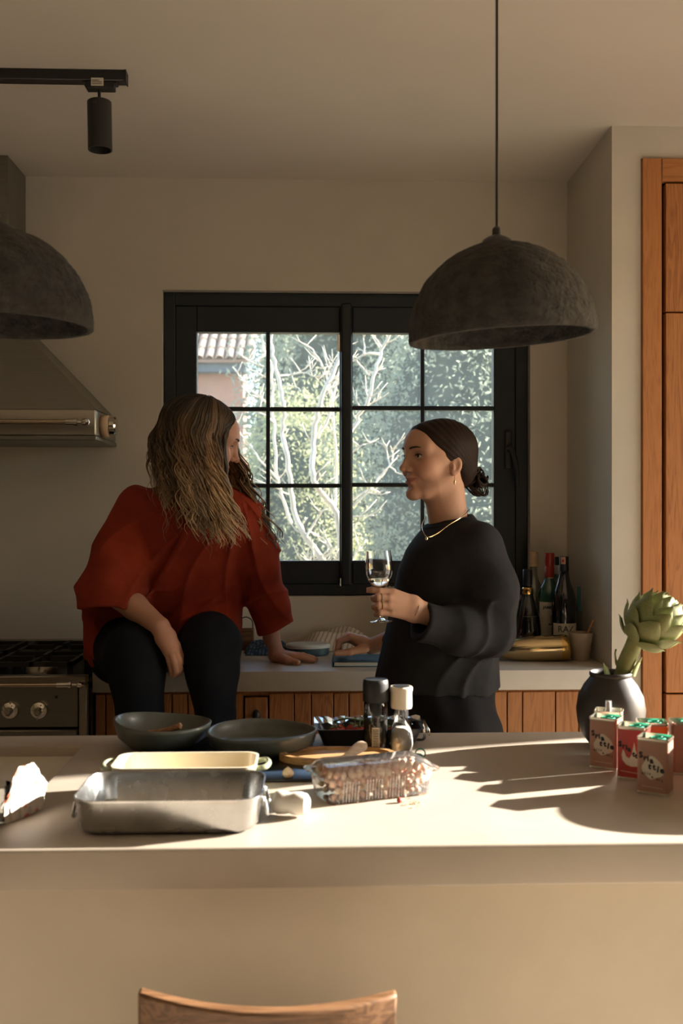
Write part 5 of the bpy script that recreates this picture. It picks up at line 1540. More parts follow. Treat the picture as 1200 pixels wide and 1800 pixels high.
mesh_obj('stem', V, F, M_['artichoke_stem'], ak, smooth=True, world=True)
# small leaf stubs at the vase mouth
for (px, py, L, w, dxx) in ((1068, 1190, 0.030, 0.010, -0.010), (1112, 1188, 0.040, 0.009, 0.020)):
    q = at(px, py, 2.085)
    tube('leaf_stub', [q, q + Vector((dxx * 0.4, 0, L * 0.5)), q + Vector((dxx, 0, L))], [w, w * 0.9, 0.001], M_['artichoke_stem'], ak, n=10, flat=0.4, world=True)
q = at(1083, 1165, 2.10)
tube('tendril', spline([q + Vector((0.004, 0, -0.01)), q, q + Vector((-0.004, -0.004, 0.018)), q + Vector((-0.002, -0.004, 0.030))], 4), [0.003] * 6 + [0.002] * 7, M_['artichoke_stem'], ak, n=8, world=True)
HC = at(1146, 1094, 2.085)           # centre of the head
AX = (at(1184, 1052, 2.075) - at(1112, 1132, 2.09)).normalized()
RX, RL = 0.056, 0.066
Qh = AX.to_track_quat('Z', 'Y').to_matrix()
core = lathe_vf([(max(math.sin(PI * k / 14), 1e-3) * RX * 0.86, -math.cos(PI * k / 14) * RL * 0.92) for k in range(15)], 24)
mesh_obj('heart', [tuple(Qh @ Vector(v) + HC) for v in core[0]], core[1], M_['artichoke_green'], ak, smooth=True, world=True)
# one bract: a cupped scale with a notched tip, root at the origin, growing along +z, outside towards +x
bv_, bf_ = [], []
nu, nv = 6, 7
for j_ in range(nv + 1):
    v = j_ / nv
    wdt = 0.46 * math.sin(PI * (0.25 + 0.66 * v)) ** 0.7 * (1 - 0.50 * v ** 3)
    for i_ in range(nu + 1):
        u = -1 + 2 * i_ / nu
        bv_.append((0.10 * math.sin(PI * v * 0.85) * (1 - 0.6 * u * u) - 0.16 * u * u * wdt - 0.16 * v * v + 0.10 * max(0, v - 0.85) * 5, wdt * u, v - 0.10 * u * u * v))
for j_ in range(nv):
    for i_ in range(nu):
        a = j_ * (nu + 1) + i_
        bf_.append((a, a + 1, a + nu + 2, a + nu + 1))
bme = bpy.data.meshes.new('bract'); bme.from_pydata(bv_, [], bf_); bme.update(); bme.materials.append(M_['artichoke_green'])
bme.polygons.foreach_set('use_smooth', [True] * len(bme.polygons))
rows = [(-0.86, 5, 0.050, 0.10), (-0.62, 7, 0.060, 0.10), (-0.34, 8, 0.062, 0.04), (-0.06, 9, 0.058, -0.02), (0.22, 9, 0.052, -0.06), (0.46, 8, 0.044, -0.10), (0.66, 7, 0.036, -0.14), (0.82, 5, 0.028, -0.2)]
for ri, (h_, n_, ln, op) in enumerate(rows):
    for k in range(n_):
        a = 2 * PI * (k + 0.5 * (ri % 2)) / n_ + random.uniform(-0.06, 0.06)
        # surface point and tangent of the ellipsoid in the head frame
        sn = math.sqrt(max(0.0, 1 - h_ * h_))
        pos = Vector((RX * 0.88 * sn * math.cos(a), RX * 0.88 * sn * math.sin(a), RL * h_))
        nrm = Vector((sn * math.cos(a) / RX, sn * math.sin(a) / RX, h_ / RL)).normalized()
        side = Vector((-math.sin(a), math.cos(a), 0))
        tan = side.cross(nrm).normalized() * -1
        if tan.z < 0: tan = -tan
        up = (tan + nrm * (op + random.uniform(-0.05, 0.06))).normalized()
        out = side.cross(up); out = out if out.dot(nrm) > 0 else -out
        out = out.normalized()
        yv = up.cross(out).normalized()
        R3 = Matrix((out, yv, up)).transposed()
        o = bpy.data.objects.new('bract', bme); C.objects.link(o); o.parent = ak
        s = ln * random.uniform(0.93, 1.08)
        o.matrix_parent_inverse = Matrix.Translation(-ak.location)
        o.matrix_basis = Matrix.Translation(HC) @ (Qh @ R3).to_4x4() @ Matrix.Translation(Qh.to_4x4().to_3x3() @ Vector((0, 0, 0))) @ Matrix.Diagonal((s, s, s, 1))
        o.location = HC + Qh @ pos

# added loaf shape beyond the frame, put there to cast the island's front-right shadow
mat('crust', (0.40, 0.21, 0.09), 0.75, var=0.3, vscale=18, bmp=0.5, bscale=45, bdist=0.006)
V, F = [], []
nL, nA = 30, 22
for i in range(nL + 1):
    u = -1 + 2 * i / nL
    e = max(1 - abs(u) ** 2.2, 0.0004) ** 0.5
    for k in range(nA):
        a = 2 * PI * k / nA
        sc_ = 1.0
        V.append((0.060 * e * math.cos(a) * sc_, 0.185 * u, 0.040 * e + (0.100 if math.sin(a) > 0 else 0.040) * e * math.sin(a) * sc_))
for i in range(nL):
    for k in range(nA):
        F.append((i * nA + k, i * nA + (k + 1) % nA, (i + 1) * nA + (k + 1) % nA, (i + 1) * nA + k))
F += [tuple(range(nA)), tuple(reversed(range(nL * nA, (nL + 1) * nA)))]
o = mesh_obj('shadow_loaf', V, F, M_['crust'], None, smooth=True)
o.location = (0.815, 1.735, IT + 0.0005)
tag(o, 'long crusty loaf at the right end of the island, beyond the tins', 'bread')

# ================================================================== people: smooth implicit surfaces
def _v(p): return np.array((p[0], p[1], p[2]), dtype=np.float64)

class Field:
    """a signed distance on a grid; primitives are blended in, then a surface is drawn through zero"""
    def __init__(self, lo, hi, h):
        self.lo = np.array(lo, float); self.h = h
        self.n = np.ceil((np.array(hi, float) - self.lo) / h).astype(int) + 1
        self.ax = [self.lo[i] + h * np.arange(self.n[i]) for i in range(3)]
        self.D = np.full(tuple(self.n), 0.5, dtype=np.float32)
    def blk(self, lo, hi):
        i0 = np.clip(np.floor((np.array(lo) - self.lo) / self.h).astype(int), 0, self.n - 1)
        i1 = np.clip(np.ceil((np.array(hi) - self.lo) / self.h).astype(int) + 1, 1, self.n)
        s = tuple(slice(a, b) for a, b in zip(i0, i1))
        return s, (self.ax[0][s[0]][:, None, None], self.ax[1][s[1]][None, :, None], self.ax[2][s[2]][None, None, :])
    def _apply(self, f, lo, hi, k, op):
        m = k + 0.03
        s, P = self.blk(np.array(lo) - m, np.array(hi) + m)
        if 0 in self.D[s].shape: return
        d = f(*P)
        a = self.D[s]
        if op == 'add':
            if k > 0:
                hh = np.maximum(k - np.abs(a - d), 0) / k
                self.D[s] = np.minimum(a, d) - hh * hh * k * 0.25
            else: self.D[s] = np.minimum(a, d)
        else:
            d = -d
            if k > 0:
                hh = np.maximum(k - np.abs(a - d), 0) / k
                self.D[s] = np.maximum(a, d) + hh * hh * k * 0.25
            else: self.D[s] = np.maximum(a, d)
    def cone(self, a, b, ra, rb, k=0.01, op='add', flat=None):
        a, b = _v(a), _v(b)
        ab = b - a; L2 = max(float(ab @ ab), 1e-12)
        r = max(ra, rb)
        fl = None
        if flat is not None:
            n = _v(flat[0]); n /= np.linalg.norm(n); fl = (n, 1.0 / flat[1] - 1.0)
            r = r * max(1.0, flat[1])
        def f(x, y, z):
            px, py, pz = x - a[0], y - a[1], z - a[2]
            t = np.clip((px * ab[0] + py * ab[1] + pz * ab[2]) / L2, 0, 1)
            qx, qy, qz = px - t * ab[0], py - t * ab[1], pz - t * ab[2]
            if fl is not None:
                c = (qx * fl[0][0] + qy * fl[0][1] + qz * fl[0][2]) * fl[1]
                qx, qy, qz = qx + c * fl[0][0], qy + c * fl[0][1], qz + c * fl[0][2]
            return np.sqrt(qx * qx + qy * qy + qz * qz) - (ra + t * (rb - ra))
        self._apply(f, np.minimum(a, b) - r, np.maximum(a, b) + r, k, op)
    def chain(self, pts, rad, k=0.01, op='add', flat=None):
        for i in range(len(pts) - 1):
            self.cone(pts[i], pts[i + 1], rad[i], rad[i + 1], k, op, flat)
    def ell(self, c, r, k=0.01, op='add', R=None):
        c = _v(c); r = np.array(r, float)
        R = np.eye(3) if R is None else np.array(R)
        def f(x, y, z):
            p = [x - c[0], y - c[1], z - c[2]]
            q = [R[0][i] * p[0] + R[1][i] * p[1] + R[2][i] * p[2] for i in range(3)]
            k0 = np.sqrt(sum((q[i] / r[i]) ** 2 for i in range(3)))
            k1 = np.sqrt(sum((q[i] / r[i] ** 2) ** 2 for i in range(3))) + 1e-9
            return k0 * (k0 - 1) / k1
        m = r.max()
        self._apply(f, c - m, c + m, k, op)
    def column(self, rows, k=0.02, rot=0.0, n=2.0):
        """rows: (z, cx, cy, a, b) from the bottom up; a stack of ovals"""
        rows = sorted(rows)
        T = np.array(rows)
        zz = np.linspace(T[0, 0], T[-1, 0], 200)
        W = [np.interp(zz, T[:, 0], T[:, i]) for i in range(1, 5)]
        ker = np.hanning(19); ker /= ker.sum()
        W = [np.convolve(np.pad(w, 9, mode='edge'), ker, mode='valid') for w in W]
        c_, s_ = math.cos(rot), math.sin(rot)
        def f(x, y, z):
            g = [np.interp(z, zz, w) for w in W]
            dx, dy = x - g[0], y - g[1]
            u, v = (dx * c_ + dy * s_) / g[2], (-dx * s_ + dy * c_) / g[3]
            d = ((np.abs(u) ** n + np.abs(v) ** n) ** (1.0 / n) - 1) * np.minimum(g[2], g[3])
            return np.maximum(d, np.maximum(zz[0] - z, z - zz[-1]))
        lo = np.array([(T[:, 1] - T[:, 3] - 0.05).min(), (T[:, 2] - T[:, 4] - 0.05).min(), zz[0]])
        hi = np.array([(T[:, 1] + T[:, 3] + 0.05).max(), (T[:, 2] + T[:, 4] + 0.05).max(), zz[-1]])
        self._apply(f, lo, hi, k, 'add')
    def plane_cut(self, p, n, k=0.0, lo=None, hi=None):
        """remove what lies on the side n points to"""
        p, n = _v(p), _v(n); n = n / np.linalg.norm(n)
        s, P = self.blk(self.lo if lo is None else lo, self.lo + self.n * self.h if hi is None else hi)
        d = (P[0] - p[0]) * n[0] + (P[1] - p[1]) * n[1] + (P[2] - p[2]) * n[2]
        a = self.D[s]
        if k > 0:
            hh = np.maximum(k - np.abs(a - d), 0) / k
            self.D[s] = np.maximum(a, d) + hh * hh * k * 0.25
        else: self.D[s] = np.maximum(a, d)
    def displace(self, f, lo=None, hi=None):
        s, P = self.blk(self.lo if lo is None else lo, self.lo + self.n * self.h if hi is None else hi)
        near = np.abs(self.D[s]) < 0.04
        self.D[s] = np.where(near, self.D[s] + f(*P), self.D[s])
    def mesh(self):
        D = self.D; S = D < 0
        nx, ny, nz = D.shape
        cnt = np.zeros((nx - 1, ny - 1, nz - 1), dtype=np.int8)
        cor = [(i, j, k) for i in (0, 1) for j in (0, 1) for k in (0, 1)]
        for i, j, k in cor: cnt += S[i:nx - 1 + i, j:ny - 1 + j, k:nz - 1 + k]
        act = (cnt > 0) & (cnt < 8)
        I = np.argwhere(act)
        idx = -np.ones(act.shape, dtype=np.int64); idx[act] = np.arange(len(I))
        acc = np.zeros((len(I), 3)); num = np.zeros(len(I))
        for axis in range(3):
            o1, o2 = [a for a in range(3) if a != axis]
            for p in (0, 1):
                for q in (0, 1):
                    A = I.copy(); A[:, o1] += p; A[:, o2] += q
                    B = A.copy(); B[:, axis] += 1
                    da = D[A[:, 0], A[:, 1], A[:, 2]]; db = D[B[:, 0], B[:, 1], B[:, 2]]
                    m = (da < 0) != (db < 0)
                    t = np.where(m, da / np.where(m, da - db, 1), 0)
                    pos = A.astype(float); pos[:, axis] += t
                    acc[m] += pos[m]; num[m] += 1
        V = acc / num[:, None] * self.h + self.lo
        F = []
        for axis in range(3):
            b, c = (axis + 1) % 3, (axis + 2) % 3
            sl0 = [slice(1, n - 1) for n in (nx, ny, nz)]; sl1 = list(sl0)
            sl0[axis] = slice(0, (nx, ny, nz)[axis] - 1); sl1[axis] = slice(1, (nx, ny, nz)[axis])
            a0 = S[tuple(sl0)]; a1 = S[tuple(sl1)]
            E = np.argwhere(a0 != a1)
            flip = a0[E[:, 0], E[:, 1], E[:, 2]]
            E = E + 1; E[:, axis] -= 1
            def cell(db, dc):
                Q = E.copy(); Q[:, b] += db; Q[:, c] += dc
                return idx[Q[:, 0], Q[:, 1], Q[:, 2]]
            q = np.stack([cell(-1, -1), cell(0, -1), cell(0, 0), cell(-1, 0)], 1)
            q[~flip] = q[~flip][:, ::-1]
            F.append(q)
        F = np.concatenate(F)
        return V, F[(F >= 0).all(1)]

def smooth_vf(V, F, it=1, lam=0.5):
    """a light Laplacian pass"""
    V = V.copy()
    E = np.concatenate([F[:, [0, 1]], F[:, [1, 2]], F[:, [2, 3]], F[:, [3, 0]]])
    E = np.concatenate([E, E[:, ::-1]])
    deg = np.bincount(E[:, 0], minlength=len(V)).astype(float)
    for _ in range(it):
        A = np.stack([np.bincount(E[:, 0], weights=V[E[:, 1], k], minlength=len(V)) for k in range(3)], 1)
        V += lam * (A / np.maximum(deg, 1)[:, None] - V)
    return V

def mesh_np(name, V, F, mat_, parent=None, cols=None):
    me = bpy.data.meshes.new(name)
    V = np.asarray(V, np.float32); F = np.asarray(F, np.int32)
    me.vertices.add(len(V)); me.vertices.foreach_set('co', V.ravel())
    me.loops.add(F.size); me.loops.foreach_set('vertex_index', F.ravel())
    me.polygons.add(len(F))
    me.polygons.foreach_set('loop_start', np.arange(0, F.size, F.shape[1], dtype=np.int32))
    me.polygons.foreach_set('use_smooth', np.ones(len(F), dtype=bool))
    me.update(calc_edges=True); me.validate()
    me.materials.append(mat_)
    o = bpy.data.objects.new(name, me); C.objects.link(o)
    world_put(o, parent)
    if cols is not None: set_col(o, cols)
    return o

def wav(x, y, z, f, s=0.0):
    return np.sin(f * x + 1.7 * np.sin(0.8 * f * y + s)) * np.sin(f * 0.9 * y + 1.3 * np.sin(0.7 * f * z + 2 * s)) + np.sin(f * 1.1 * z + 1.5 * np.sin(0.9 * f * x + s))

# ------------------------------------------------------------------ heads
LIP = []
def build_head(smile=0.0, open_mouth=0.0, lids=1.0, neck_to=None, h=0.0018, neck_r=0.05):
    """head in its own frame: x forward, y left, z up, eyes at z = 0; returns V, F, skin colours"""
    G = Field((-0.13, -0.10, -0.235), (0.135, 0.10, 0.135), h)
    G.ell((-0.014, 0, 0.020), (0.098, 0.076, 0.078), 0.0)
    G.ell((0.030, 0, -0.020), (0.062, 0.062, 0.072), 0.03)              # face block
    G.ell((0.058, 0, 0.036), (0.034, 0.052, 0.036), 0.03)               # forehead
    G.cone((0.030, 0.0, -0.078), (0.068, 0, -0.097), 0.040, 0.020, 0.025, flat=((0, 1, 0), 1.12))
    for s in (-1, 1):
        G.cone((-0.004, s * 0.050, -0.050), (0.050, s * 0.022, -0.098), 0.016, 0.014, 0.022)   # jaw line
        G.ell((0.056, s * 0.042, -0.034), (0.024, 0.021, 0.022), 0.022)                          # cheek
        G.cone((0.084, s * 0.012, 0.018), (0.066, s * 0.048, 0.018), 0.010, 0.010, 0.016)       # brow ridge
    G.ell((0.079, 0, -0.106), (0.013, 0.016, 0.012), 0.02)                                        # chin
    G.cone((0.056, 0, -0.066), (0.078, 0, -0.066), 0.024, 0.015, 0.018)                           # muzzle
    for s in (-1, 1):
        G.ell((0.097, s * 0.033, -0.003), (0.020, 0.0195, 0.0155), 0.016, 'sub')                  # eye socket
    # nose
    G.cone((0.087, 0, 0.010), (0.1065, 0, -0.032), 0.0075, 0.0084, 0.012)
    G.ell((0.1095, 0, -0.0365), (0.0092, 0.0092, 0.0082), 0.006)
    for s in (-1, 1):
        G.ell((0.0965, s * 0.0115, -0.0385), (0.0090, 0.0062, 0.0062), 0.006)
        G.ell((0.1010, s * 0.0060, -0.0445), (0.0048, 0.0028, 0.0030), 0.003, 'sub')
    # lids over the eyeballs, then the slit
    for s in (-1, 1):
        G.ell((0.0715, s * 0.0315, -0.002), (0.0135, 0.0145, 0.0128), 0.006)
        G.ell((0.0870, s * 0.0325, -0.0035), (0.014, 0.0140, 0.0052 * lids), 0.002, 'sub')
    # lips
    mz = -0.0665
    mw = 0.0225 + 0.0050 * smile; mb = 0.0800 - 0.0050 * smile; mu = 0.0065 * smile
    for t1 in (-1, 1):
        G.chain([(0.0945, 0.003 * t1, mz + 0.0046), (0.0905, 0.011 * t1, mz + 0.0050 + 0.3 * mu), (mb, t1 * mw, mz + 0.0010 + mu)], [0.0034, 0.0030, 0.0016], 0.0035)
        G.chain([(0.0935, 0.002 * t1, mz - 0.0060 - 0.007 * open_mouth), (0.0895, 0.011 * t1, mz - 0.0045 - 0.005 * open_mouth + 0.3 * mu), (mb, t1 * mw, mz + 0.0002 + mu)], [0.0044, 0.0038, 0.0016], 0.0035)
        G.chain([(0.1000, 0, mz - 0.0004 - 0.0030 * open_mouth), (0.0960, t1 * 0.011, mz - 0.0002 - 0.0022 * open_mouth + 0.3 * mu), (mb + 0.006, t1 * mw, mz + 0.0008 + mu)],
                [0.0011 + 0.0030 * open_mouth, 0.0010 + 0.0026 * open_mouth, 0.0008], 0.002, 'sub')
    G.ell((0.1000, 0, -0.0540), (0.0030, 0.0030, 0.009), 0.008, 'sub')                            # philtrum
    G.ell((0.0925, 0, -0.0860), (0.0070, 0.015, 0.0055), 0.008, 'sub')                            # under the lip
    if smile:
        for s in (-1, 1):
            G.cone((0.0875, s * 0.024, -0.044), (0.0745, s * 0.0345, -0.066), 0.0022, 0.0022, 0.008, 'sub')
            G.ell((0.068, s * 0.036, -0.042), (0.018, 0.016, 0.015), 0.012)
    # ears
    Rt = Matrix.Rotation(math.radians(-12), 3, 'Y')
    for s in (-1, 1):
        Re = np.array(Rt @ Matrix.Rotation(s * math.radians(-22), 3, 'Z'))
        G.ell((-0.012, s * 0.0745, -0.026), (0.0160, 0.0060, 0.0245), 0.005, R=Re)
        G.ell((-0.006, s * 0.0725, -0.046), (0.0080, 0.0055, 0.0080), 0.004)
        G.ell((-0.009, s * 0.0805, -0.025), (0.0095, 0.0050, 0.0160), 0.003, 'sub', R=Re)
        G.ell((-0.002, s * 0.0770, -0.030), (0.0050, 0.0040, 0.0065), 0.003)
    # neck
    nt_ = neck_to if neck_to is not None else (-0.045, 0, -0.22)
    G.cone((-0.022, 0, -0.055), nt_, 0.052, neck_r, 0.022)
    G.cone((0.006, 0, -0.088), (nt_[0] + 0.02, nt_[1], nt_[2] + 0.02), 0.026, neck_r * 0.72, 0.03)
    V, F = G.mesh()
    V = smooth_vf(V, F, 1, 0.4)
    x, y, z = V.T
    base = np.array((0.56, 0.315, 0.215)); lip = np.array((0.44, 0.185, 0.15)); dark = np.array((0.10, 0.05, 0.035))
    col = np.tile(base, (len(V), 1))
    ck = np.exp(-((z + 0.034) / 0.022) ** 2 - ((np.abs(y) - 0.045) / 0.02) ** 2) * (x > 0.03)
    col = col * (1 - 0.22 * ck[:, None] * np.array((0.0, 0.55, 0.5)))
    hw = mw + 0.001
    prof = np.clip(1 - (np.abs(y) / hw) ** 2, 0, 1)
    zc = mz - 0.0012 - 0.0035 * open_mouth * prof + mu * (1 - prof)
    lm = (np.abs(z - zc) < (0.0012 + 0.0068 * prof ** 0.7 * (1 + 0.35 * open_mouth))) & (x > mb - 0.004) & (np.abs(y) < hw)
    col[lm] = lip
    eye = np.exp(-((z + 0.001) / 0.009) ** 2 - ((np.abs(y) - 0.032) / 0.015) ** 2) * (x > 0.05)
    col = col * (1 - 0.50 * eye[:, None])
    return V, F, col

def head_frame(O, Fw, Up):
    f = Vector(Fw).normalized(); u = Vector(Up); u = (u - f * u.dot(f)).normalized(); l = u.cross(f)
    R = np.array((f, l, u)).T
    O = _v(O)
    return lambda V, s=1.0: (np.asarray(V) * s) @ R.T + O

attr_mat('skin', rough=0.55, sss=0.06, var=0.05, bmp=0.06, bscale=220, spec=0.35)
attr_mat('eye_surface', rough=0.12, var=0.0)
attr_mat('hair_locks', rough=0.5, var=0.18, spec=0.4)
mat('brow_hair', (0.030, 0.017, 0.011), 0.8)
mat('teeth', (0.72, 0.66, 0.56), 0.3)

def skin_x(HV, y, z, r=0.0035):
    m = (np.abs(HV[:, 1] - y) < r) & (np.abs(HV[:, 2] - z) < r) & (HV[:, 0] > 0.03)
    return float(HV[m, 0].max()) if m.any() else 0.085

def eye_set(name_parent, place, sc, HV, lids=1.0):
    for s in (-1, 1):
        V, F = lathe_vf([(max(math.sin(PI * k / 18), 1e-3) * 0.0122, math.cos(PI * k / 18) * 0.0122) for k in range(19)], 20)
        V = np.array(V)
        ang = np.arccos(np.clip(V[:, 2] / 0.0122, -1, 1))
        col = np.tile(np.array((0.62, 0.57, 0.52)), (len(V), 1))
        col[ang < 0.50] = (0.055, 0.030, 0.018); col[ang < 0.22] = (0.006, 0.005, 0.005)
        W = np.stack([V[:, 2], V[:, 0], V[:, 1]], 1)
        g = 0.10 * s
        W = np.stack([W[:, 0] * math.cos(g) - W[:, 1] * math.sin(g), W[:, 0] * math.sin(g) + W[:, 1] * math.cos(g), W[:, 2]], 1)
        W = W + np.array((0.0718, s * 0.0315, -0.002))
        eo = mesh_obj('eye', place(W, sc), F, M_['eye_surface'], name_parent, smooth=True, world=True)
        set_col(eo, col)
        # lashes and brow
        lash = []
        for t in np.linspace(-1, 1, 9):
            yy, zz = s * (0.0325 + 0.0138 * t), -0.0035 + 0.0056 * lids * math.sqrt(max(0, 1 - 0.9 * t * t)) + 0.0004
            lash.append((skin_x(HV, yy, zz + 0.001, 0.002) + 0.0002, yy, zz))
        tube('eyelashes', [Vector(p) for p in place(np.array(lash), sc)], [0.0008] + [0.0015] * 7 + [0.0010], M_['brow_hair'], name_parent, n=6, world=True)
        brow = []
        for t in np.linspace(-1, 1, 11):
            yy, zz = s * (0.0140 + 0.0175 * (t + 1)), 0.0165 + 0.0045 * math.sin(PI * (t + 1) / 2 * 0.78)
            brow.append((skin_x(HV, yy, zz) - 0.0006, yy, zz))
        tube('eyebrow', [Vector(p) for p in place(np.array(brow), sc)], [0.0016, 0.0026, 0.0031, 0.0032, 0.0031, 0.0029, 0.0026, 0.0023, 0.0019, 0.0014, 0.0006], M_['brow_hair'], name_parent, n=8, flat=0.9, world=True)

def join_vf(parts):
    """parts: (V, F, cols)"""
    k = 0; Vs, Fs, Cs = [], [], []
    for V, F, c in parts:
        Vs.append(V); Fs.append(F + k); Cs.append(np.broadcast_to(np.asarray(c), (len(V), 3))); k += len(V)
    return np.concatenate(Vs), np.concatenate(Fs), np.concatenate(Cs)

SKIN = np.array((0.56, 0.315, 0.215))
def limb_field(chains, lo, hi, h=0.0022, k=0.008):
    G = Field(lo, hi, h)
    for pts, rad, kk, fl in chains:
        G.chain(pts, rad, kk if kk is not None else k, flat=fl)
    V, F = G.mesh()
    return smooth_vf(V, F, 1, 0.4), F
def bounds(chains, m=0.04):
    P = np.array([_v(p) for c in chains for p in c[0]])
    return P.min(0) - m, P.max(0) + m

# ------------------------------------------------------------------ the standing person
Y2 = 2.80
O2 = at(769, 803, Y2)
F2 = Vector((-math.cos(math.radians(25)), -math.sin(math.radians(25)), 0.02))
U2 = Vector((0.03, 0.0, 1.0))
S2 = 1.03
place2 = head_frame(O2, F2, U2)
V, F, col = build_head(smile=0.8, open_mouth=0.6, lids=1.0, neck_to=(-0.050, 0, -0.215), neck_r=0.050)
HV2 = V
parts = [(place2(V, S2), F, col)]
# left arm and hand holding the glass
GY = 2.590
wr2 = at(752, 1079, 2.618); el2 = at(862, 1113, 2.690)
K = [at(691, 1042, 2.588), at(684, 1051, 2.577), at(684, 1064, 2.577), at(688, 1077, 2.582)]
ch = [([el2, wr2], [0.036, 0.0255], None, None)]
w0 = wr2 + (K[1] - wr2) * 0.12
for i, kk in enumerate(K):
    off = Vector((0, 0, (1.3 - i) * 0.0085))
    ch.append(([wr2 + off * 0.7, w0 + off * 1.4 + (K[1] - wr2) * 0.25, kk], [0.018, 0.0165, 0.0118 if i < 3 else 0.0108], 0.012, None))
hl, hh = bounds(ch, 0.06)
hand = [
    ([K[0], at(667, 1038.5, 2.578), at(655, 1037, 2.580), at(643.5, 1037.5, 2.584)], [0.0108, 0.0092, 0.0084, 0.0068]),
    ([K[1], at(664, 1050, 2.569), at(657.5, 1052, 2.590), at(667, 1054, 2.607), at(677, 1055, 2.607)], [0.0110, 0.0096, 0.0090, 0.0082, 0.0072]),
    ([K[2], at(665, 1064, 2.569), at(658.5, 1066.5, 2.590), at(668, 1068, 2.607), at(677, 1068, 2.607)], [0.0108, 0.0094, 0.0088, 0.0080, 0.0070]),
    ([K[3], at(668, 1077, 2.574), at(661.5, 1079, 2.591), at(669, 1080, 2.605), at(676, 1080, 2.605)], [0.0100, 0.0086, 0.0080, 0.0072, 0.0064]),
    ([at(726, 1066, 2.625), at(704, 1052, 2.636), at(684, 1044, 2.625), at(668, 1040, 2.607)], [0.0150, 0.0125, 0.0105, 0.0085]),
]
G = Field(hl, hh, 0.0017)
for pts, rad, kk, fl in ch: G.chain(pts, rad, kk or 0.01, flat=fl)
for pts, rad in hand: G.chain(pts, rad, 0.0035)
V, F = G.mesh(); V = smooth_vf(V, F, 1, 0.4)
parts.append((V, F, SKIN))
# right forearm and loosely closed hand on the notebook
wrR = at(652, 1136, 3.255); elR = at(728, 1108, 3.10)
KR = [at(616, 1119, 3.245), at(612, 1117, 3.265), at(611, 1119, 3.285), at(613, 1123, 3.303)]
G = Field(_v(at(575, 1165, 3.2)) - 0.03, _v(at(745, 1085, 3.34)) + 0.05, 0.0020)
G.chain([elR, wrR], [0.036, 0.0245], 0.01)
for i, kk in enumerate(KR):
    b0 = wrR + Vector((0, (i - 1.5) * 0.009, 0))
    G.chain([b0, b0 + (kk - b0) * 0.45, kk], [0.0185, 0.0180, 0.0130], 0.012)
    mid = at(596, 1127, 3.243 + 0.02 * i); low = at(592 + i, 1146, 3.238 + 0.02 * i); tip = at(606, 1149, 3.244 + 0.02 * i)
    G.chain([kk, mid, low, tip], [0.0118, 0.0105, 0.0096, 0.0085], 0.0035)
G.chain([at(640, 1140, 3.225), at(615, 1146, 3.212), at(590, 1149, 3.206)], [0.0155, 0.0115, 0.0085], 0.006)
V, F = G.mesh(); V = smooth_vf(V, F, 1, 0.4)
parts.append((V, F, SKIN))
# the hidden trunk that joins neck and arms
nb2 = _v(place2(np.array([(-0.050, 0, -0.215)]), S2)[0])
shL = at(842, 962, 2.715); shR = at(775, 965, 2.97)
G = Field((nb2[0] - 0.3, 2.5, 0.70), (nb2[0] + 0.35, 3.2, 1.5), 0.007)
G.chain([nb2 + np.array((0, 0, 0.03)), (nb2[0] - 0.01, nb2[1], 1.22), (nb2[0] - 0.02, nb2[1], 1.0), (nb2[0] - 0.015, nb2[1], 0.80)], [0.048, 0.085, 0.08, 0.09], 0.03)
G.chain([shR, (nb2[0], nb2[1], 1.33), shL, el2], [0.045, 0.045, 0.045, 0.034], 0.03)
G.chain([shR, elR], [0.045, 0.034], 0.03)
V, F = G.mesh()
parts.append((V, F, SKIN))
V, F, col = join_vf(parts)
W2 = mesh_np('person', V, F, M_['skin'], None, col)
tag(W2, 'standing person in a dark sweater with dark hair in a bun, holding a wine glass', 'person')
eye_set(W2, place2, S2, HV2)
tv = np.array([(0.0870 - 0.009 * abs(t) ** 2.2, 0.0205 * t, -0.0660 + 0.0050 * t * t) for t in np.linspace(-1, 1, 9)])
tube('teeth', [Vector(p) for p in place2(tv, S2)], 0.0040, M_['teeth'], W2, n=8, world=True)

# hair drawn back
m, nt, b = newmat('hair_dark')
tc_ = nt.nodes.new('ShaderNodeAttribute'); tc_.attribute_name = 'flow'
mp = nt.nodes.new('ShaderNodeMapping'); mp.inputs['Scale'].default_value = (1.0, 26.0, 26.0)
nt.links.new(tc_.outputs['Vector'], mp.inputs['Vector'])
nz_ = noise(nt, mp.outputs[0], 7.0, 4, 0.6)
nt.links.new(ramp(nt, [(0.3, (0.008, 0.005, 0.004)), (0.7, (0.034, 0.017, 0.011))], nz_), b.inputs['Base Color'])
b.inputs['Roughness'].default_value = 0.5
b.inputs['Specular IOR Level'].default_value = 0.12
bump(nt, b, nz_, 0.35, 0.002)
def flow_attr(o, vecs):
    a = o.data.attributes.new('flow', 'FLOAT_VECTOR', 'POINT')
    a.data.foreach_set('vector', np.asarray(vecs, np.float32).ravel())
G = Field((-0.14, -0.105, -0.13), (0.12, 0.105, 0.145), 0.0022)
G.ell((-0.016, 0, 0.022), (0.1035, 0.0815, 0.0845), 0.0)
G.ell((0.050, 0, 0.040), (0.046, 0.059, 0.040), 0.03)
G.ell((-0.066, 0, -0.035), (0.048, 0.058, 0.050), 0.03)
uu = np.array((-0.14, -0.095, -0.072, -0.05, -0.036, -0.024, -0.017, 0.0, 0.02, 0.038, 0.056, 0.070, 0.09, 0.15))
ff = np.array((-0.075, -0.062, -0.052, -0.042, -0.036, -0.030, 0.024, 0.034, 0.046, 0.057, 0.068, 0.080, 0.105, 0.15))
s, P = G.blk(G.lo, G.lo + G.n * G.h)
fh = np.interp(P[2], uu, ff) - 0.10 * np.maximum(0.0, 0.05 - np.abs(P[1])) * np.clip((P[2] - 0.03) / 0.04, 0, 1)
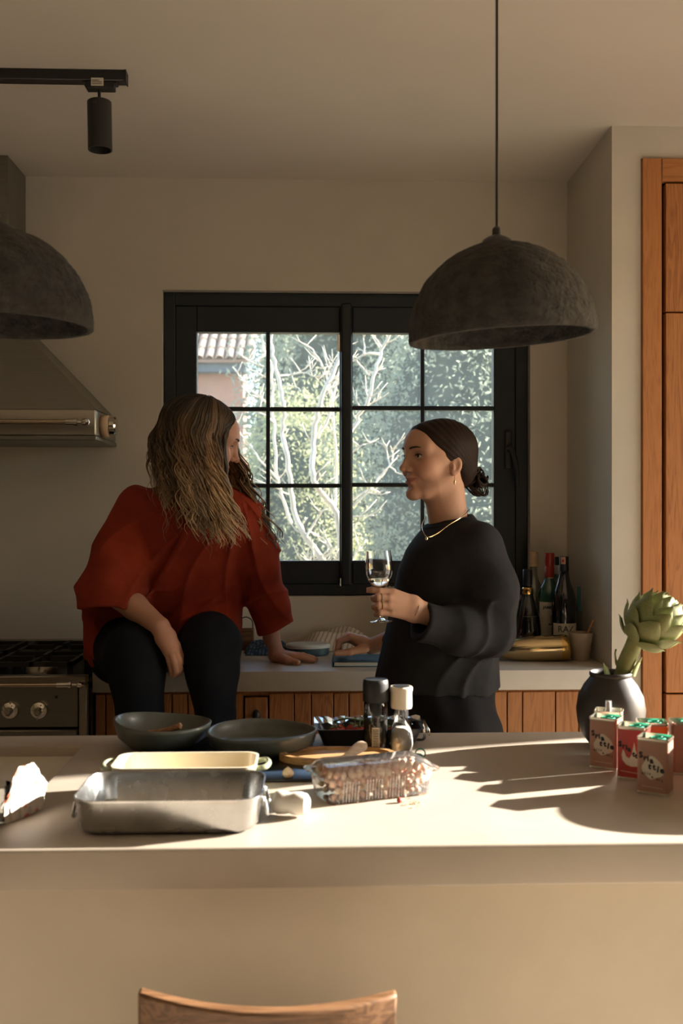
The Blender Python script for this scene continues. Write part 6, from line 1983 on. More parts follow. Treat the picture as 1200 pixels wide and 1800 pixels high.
G.D = np.maximum(G.D + 0.0045 * np.exp(-np.maximum(fh - P[0], 0) / 0.012), ((P[0] - fh) * 0.75)).astype(np.float32)
bc = np.array((-0.118, 0.0, -0.058))
ang = np.arctan2(P[2] - bc[2], P[0] - bc[0] + 0 * P[1]); rad_ = np.arctan2(P[1], np.sqrt((P[0] - bc[0]) ** 2 + (P[2] - bc[2]) ** 2))
G.D = (G.D + 0.0007 * np.sin(70 * ang + 20 * rad_) * np.clip(np.abs(P[1]) / 0.02, 0, 1)).astype(np.float32)
V, F = G.mesh(); V = smooth_vf(V, F, 1, 0.5)
hr = mesh_np('hair', place2(V, S2), F, M_['hair_dark'], W2)
d = V - bc
flow_attr(hr, np.stack([np.linalg.norm(d, axis=1) * 4, np.arctan2(d[:, 2], d[:, 0]), np.arctan2(d[:, 1], np.hypot(d[:, 0], d[:, 2]))], 1))
# bun: twisted loops of hair
bp_, fl_ = [], []
random.seed(5)
for k in range(30):
    ax = Vector((random.gauss(0, 0.5), 1.0, random.gauss(0, 0.4))).normalized()
    e1 = ax.orthogonal().normalized(); e2 = ax.cross(e1)
    r = random.uniform(0.010, 0.026)
    c_ = Vector((-0.128, 0, -0.060)) + Vector((random.gauss(0, 0.006), random.gauss(0, 0.012), random.gauss(0, 0.007)))
    a0_ = random.uniform(0, 6.28); sw = random.uniform(2.5, 5.6)
    pts = [c_ + (e1 * math.cos(a0_ + sw * q / 14) * 0.85 + e2 * math.sin(a0_ + sw * q / 14) * 1.12) * r * (1 + 0.12 * math.sin(q)) for q in range(15)]
    V, F = tube_vf(pts, [0.0022 + 0.0042 * math.sin(PI * (q + 0.8) / 15.6) for q in range(15)], 7, flat=0.75)
    bp_.append((V, F)); fl_ += [(0.1 * (i // 7), 0.05 * k + 0.02 * (i % 7), 0.07 * k) for i in range(len(V))]
for k in range(9):      # loose ends curling below the bun
    a = -0.3 + 0.11 * k
    s0 = Vector((-0.100, 0.02 * math.sin(k * 2.1), -0.075))
    pts = [s0 + Vector((-0.050 * math.sin(q / 10 * 2.4) - 0.004 * k * q / 30, 0.004 * math.sin(q + k), -0.030 * math.sin(q / 10 * PI) * (1 + 0.1 * k / 9) + 0.020 * (q / 10) ** 2)) for q in range(11)]
    V, F = tube_vf(pts, [0.0030 * math.sin(PI * (q + 1.2) / 12.5) + 0.0004 for q in range(11)], 6, flat=0.6)
    bp_.append((V, F)); fl_ += [(0.1 * (i // 6), 0.05 * k + 0.02 * (i % 6), 0.03 * k + 3) for i in range(len(V))]
V, F = merge(bp_)
bn = mesh_obj('hair_bun', place2(np.array(V), S2), F, M_['hair_dark'], W2, smooth=True, world=True)
flow_attr(bn, fl_)
# earring, necklace, bracelet, rings
mat('jewel_gold', (0.80, 0.62, 0.38), 0.18, 1.0)
e0 = Vector(place2(np.array([(-0.004, 0.080, -0.054)]), S2)[0])
tube('earring', [e0, e0 + Vector((0, -0.002, -0.006)), e0 + Vector((0, -0.002, -0.012)), e0 + Vector((0, -0.002, -0.019)), e0 + Vector((0, -0.002, -0.0235))], [0.0012, 0.0012, 0.0028, 0.0036, 0.0010], M_['jewel_gold'], W2, n=10, world=True)

# sweater
cloth_bump = dict(bmp=0.25, bscale=260, bdist=0.002)
mat('sweater_cloth', (0.025, 0.025, 0.028), 0.9, var=0.12, vscale=25, spec=0.15, **cloth_bump)
mat('trouser_cloth', (0.015, 0.015, 0.017), 0.9, var=0.1, vscale=25, spec=0.15, **cloth_bump)
def rowpx(tab):
    out = []
    for py, l, r, Yc, b_ in tab:
        A, B = at(l, py, Yc), at(r, py, Yc)
        out.append((A.z, (A.x + B.x) / 2, Yc, (B.x - A.x) / 2, b_))
    return out
G = Field(_v(at(640, 1225, 2.8)) - np.array((0.02, 0.35, 0.02)), _v(at(925, 895, 2.8)) + np.array((0.03, 0.42, 0.03)), 0.0042)
G.column(rowpx([(914, 765, 832, 2.815, 0.055), (922, 752, 840, 2.815, 0.072), (931, 742, 850, 2.82, 0.098), (944, 731, 862, 2.82, 0.125), (962, 717, 873, 2.82, 0.148), (1000, 701, 880, 2.825, 0.158),
                (1050, 689, 880, 2.83, 0.155), (1100, 679, 878, 2.83, 0.150), (1150, 669, 876, 2.835, 0.152), (1190, 661, 879, 2.84, 0.158), (1207, 659, 880, 2.84, 0.158)]), 0.0)
slv = [at(838, 962, 2.725), at(862, 1035, 2.700), at(864, 1112, 2.685), at(805, 1108, 2.645), at(738, 1092, 2.607)]
G.chain(slv[:3], [0.072, 0.064, 0.057], 0.05)
G.chain(slv[2:], [0.057, 0.062, 0.050], 0.025)
G.chain([at(780, 965, 2.97), at(740, 1060, 3.06), at(712, 1112, 3.13)], [0.07, 0.062, 0.055], 0.05)
fa = (slv[4] - slv[2]).normalized()
# cuff ends clean, with a hollow
G.plane_cut(at(741, 1092, 2.607), fa * 1.0 + Vector((0, 0, 0.12)), 0.004, lo=_v(at(700, 1150, 2.6)) - 0.05, hi=_v(at(752, 1040, 2.66)) + 0.0)
G.cone(at(728, 1089, 2.60), at(772, 1098, 2.625), 0.044, 0.030, 0.003, 'sub')
fa_ = _v(fa); o_ = _v(slv[2])
def fold2(x, y, z):
    t = (x - o_[0]) * fa_[0] + (y - o_[1]) * fa_[1] + (z - o_[2]) * fa_[2]
    side = z - o_[2]
    m = np.exp(-((t - 0.055) / 0.06) ** 2) * (x > o_[0] - 0.22) * (z < o_[2] + 0.09) * (y < 2.74)
    rings = 1.6 * (1 - np.abs(np.sin(46 * (t + 0.30 * side + 0.9 * side * side) + 0.9 * np.sin(25 * z)))) ** 1.5
    body = wav(x * 1.0, y * 1.0, z * 0.35, 26, 1.0)
    diag = 1.6 * (1 - np.abs(np.sin(15 * (x * 0.8 + z * 0.40) + 1.2 * np.sin(9 * z)))) ** 2.4 * (y < 2.80)
    return -(0.0060 * m * rings + 0.0020 * body + 0.0038 * diag * np.clip((1.36 - z) / 0.2, 0, 1))
G.displace(fold2)
V, F = G.mesh(); V = smooth_vf(V, F, 2, 0.45)
mesh_np('sweater', V, F, M_['sweater_cloth'], W2)
# collar ring
cr_ = [at(788, 919, 2.815) + Vector((0.0665 * math.cos(a), 0.069 * math.sin(a), 0.017 * math.cos(a - 0.2) - 0.004 * max(0, -math.sin(a)))) for a in np.linspace(0, 2 * PI, 49)]
tube('sweater_collar', cr_, 0.0075, M_['sweater_cloth'], W2, n=10, world=True, flat=1.3)
nk = [at(783, 916, 2.812) + Vector((0.058 * math.cos(a), 0.068 * math.sin(a), 0.012 * math.cos(a) - 0.022 * max(0, -math.cos(a - 0.45)) ** 1.5 + 0.008)) for a in np.linspace(0, 2 * PI, 61)]
p_ = [at(824, 896, 2.80), at(812, 908, 2.745), at(790, 922, 2.715), at(768, 938, 2.690), at(752, 944, 2.672), at(744, 936, 2.690), at(742, 922, 2.735), at(748, 910, 2.79)]
tube('necklace', spline(p_, 8), 0.0013, M_['jewel_gold'], W2, n=6, world=True)
c_ = at(749.5, 947, 2.664)
lathe('pendant', [(0.0001, -0.004), (0.0035, -0.003), (0.0042, 0.0), (0.0035, 0.003), (0.0001, 0.004)], M_['jewel_gold'], W2, n=14, loc=tuple(c_))
bcn = at(725, 1071, 2.606)
axw = (K[1] - wr2).normalized(); e1 = axw.orthogonal().normalized(); e2 = axw.cross(e1)
tube('bracelet', [bcn + (e1 * math.cos(a) + e2 * math.sin(a)) * 0.0285 for a in np.linspace(0, 2 * PI, 33)], 0.0009, M_['jewel_gold'], W2, n=6, world=True)
for p, q, r_ in ((K[1], at(664, 1050, 2.569), 0.0108), (K[2], at(665, 1064, 2.569), 0.0106), (K[2], at(665, 1064, 2.569), 0.0106)):
    ax_ = (q - p).normalized(); e1 = ax_.orthogonal().normalized(); e2 = ax_.cross(e1); cc = p + (q - p) * 0.72
    tube('finger_ring', [cc + (e1 * math.cos(a) + e2 * math.sin(a)) * r_ for a in np.linspace(0, 2 * PI, 25)], 0.0010, M_['jewel_gold'], W2, n=6, world=True)
# trousers and shoes
G = Field((at(640, 900, 2.8).x - 0.02, 2.55, 0.03), (at(900, 900, 2.8).x + 0.04, 3.08, 0.97), 0.007)
G.column(rowpx([(1185, 668, 868, 2.84, 0.140), (1215, 660, 868, 2.84, 0.150), (1260, 656, 862, 2.84, 0.150), (1300, 660, 860, 2.84, 0.145), (1340, 668, 856, 2.84, 0.14)]), 0.0)
xa, xb = at(720, 900, 2.93).x, at(805, 900, 2.75).x
G.chain([(xa, 2.90, 0.80), (xa - 0.01, 2.90, 0.45), (xa - 0.02, 2.91, 0.08)], [0.125, 0.10, 0.085], 0.05)
G.chain([(xb, 2.76, 0.80), (xb, 2.75, 0.45), (xb, 2.76, 0.08)], [0.125, 0.10, 0.085], 0.05)
G.plane_cut((0, 0, 0.06), (0, 0, -1))
G.displace(lambda x, y, z: -(0.003 * wav(x, y, 0.3 * z, 30, 0.3) + 0.003 * np.sin(60 * (x + 0.35 * z)) * (z > 0.6) * np.exp(-((z - 0.93) / 0.10) ** 2)))
V, F = G.mesh(); V = smooth_vf(V, F, 1, 0.5)
mesh_np('trousers', V, F, M_['trouser_cloth'], W2)
mat('shoe_black', (0.02, 0.018, 0.017), 0.5)
for xx, yy in ((xa - 0.02, 2.91), (xb, 2.76)):
    G = Field((xx - 0.24, yy - 0.07, -0.01), (xx + 0.10, yy + 0.07, 0.14), 0.006)
    G.chain([(xx + 0.035, yy, 0.045), (xx - 0.08, yy, 0.045), (xx - 0.16, yy - 0.01, 0.036)], [0.042, 0.044, 0.034], 0.02)
    G.cone((xx + 0.01, yy, 0.05), (xx, yy, 0.12), 0.04, 0.038, 0.02)
    G.plane_cut((0, 0, 0.002), (0, 0, -1))
    V, F = G.mesh(); mesh_np('shoe', V, F, M_['shoe_black'], W2)

# wine glass in the hand
gb = at(671, 1093, GY); gt = at(664.5, 968, GY)
wgl = empty('wine_glass', tuple(gb), 'stemmed wine glass with a little pale wine, held by the standing person', 'wine glass')
axg = (gt - gb); Hg = axg.length; Qg = axg.normalized().to_track_quat('Z', 'Y').to_matrix().to_4x4()
zb0 = Hg * (1093 - 1036) / 125.0
bowl_o = [(0.0038, zb0 - 0.004), (0.008, zb0 + 0.001), (0.018, zb0 + 0.010), (0.0265, zb0 + 0.024), (0.0318, zb0 + 0.042), (0.0328, zb0 + 0.056), (0.0312, zb0 + 0.076), (0.0285, Hg)]
bowl_o = [(r * 1.13, z) for r, z in bowl_o]
bowl_i = [(0.0275, Hg), (0.0300, zb0 + 0.076), (0.0316, zb0 + 0.056), (0.0306, zb0 + 0.042), (0.0254, zb0 + 0.025), (0.017, zb0 + 0.012), (0.007, zb0 + 0.0045), (0.0001, zb0 + 0.0035)]
bowl_i = [(r * 1.13, z) for r, z in bowl_i]
m = bpy.data.materials.new('crystal'); m.use_nodes = True
nt = m.node_tree; nt.nodes.clear()
out = nt.nodes.new('ShaderNodeOutputMaterial'); gg = nt.nodes.new('ShaderNodeBsdfGlass'); gg.inputs['Roughness'].default_value = 0.0; gg.inputs['IOR'].default_value = 1.5
nt.links.new(gg.outputs[0], out.inputs[0]); M_['crystal'] = m
lathe('bowl', bowl_o + bowl_i, M_['crystal'], wgl, n=48, M=Qg, sharp=60)
lathe('stem_and_foot', [(0.0001, 0.0), (0.030, 0.0), (0.0315, 0.0012), (0.030, 0.0022), (0.016, 0.0042), (0.006, 0.009), (0.0036, 0.018), (0.0033, zb0 - 0.006), (0.0038, zb0 - 0.004)], M_['crystal'], wgl, n=48, M=Qg, sharp=60)
m = bpy.data.materials.new('wine'); m.use_nodes = True
nt = m.node_tree; nt.nodes.clear()
out = nt.nodes.new('ShaderNodeOutputMaterial'); gg = nt.nodes.new('ShaderNodeBsdfGlass'); gg.inputs['Color'].default_value = (1.0, 0.90, 0.80, 1); gg.inputs['IOR'].default_value = 1.33; gg.inputs['Roughness'].default_value = 0.0
nt.links.new(gg.outputs[0], out.inputs[0]); M_['wine'] = m
lathe('wine', [(0.0001, zb0 + 0.0038), (0.0077, zb0 + 0.0048), (0.0190, zb0 + 0.0123), (0.0285, zb0 + 0.0253), (0.0294, zb0 + 0.0272), (0.0001, zb0 + 0.0272)], M_['wine'], wgl, n=48, M=Qg, sharp=40)

# ------------------------------------------------------------------ the person sitting on the counter
Y1 = 2.985
O1 = at(357, 768, Y1)
F1 = Vector((0.93, 0.20, -0.27))
U1 = Vector((0.25, -0.05, 0.96))
S1 = 1.05
place1 = head_frame(O1, F1, U1)
inv1 = None
f_ = F1.normalized(); u_ = (U1 - f_ * U1.dot(f_)).normalized(); l_ = u_.cross(f_)
def to_head1(p):
    d = (Vector(p) - O1) / S1
    return (d.dot(f_), d.dot(l_), d.dot(u_))
nbase = at(335, 885, 3.06)
V, F, col = build_head(smile=0.15, open_mouth=0.0, lids=0.45, neck_to=to_head1(nbase), neck_r=0.052)
HV1 = V
parts = [(place1(V, S1), F, col * np.array((0.95, 0.90, 0.92)))]
SK1 = SKIN * np.array((1.0, 0.95, 0.97))
# right forearm and hand hanging between the knees
el = at(196, 1035, 2.985); wr = at(281, 1101, 2.850)
KN = [at(303, 1133, 2.835), at(299, 1141, 2.832), at(294, 1146, 2.838), at(289, 1148, 2.848)]
KN = [at(310, 1134, 2.852), at(306, 1140, 2.838), at(300, 1144, 2.832), at(293, 1146, 2.836)]
G = Field(_v(at(180, 1200, 2.8)) - np.array((0.05, 0.06, 0.03)), _v(at(335, 1000, 3.0)) + 0.05, 0.0021)
G.chain([el, el + (wr - el) * 0.5, wr], [0.044, 0.038, 0.0265], 0.01)
for i, kk in enumerate(KN):
    b0 = wr + Vector((0.006 - 0.004 * i, 0.004 * (1.5 - i), 0))
    G.chain([b0, b0 + (kk - b0) * 0.5, kk], [0.0180, 0.0170, 0.0125], 0.012)
tips = [[(317, 1150, 2.858), (318, 1164, 2.872), (314, 1172, 2.886)], [(314, 1160, 2.840), (316, 1176, 2.856), (312, 1184, 2.872)],
        [(306, 1164, 2.834), (309, 1180, 2.850), (306, 1187, 2.866)], [(298, 1163, 2.838), (301, 1177, 2.852), (300, 1184, 2.866)]]
for kk, tp, r in zip(KN, tips, (0.0112, 0.0112, 0.0106, 0.0096)):
    G.chain([kk] + [at(*q) for q in tp], [r, r * 0.92, r * 0.84, r * 0.70], 0.0035)
G.chain([at(291, 1113, 2.868), at(306, 1128, 2.892), at(315, 1146, 2.900)], [0.016, 0.0125, 0.0095], 0.006)
V, F = G.mesh(); V = smooth_vf(V, F, 1, 0.4)
parts.append((V, F, SK1))
# left forearm, palm flat on the worktop
def ctp(px, py, dz=0.010):
    Y = (EYE - ctop - dz) * FPX / (py - 900.0)
    return at(px, py, Y)
wr = Vector((at(477, 1121, 3.325).x, 3.325, at(477, 1121, 3.325).z)); el = at(470, 1030, 3.20)
hp = Vector((at(489, 1146, 3.33).x, 3.33, ctop + 0.021))
KN = [Vector((hp.x + 0.052, 3.300, ctop + 0.020)), Vector((hp.x + 0.056, 3.321, ctop + 0.021)), Vector((hp.x + 0.053, 3.341, ctop + 0.020)), Vector((hp.x + 0.045, 3.359, ctop + 0.018))]
G = Field((hp.x - 0.10, 3.10, ctop - 0.01), (hp.x + 0.20, 3.46, 1.24), 0.0021)
G.chain([el, el + (wr - el) * 0.55, wr, hp], [0.042, 0.036, 0.0265, 0.022], 0.012)
for i, kk in enumerate(KN):
    b0 = hp + Vector((-0.012, 0.011 * (i - 1.5), 0.001))
    G.chain([b0, kk], [0.0190, 0.0118], 0.012)
ends = [(0.118, 3.292), (0.126, 3.330), (0.118, 3.362), (0.092, 3.390)]
for kk, (ex, ey), r in zip(KN, ends, (0.0105, 0.0106, 0.0102, 0.0092)):
    e = Vector((hp.x + ex, ey, ctop + 0.0078))
    G.chain([kk, kk + (e - kk) * 0.45 + Vector((0, 0, 0.004)), kk + (e - kk) * 0.75 + Vector((0, 0, 0.001)), e], [r, r * 0.92, r * 0.86, r * 0.72], 0.0035)
G.chain([hp + Vector((-0.006, -0.018, -0.002)), Vector((hp.x + 0.034, 3.270, ctop + 0.0125)), Vector((hp.x + 0.066, 3.252, ctop + 0.0085))], [0.018, 0.0128, 0.0088], 0.008)
G.plane_cut((0, 0, ctop + 0.0006), (0, 0, -1), lo=(hp.x - 0.2, 3.0, ctop - 0.02), hi=(hp.x + 0.3, 3.5, ctop + 0.03))
V, F = G.mesh(); V = smooth_vf(V, F, 1, 0.4)
parts.append((V, F, SK1))
# the hidden trunk
shl, shr = at(240, 892, 3.07), at(425, 905, 3.07)
G = Field(_v(at(160, 1150, 3.0)) - np.array((0.05, 0.2, 0.0)), _v(at(510, 840, 3.3)) + np.array((0.05, 0.3, 0.05)), 0.007)
G.chain([nbase, at(328, 960, 3.14), at(312, 1050, 3.24), at(292, 1115, 3.34)], [0.048, 0.09, 0.09, 0.10], 0.03)
G.chain([shl, nbase, shr], [0.034, 0.04, 0.034], 0.03)
G.chain([shl, at(200, 1035, 2.985)], [0.034, 0.036], 0.03)
G.chain([shr, el], [0.034, 0.036], 0.03)
V, F = G.mesh()
parts.append((V, F, SK1))
V, F, col = join_vf(parts)
W1 = mesh_np('person', V, F, M_['skin'], None, col)
tag(W1, 'seated person in a red wrap jacket with long wavy blonde hair, perched on the worktop', 'person')
eye_set(W1, place1, S1, HV1, 0.45)

# leggings
mat('legging_cloth', (0.010, 0.012, 0.018), 0.85, var=0.1, vscale=30, spec=0.15, **cloth_bump)
G = Field((at(140, 900, 2.9).x - 0.06, 2.74, 0.10), (at(440, 900, 2.9).x + 0.06, 3.56, 1.20), 0.0062)
G.chain([at(222, 1124, 3.40), at(220, 1138, 3.12), at(238, 1149, 2.905)], [0.112, 0.113, 0.088], 0.03)
G.chain([at(238, 1149, 2.905), at(241, 1186, 2.895), at(246, 1260, 2.925)], [0.088, 0.079, 0.066], 0.02)
G.chain([at(246, 1260, 2.925), (at(248, 900, 2.93).x, 2.93, 0.62), (at(250, 900, 2.94).x, 2.945, 0.36)], [0.066, 0.060, 0.040], 0.02)
G.chain([at(345, 1112, 3.40), at(362, 1126, 3.10), at(371, 1131, 2.905)], [0.105, 0.100, 0.086], 0.03)
G.chain([at(371, 1131, 2.905), at(373, 1180, 2.895), at(379, 1262, 2.925)], [0.086, 0.076, 0.056], 0.02)
G.chain([at(379, 1262, 2.925), (at(380, 900, 2.93).x, 2.93, 0.62), (at(380, 900, 2.94).x, 2.945, 0.36)], [0.056, 0.056, 0.040], 0.02)
G.plane_cut((0, 0, ctop + 0.001), (0, 0, -1), lo=(-2, YC - 0.012, 0.80), hi=(1, 3.6, ctop + 0.05))
G.plane_cut((0, YC - 0.006, 0), (0, 1, 0), lo=(-2, YC - 0.10, 0.0), hi=(1, 3.6, ctop - 0.004))
G.displace(lambda x, y, z: -0.0014 * wav(x, y, z, 34, 0.7))
V, F = G.mesh(); V = smooth_vf(V, F, 2, 0.5)
mesh_np('leggings', V, F, M_['legging_cloth'], W1)
for (xx, lb_) in ((at(250, 900, 2.94).x, 'l'), (at(380, 900, 2.94).x, 'r')):
    G = Field((xx - 0.07, 2.68, 0.22), (xx + 0.07, 3.03, 0.40), 0.006)
    G.chain([(xx, 2.96, 0.285), (xx, 2.86, 0.285), (xx, 2.77, 0.272)], [0.040, 0.040, 0.030], 0.02)
    G.cone((xx, 2.95, 0.30), (xx, 2.945, 0.37), 0.038, 0.038, 0.02)
    V, F = G.mesh(); mesh_np('sock', V, F, M_['legging_cloth'], W1)

# jacket
m, nt, b = newmat('red_linen')
v = coords(nt)
nt.links.new(ramp(nt, [(0.3, (0.24, 0.030, 0.014)), (0.7, (0.33, 0.045, 0.020))], noise(nt, v, 14, 5, 0.6)), b.inputs['Base Color'])
b.inputs['Roughness'].default_value = 0.92; b.inputs['Specular IOR Level'].default_value = 0.2
v1 = coords(nt, (900, 120, 60)); v2 = coords(nt, (60, 60, 900))
ad = nt.nodes.new('ShaderNodeMath'); ad.operation = 'ADD'
nt.links.new(noise(nt, v1, 1.0, 2), ad.inputs[0]); nt.links.new(noise(nt, v2, 1.0, 2), ad.inputs[1])
bump(nt, b, ad.outputs[0], 0.35, 0.0015)
G = Field(_v(at(120, 1160, 3.0)) - np.array((0.05, 0.25, 0.03)), _v(at(525, 835, 3.3)) + np.array((0.06, 0.30, 0.06)), 0.0042)
G.column(rowpx([(850, 288, 398, 3.045, 0.062), (864, 262, 418, 3.05, 0.085), (880, 240, 436, 3.055, 0.108), (905, 227, 448, 3.07, 0.128), (950, 224, 440, 3.10, 0.145), (1000, 222, 430, 3.15, 0.158),
                (1045, 210, 424, 3.20, 0.175), (1085, 180, 424, 3.25, 0.20), (1110, 162, 425, 3.285, 0.215), (1152, 152, 424, 3.30, 0.225)]), 0.0, n=2.3)
# skirt of the jacket over the thighs
G.chain([at(222, 1122, 3.30), at(222, 1130, 3.075)], [0.126, 0.121], 0.03)
G.chain([at(350, 1112, 3.30), at(360, 1118, 3.06)], [0.120, 0.106], 0.03)
G.plane_cut(at(300, 1100, 3.000), Vector((0.0, -1.0, -0.30)), 0.004, lo=(-2, 2.5, 0.85), hi=(1, 3.05, at(0, 1078, 3.0).z))
# sleeves
sl1 = [at(240, 892, 3.07), at(210, 970, 3.03), at(196, 1050, 2.985), at(196, 1120, 2.955)]
G.chain(sl1[:3], [0.066, 0.074, 0.095], 0.035)
G.cone(sl1[2], sl1[3], 0.098, 0.112, 0.02)
cutp = at(198, 1067, 2.96)
G.plane_cut(cutp, Vector((0.10, -0.10, -1)), 0.003, lo=(-2, 2.70, 0.85), hi=(float(at(258, 900, 2.98).x), 3.005, cutp.z + 0.03))
G.cone(at(198, 1085, 2.955), at(198, 1040, 2.98), 0.088, 0.050, 0.004, 'sub')
sl2 = [at(420, 905, 3.07), at(452, 985, 3.12), at(474, 1060, 3.20), at(490, 1140, 3.28)]
G.chain(sl2, [0.068, 0.063, 0.060, 0.062], 0.035)
d2 = (sl2[3] - sl2[2]).normalized()
G.plane_cut(at(481, 1104, 3.245), Vector((0.42, 0.1, -0.9)), 0.003, lo=(float(at(440, 900, 3.2).x), 3.0, 0.85), hi=(float(at(540, 900, 3.2).x), 3.5, at(0, 1060, 3.2).z))
G.cone(at(486, 1120, 3.265), at(470, 1060, 3.205), 0.046, 0.034, 0.003, 'sub')
G.plane_cut((0, 0, ctop + 0.002), (0, 0, -1))
# wrap edge and folds
ea, eb = at(346, 900, 3.0), at(262, 1048, 3.0)
ed = np.array((eb.x - ea.x, eb.z - ea.z)); ed /= np.linalg.norm(ed); en = np.array((-ed[1], ed[0]))
if en[0] < 0: en = -en
cA = at(208, 1000, 3.0)
def fold1(x, y, z):
    sd = (x - ea.x) * en[0] + (z - ea.z) * en[1]
    front = np.clip((3.16 - y) / 0.04, 0, 1) * (z < ea.z + 0.01) * (z > eb.z - 0.06) * (x > eb.x - 0.02)
    step = 0.011 / (1 + np.exp(-np.clip(sd / 0.0022, -40, 40))) * front * (sd < 0.10) * (1 - np.clip(sd / 0.10, 0, 1))
    r = np.sqrt((x - at(425, 880, 3.1).x) ** 2 + (z - at(425, 870, 3.1).z) ** 2)
    an = np.arctan2(x - at(425, 880, 3.1).x, -(z - at(425, 870, 3.1).z))
    drape = 1.6 * (1 - np.abs(np.sin(8 * an + 1.4 * np.sin(7 * r)))) ** 2.4 * np.clip(r / 0.14, 0, 1) * np.clip((z - 1.02) / 0.05, 0, 1) * (y < 3.22)
    body = wav(x, y, 0.4 * z, 24, 0.4)
    arm = np.exp(-((x - cA.x) / 0.10) ** 2) * 1.6 * (1 - np.abs(np.sin(20 * (z + 0.9 * x) + 1.2 * np.sin(16 * x)))) ** 2.4 * (y < 3.1) * np.clip((at(0, 900, 3.0).z - z) / 0.08, 0, 1)
    arm2 = (x > at(440, 900, 3.1).x) * np.sin(55 * (z + 0.35 * x) + 2 * np.sin(24 * x))
    waist = np.exp(-((z - at(0, 1050, 3.15).z) / 0.06) ** 2) * 1.6 * (1 - np.abs(np.sin(30 * (z - 0.30 * x) + 1.6 * np.sin(12 * x)))) ** 2.4 * (y < 3.2)
    return -(step + 0.0085 * drape + 0.0035 * body + 0.0045 * arm * np.clip((z - at(0, 1062, 3.0).z) / 0.05, 0, 1) + 0.0030 * arm2 * np.clip((z - at(0, 1095, 3.2).z) / 0.06, 0, 1) + 0.0055 * waist)
G.displace(fold1)
V, F = G.mesh(); V = smooth_vf(V, F, 2, 0.45)
mesh_np('wrap_jacket', V, F, M_['red_linen'], W1)
def front_y(x, z, r=0.006):
    m = (np.abs(V[:, 0] - x) < r) & (np.abs(V[:, 2] - z) < r)
    return float(V[m, 1].min()) if m.any() else 3.0
JV = V
lap = []
for t in np.linspace(0, 1, 26):
    p_ = ea + (eb - ea) * t
    x_ = p_.x + 0.012 * math.sin(PI * t)
    lap.append(Vector((x_, front_y(x_, p_.z) + 0.004, p_.z)))
tube('lapel_edge', lap, [0.0135] * 22 + [0.011, 0.008, 0.005, 0.002], M_['red_linen'], W1, n=12, flat=0.65, world=True)
# neckband crossing in front
cb = [at(292, 858, 3.10), at(302, 866, 3.045), at(318, 878, 2.985), at(336, 893, 2.945), at(346, 903, 2.937)]
tube('neckband', spline(cb, 5), 0.010, M_['red_linen'], W1, n=10, flat=0.5, world=True)
cb = [at(404, 862, 3.10), at(398, 868, 3.04), at(384, 878, 2.985), at(364, 893, 2.942), at(348, 905, 2.934), at(330, 936, 2.945)]
tube('neckband', spline(cb, 5), 0.011, M_['red_linen'], W1, n=10, flat=0.5, world=True)
# undershirt at the throat
mat('grey_knit', (0.12, 0.12, 0.12), 0.9)
tube('undershirt', [nbase + Vector((0.060 * math.cos(a), -0.012 + 0.060 * math.sin(a), 0.004 + 0.008 * math.sin(-a))) for a in np.linspace(0, 2 * PI, 33)], 0.008, M_['grey_knit'], W1, n=10, world=True)

# long wavy hair
random.seed(21)
hp_, hc_ = [], []
cz_ = Vector((-0.014, 0, 0.020))
def scalp(theta, phi, off):
    """theta from the crown, phi round the head from the front, in the head frame"""
    r = Vector(((0.098 + off) * math.sin(theta) * math.cos(phi), (0.076 + off) * math.sin(theta) * math.sin(phi), (0.078 + off) * math.cos(theta)))
    return cz_ + r
down_h = Vector(to_head1(O1 + Vector((0, 0, -1)))).normalized()
fwd_h = Vector(to_head1(O1 + Vector((1, 0, 0)))).normalized()
out_cam = Vector(to_head1(O1 + Vector((0, -1, 0)))).normalized()
ROOT = np.array((0.040, 0.023, 0.013)); MID = np.array((0.27, 0.165, 0.085)); TIP = np.array((0.58, 0.42, 0.26))
def streak(p): return 0.82 + 0.38 * math.sin(9 * p + 1) + 0.22 * math.sin(23 * p + 2)
def lock(phi0, th0, length, width, off, wave, wl, ph, bright, spread=1.0, fine=False, sweep=0.0, fwd=1.0):
    phi = phi0
    n = 36
    pts = []
    th_end = 1.62 + 0.12 * math.sin(phi * 3 + ph)
    # first over the skull, then straight down
    L1 = (th_end - th0) * 0.095
    for k in range(n):
        s = length * k / (n - 1)
        phi = phi0 - sweep * min(1.0, s / L1)
        if s < L1:
            p = scalp(th0 + (th_end - th0) * s / L1, phi, off)
            q = p
            wv = 0.25 * s / L1
        else:
            base = scalp(th_end, phi, off)
            t = s - L1
            outw = Vector((math.cos(phi) * (0.25 if phi < 0 else 0.9), math.sin(phi), 0))
            p = base + down_h * t + outw * (0.030 * spread * (1 - math.exp(-t / 0.07)) - 0.05 * max(0, t - 0.10) * 0.5)
            p = p + fwd_h * (0.034 * fwd * (t / 0.25) ** 1.8 * (1.0 if abs(phi) < 2.2 else 0.3) * (0.6 if phi < 0 else 1.0))
            wv = min(1.0, 0.25 + t / 0.10)
        side = Vector((-math.sin(phi), math.cos(phi), 0))
        nrm = Vector((math.cos(phi), math.sin(phi), 0))
        a = 2 * PI * s / wl + ph
        p = p + side * (wave * wv * math.sin(a)) + nrm * (wave * 0.8 * wv * math.cos(a + 0.6))
        pts.append(p)
    rad = [width * (0.55 + 0.45 * min(1, k / 5)) * (1 - 0.80 * max(0, (k - n * 0.62) / (n * 0.38)) ** 1.3) for k in range(n)]
    ns = 4 if fine else 6
    V, F = tube_vf(pts, rad, ns, flat=0.5 if not fine else 1.0, caps=False)
    hp_.append((V, F))
    for k in range(n):
        t = k / (n - 1)
        c = ROOT + (MID - ROOT) * (t / 0.55) ** 1.5 if t < 0.55 else MID + (TIP - MID) * (t - 0.55) / 0.45
        c = c * bright * streak(phi0)
        for _ in range(ns): hc_.append(c)
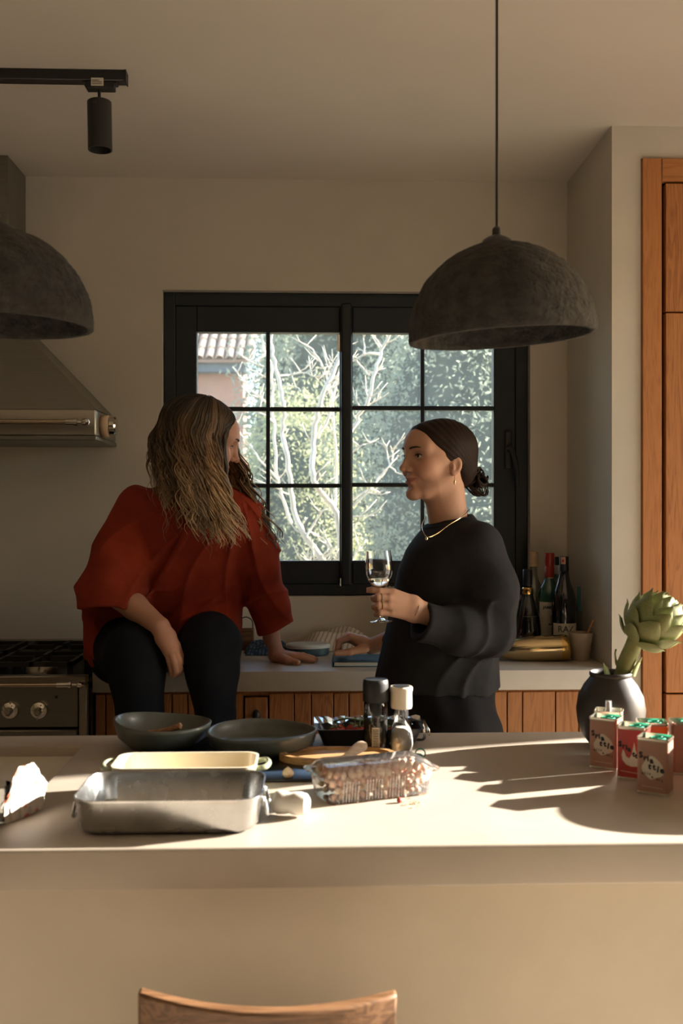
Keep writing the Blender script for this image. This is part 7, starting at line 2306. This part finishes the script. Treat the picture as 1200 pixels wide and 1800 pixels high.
def phi_ok(lo=0.52):
    while True:
        p = random.uniform(-PI, PI)
        if p > lo + 0.45 or p < -lo - 0.55: return p
def coh(p): return 2.2 * math.sin(2.0 * p) + 1.3 * math.sin(5.0 * p + 1) + random.gauss(0, 0.32)
for k in range(520):
    p = phi_ok()
    ln = random.uniform(0.33, 0.425)
    if abs(p) > 2.3: ln *= 0.88
    if p > 0: ln *= 0.93
    lock(p, random.uniform(0.05, 0.55), ln, random.uniform(0.0021, 0.0040), random.uniform(0.006, 0.018), random.uniform(0.0075, 0.0125), random.uniform(0.074, 0.086), coh(p),
         random.uniform(0.6, 1.15), random.uniform(0.2, 1.1))
for k in range(90):     # crown cover
    p = phi_ok(0.34)
    lock(p, random.uniform(0.0, 0.25), random.uniform(0.20, 0.30), random.uniform(0.006, 0.010), 0.006 + random.uniform(0, 0.006), 0.004, 0.095, coh(p), random.choice((0.4, 0.55, 0.7)), 0.5)
for k in range(120):     # the side turned to the camera, over cheek and shoulder
    p = random.uniform(-1.85, -1.08)
    lock(p, random.uniform(0.1, 0.4), random.uniform(0.35, 0.44), random.uniform(0.0021, 0.0039), random.uniform(0.010, 0.020), random.uniform(0.008, 0.013), random.uniform(0.074, 0.086), coh(p),
         random.uniform(0.8, 1.3), random.uniform(0.4, 1.0))
for k in range(60):     # swept from the forehead along the temple
    p = random.uniform(-0.75, -0.12)
    lock(p, random.uniform(0.25, 0.75), random.uniform(0.24, 0.40), random.uniform(0.0030, 0.0052), random.uniform(0.006, 0.014), random.uniform(0.004, 0.008), random.uniform(0.085, 0.105), coh(p),
         random.choice((0.5, 0.7, 0.9, 1.1)), random.uniform(0.3, 0.8), sweep=random.uniform(0.85, 1.15), fwd=0.3)
for k in range(90):     # falling forward below the chin
    p = random.uniform(-1.5, -1.15)
    lock(p, random.uniform(0.1, 0.4), random.uniform(0.36, 0.44), random.uniform(0.0020, 0.0036), random.uniform(0.012, 0.020), random.uniform(0.008, 0.013), random.uniform(0.074, 0.086), coh(p),
         random.uniform(0.8, 1.3), random.uniform(0.6, 1.2), fwd=random.uniform(1.6, 4.2))
for k in range(150):     # the far side, showing beyond the chin
    p = random.uniform(0.28, 1.0)
    lock(p, random.uniform(0.2, 0.5), random.uniform(0.34, 0.43), random.uniform(0.0026, 0.0045), random.uniform(0.008, 0.018), random.uniform(0.008, 0.013), random.uniform(0.074, 0.086), coh(p),
         random.uniform(1.0, 1.6), random.uniform(0.3, 1.8), fwd=random.uniform(0.8, 2.8))
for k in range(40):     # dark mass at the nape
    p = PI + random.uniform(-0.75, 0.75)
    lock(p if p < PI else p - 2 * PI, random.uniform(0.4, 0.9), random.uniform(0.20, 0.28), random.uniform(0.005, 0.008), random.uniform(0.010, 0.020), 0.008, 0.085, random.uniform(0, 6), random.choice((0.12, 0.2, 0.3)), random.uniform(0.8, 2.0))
for k in range(260):    # flyaways
    p = phi_ok()
    lock(p, random.uniform(0.1, 0.8), random.uniform(0.26, 0.44), random.uniform(0.0004, 0.0008), random.uniform(0.010, 0.021), random.uniform(0.006, 0.012), random.uniform(0.07, 0.10), coh(p),
         random.choice((0.7, 1.0, 1.4)), random.uniform(0.4, 1.6), fine=True)
V, F = merge(hp_)
hm = mesh_obj('hair', place1(np.array(V), S1), F, M_['hair_locks'], W1, smooth=True, world=True)
set_col(hm, np.array(hc_))
# scalp under the locks
G = Field((-0.14, -0.105, -0.11), (0.12, 0.105, 0.125), 0.003)
G.ell((-0.015, 0, 0.021), (0.1025, 0.081, 0.083), 0.0)
G.ell((-0.060, 0, -0.035), (0.050, 0.060, 0.055), 0.03)
uu = np.array((-0.14, -0.08, -0.03, 0.0, 0.03, 0.055, 0.075, 0.09, 0.15)); ff = np.array((-0.04, -0.02, 0.0, 0.02, 0.045, 0.062, 0.078, 0.10, 0.15))
s, P = G.blk(G.lo, G.lo + G.n * G.h)
G.D = np.maximum(G.D, (P[0] - np.interp(P[2], uu, ff)) * 0.75).astype(np.float32)
V, F = G.mesh()
mesh_np('hair_roots', place1(V, S1), F, M_['hair_locks'], W1, np.tile(ROOT * 0.8, (len(V), 1)))
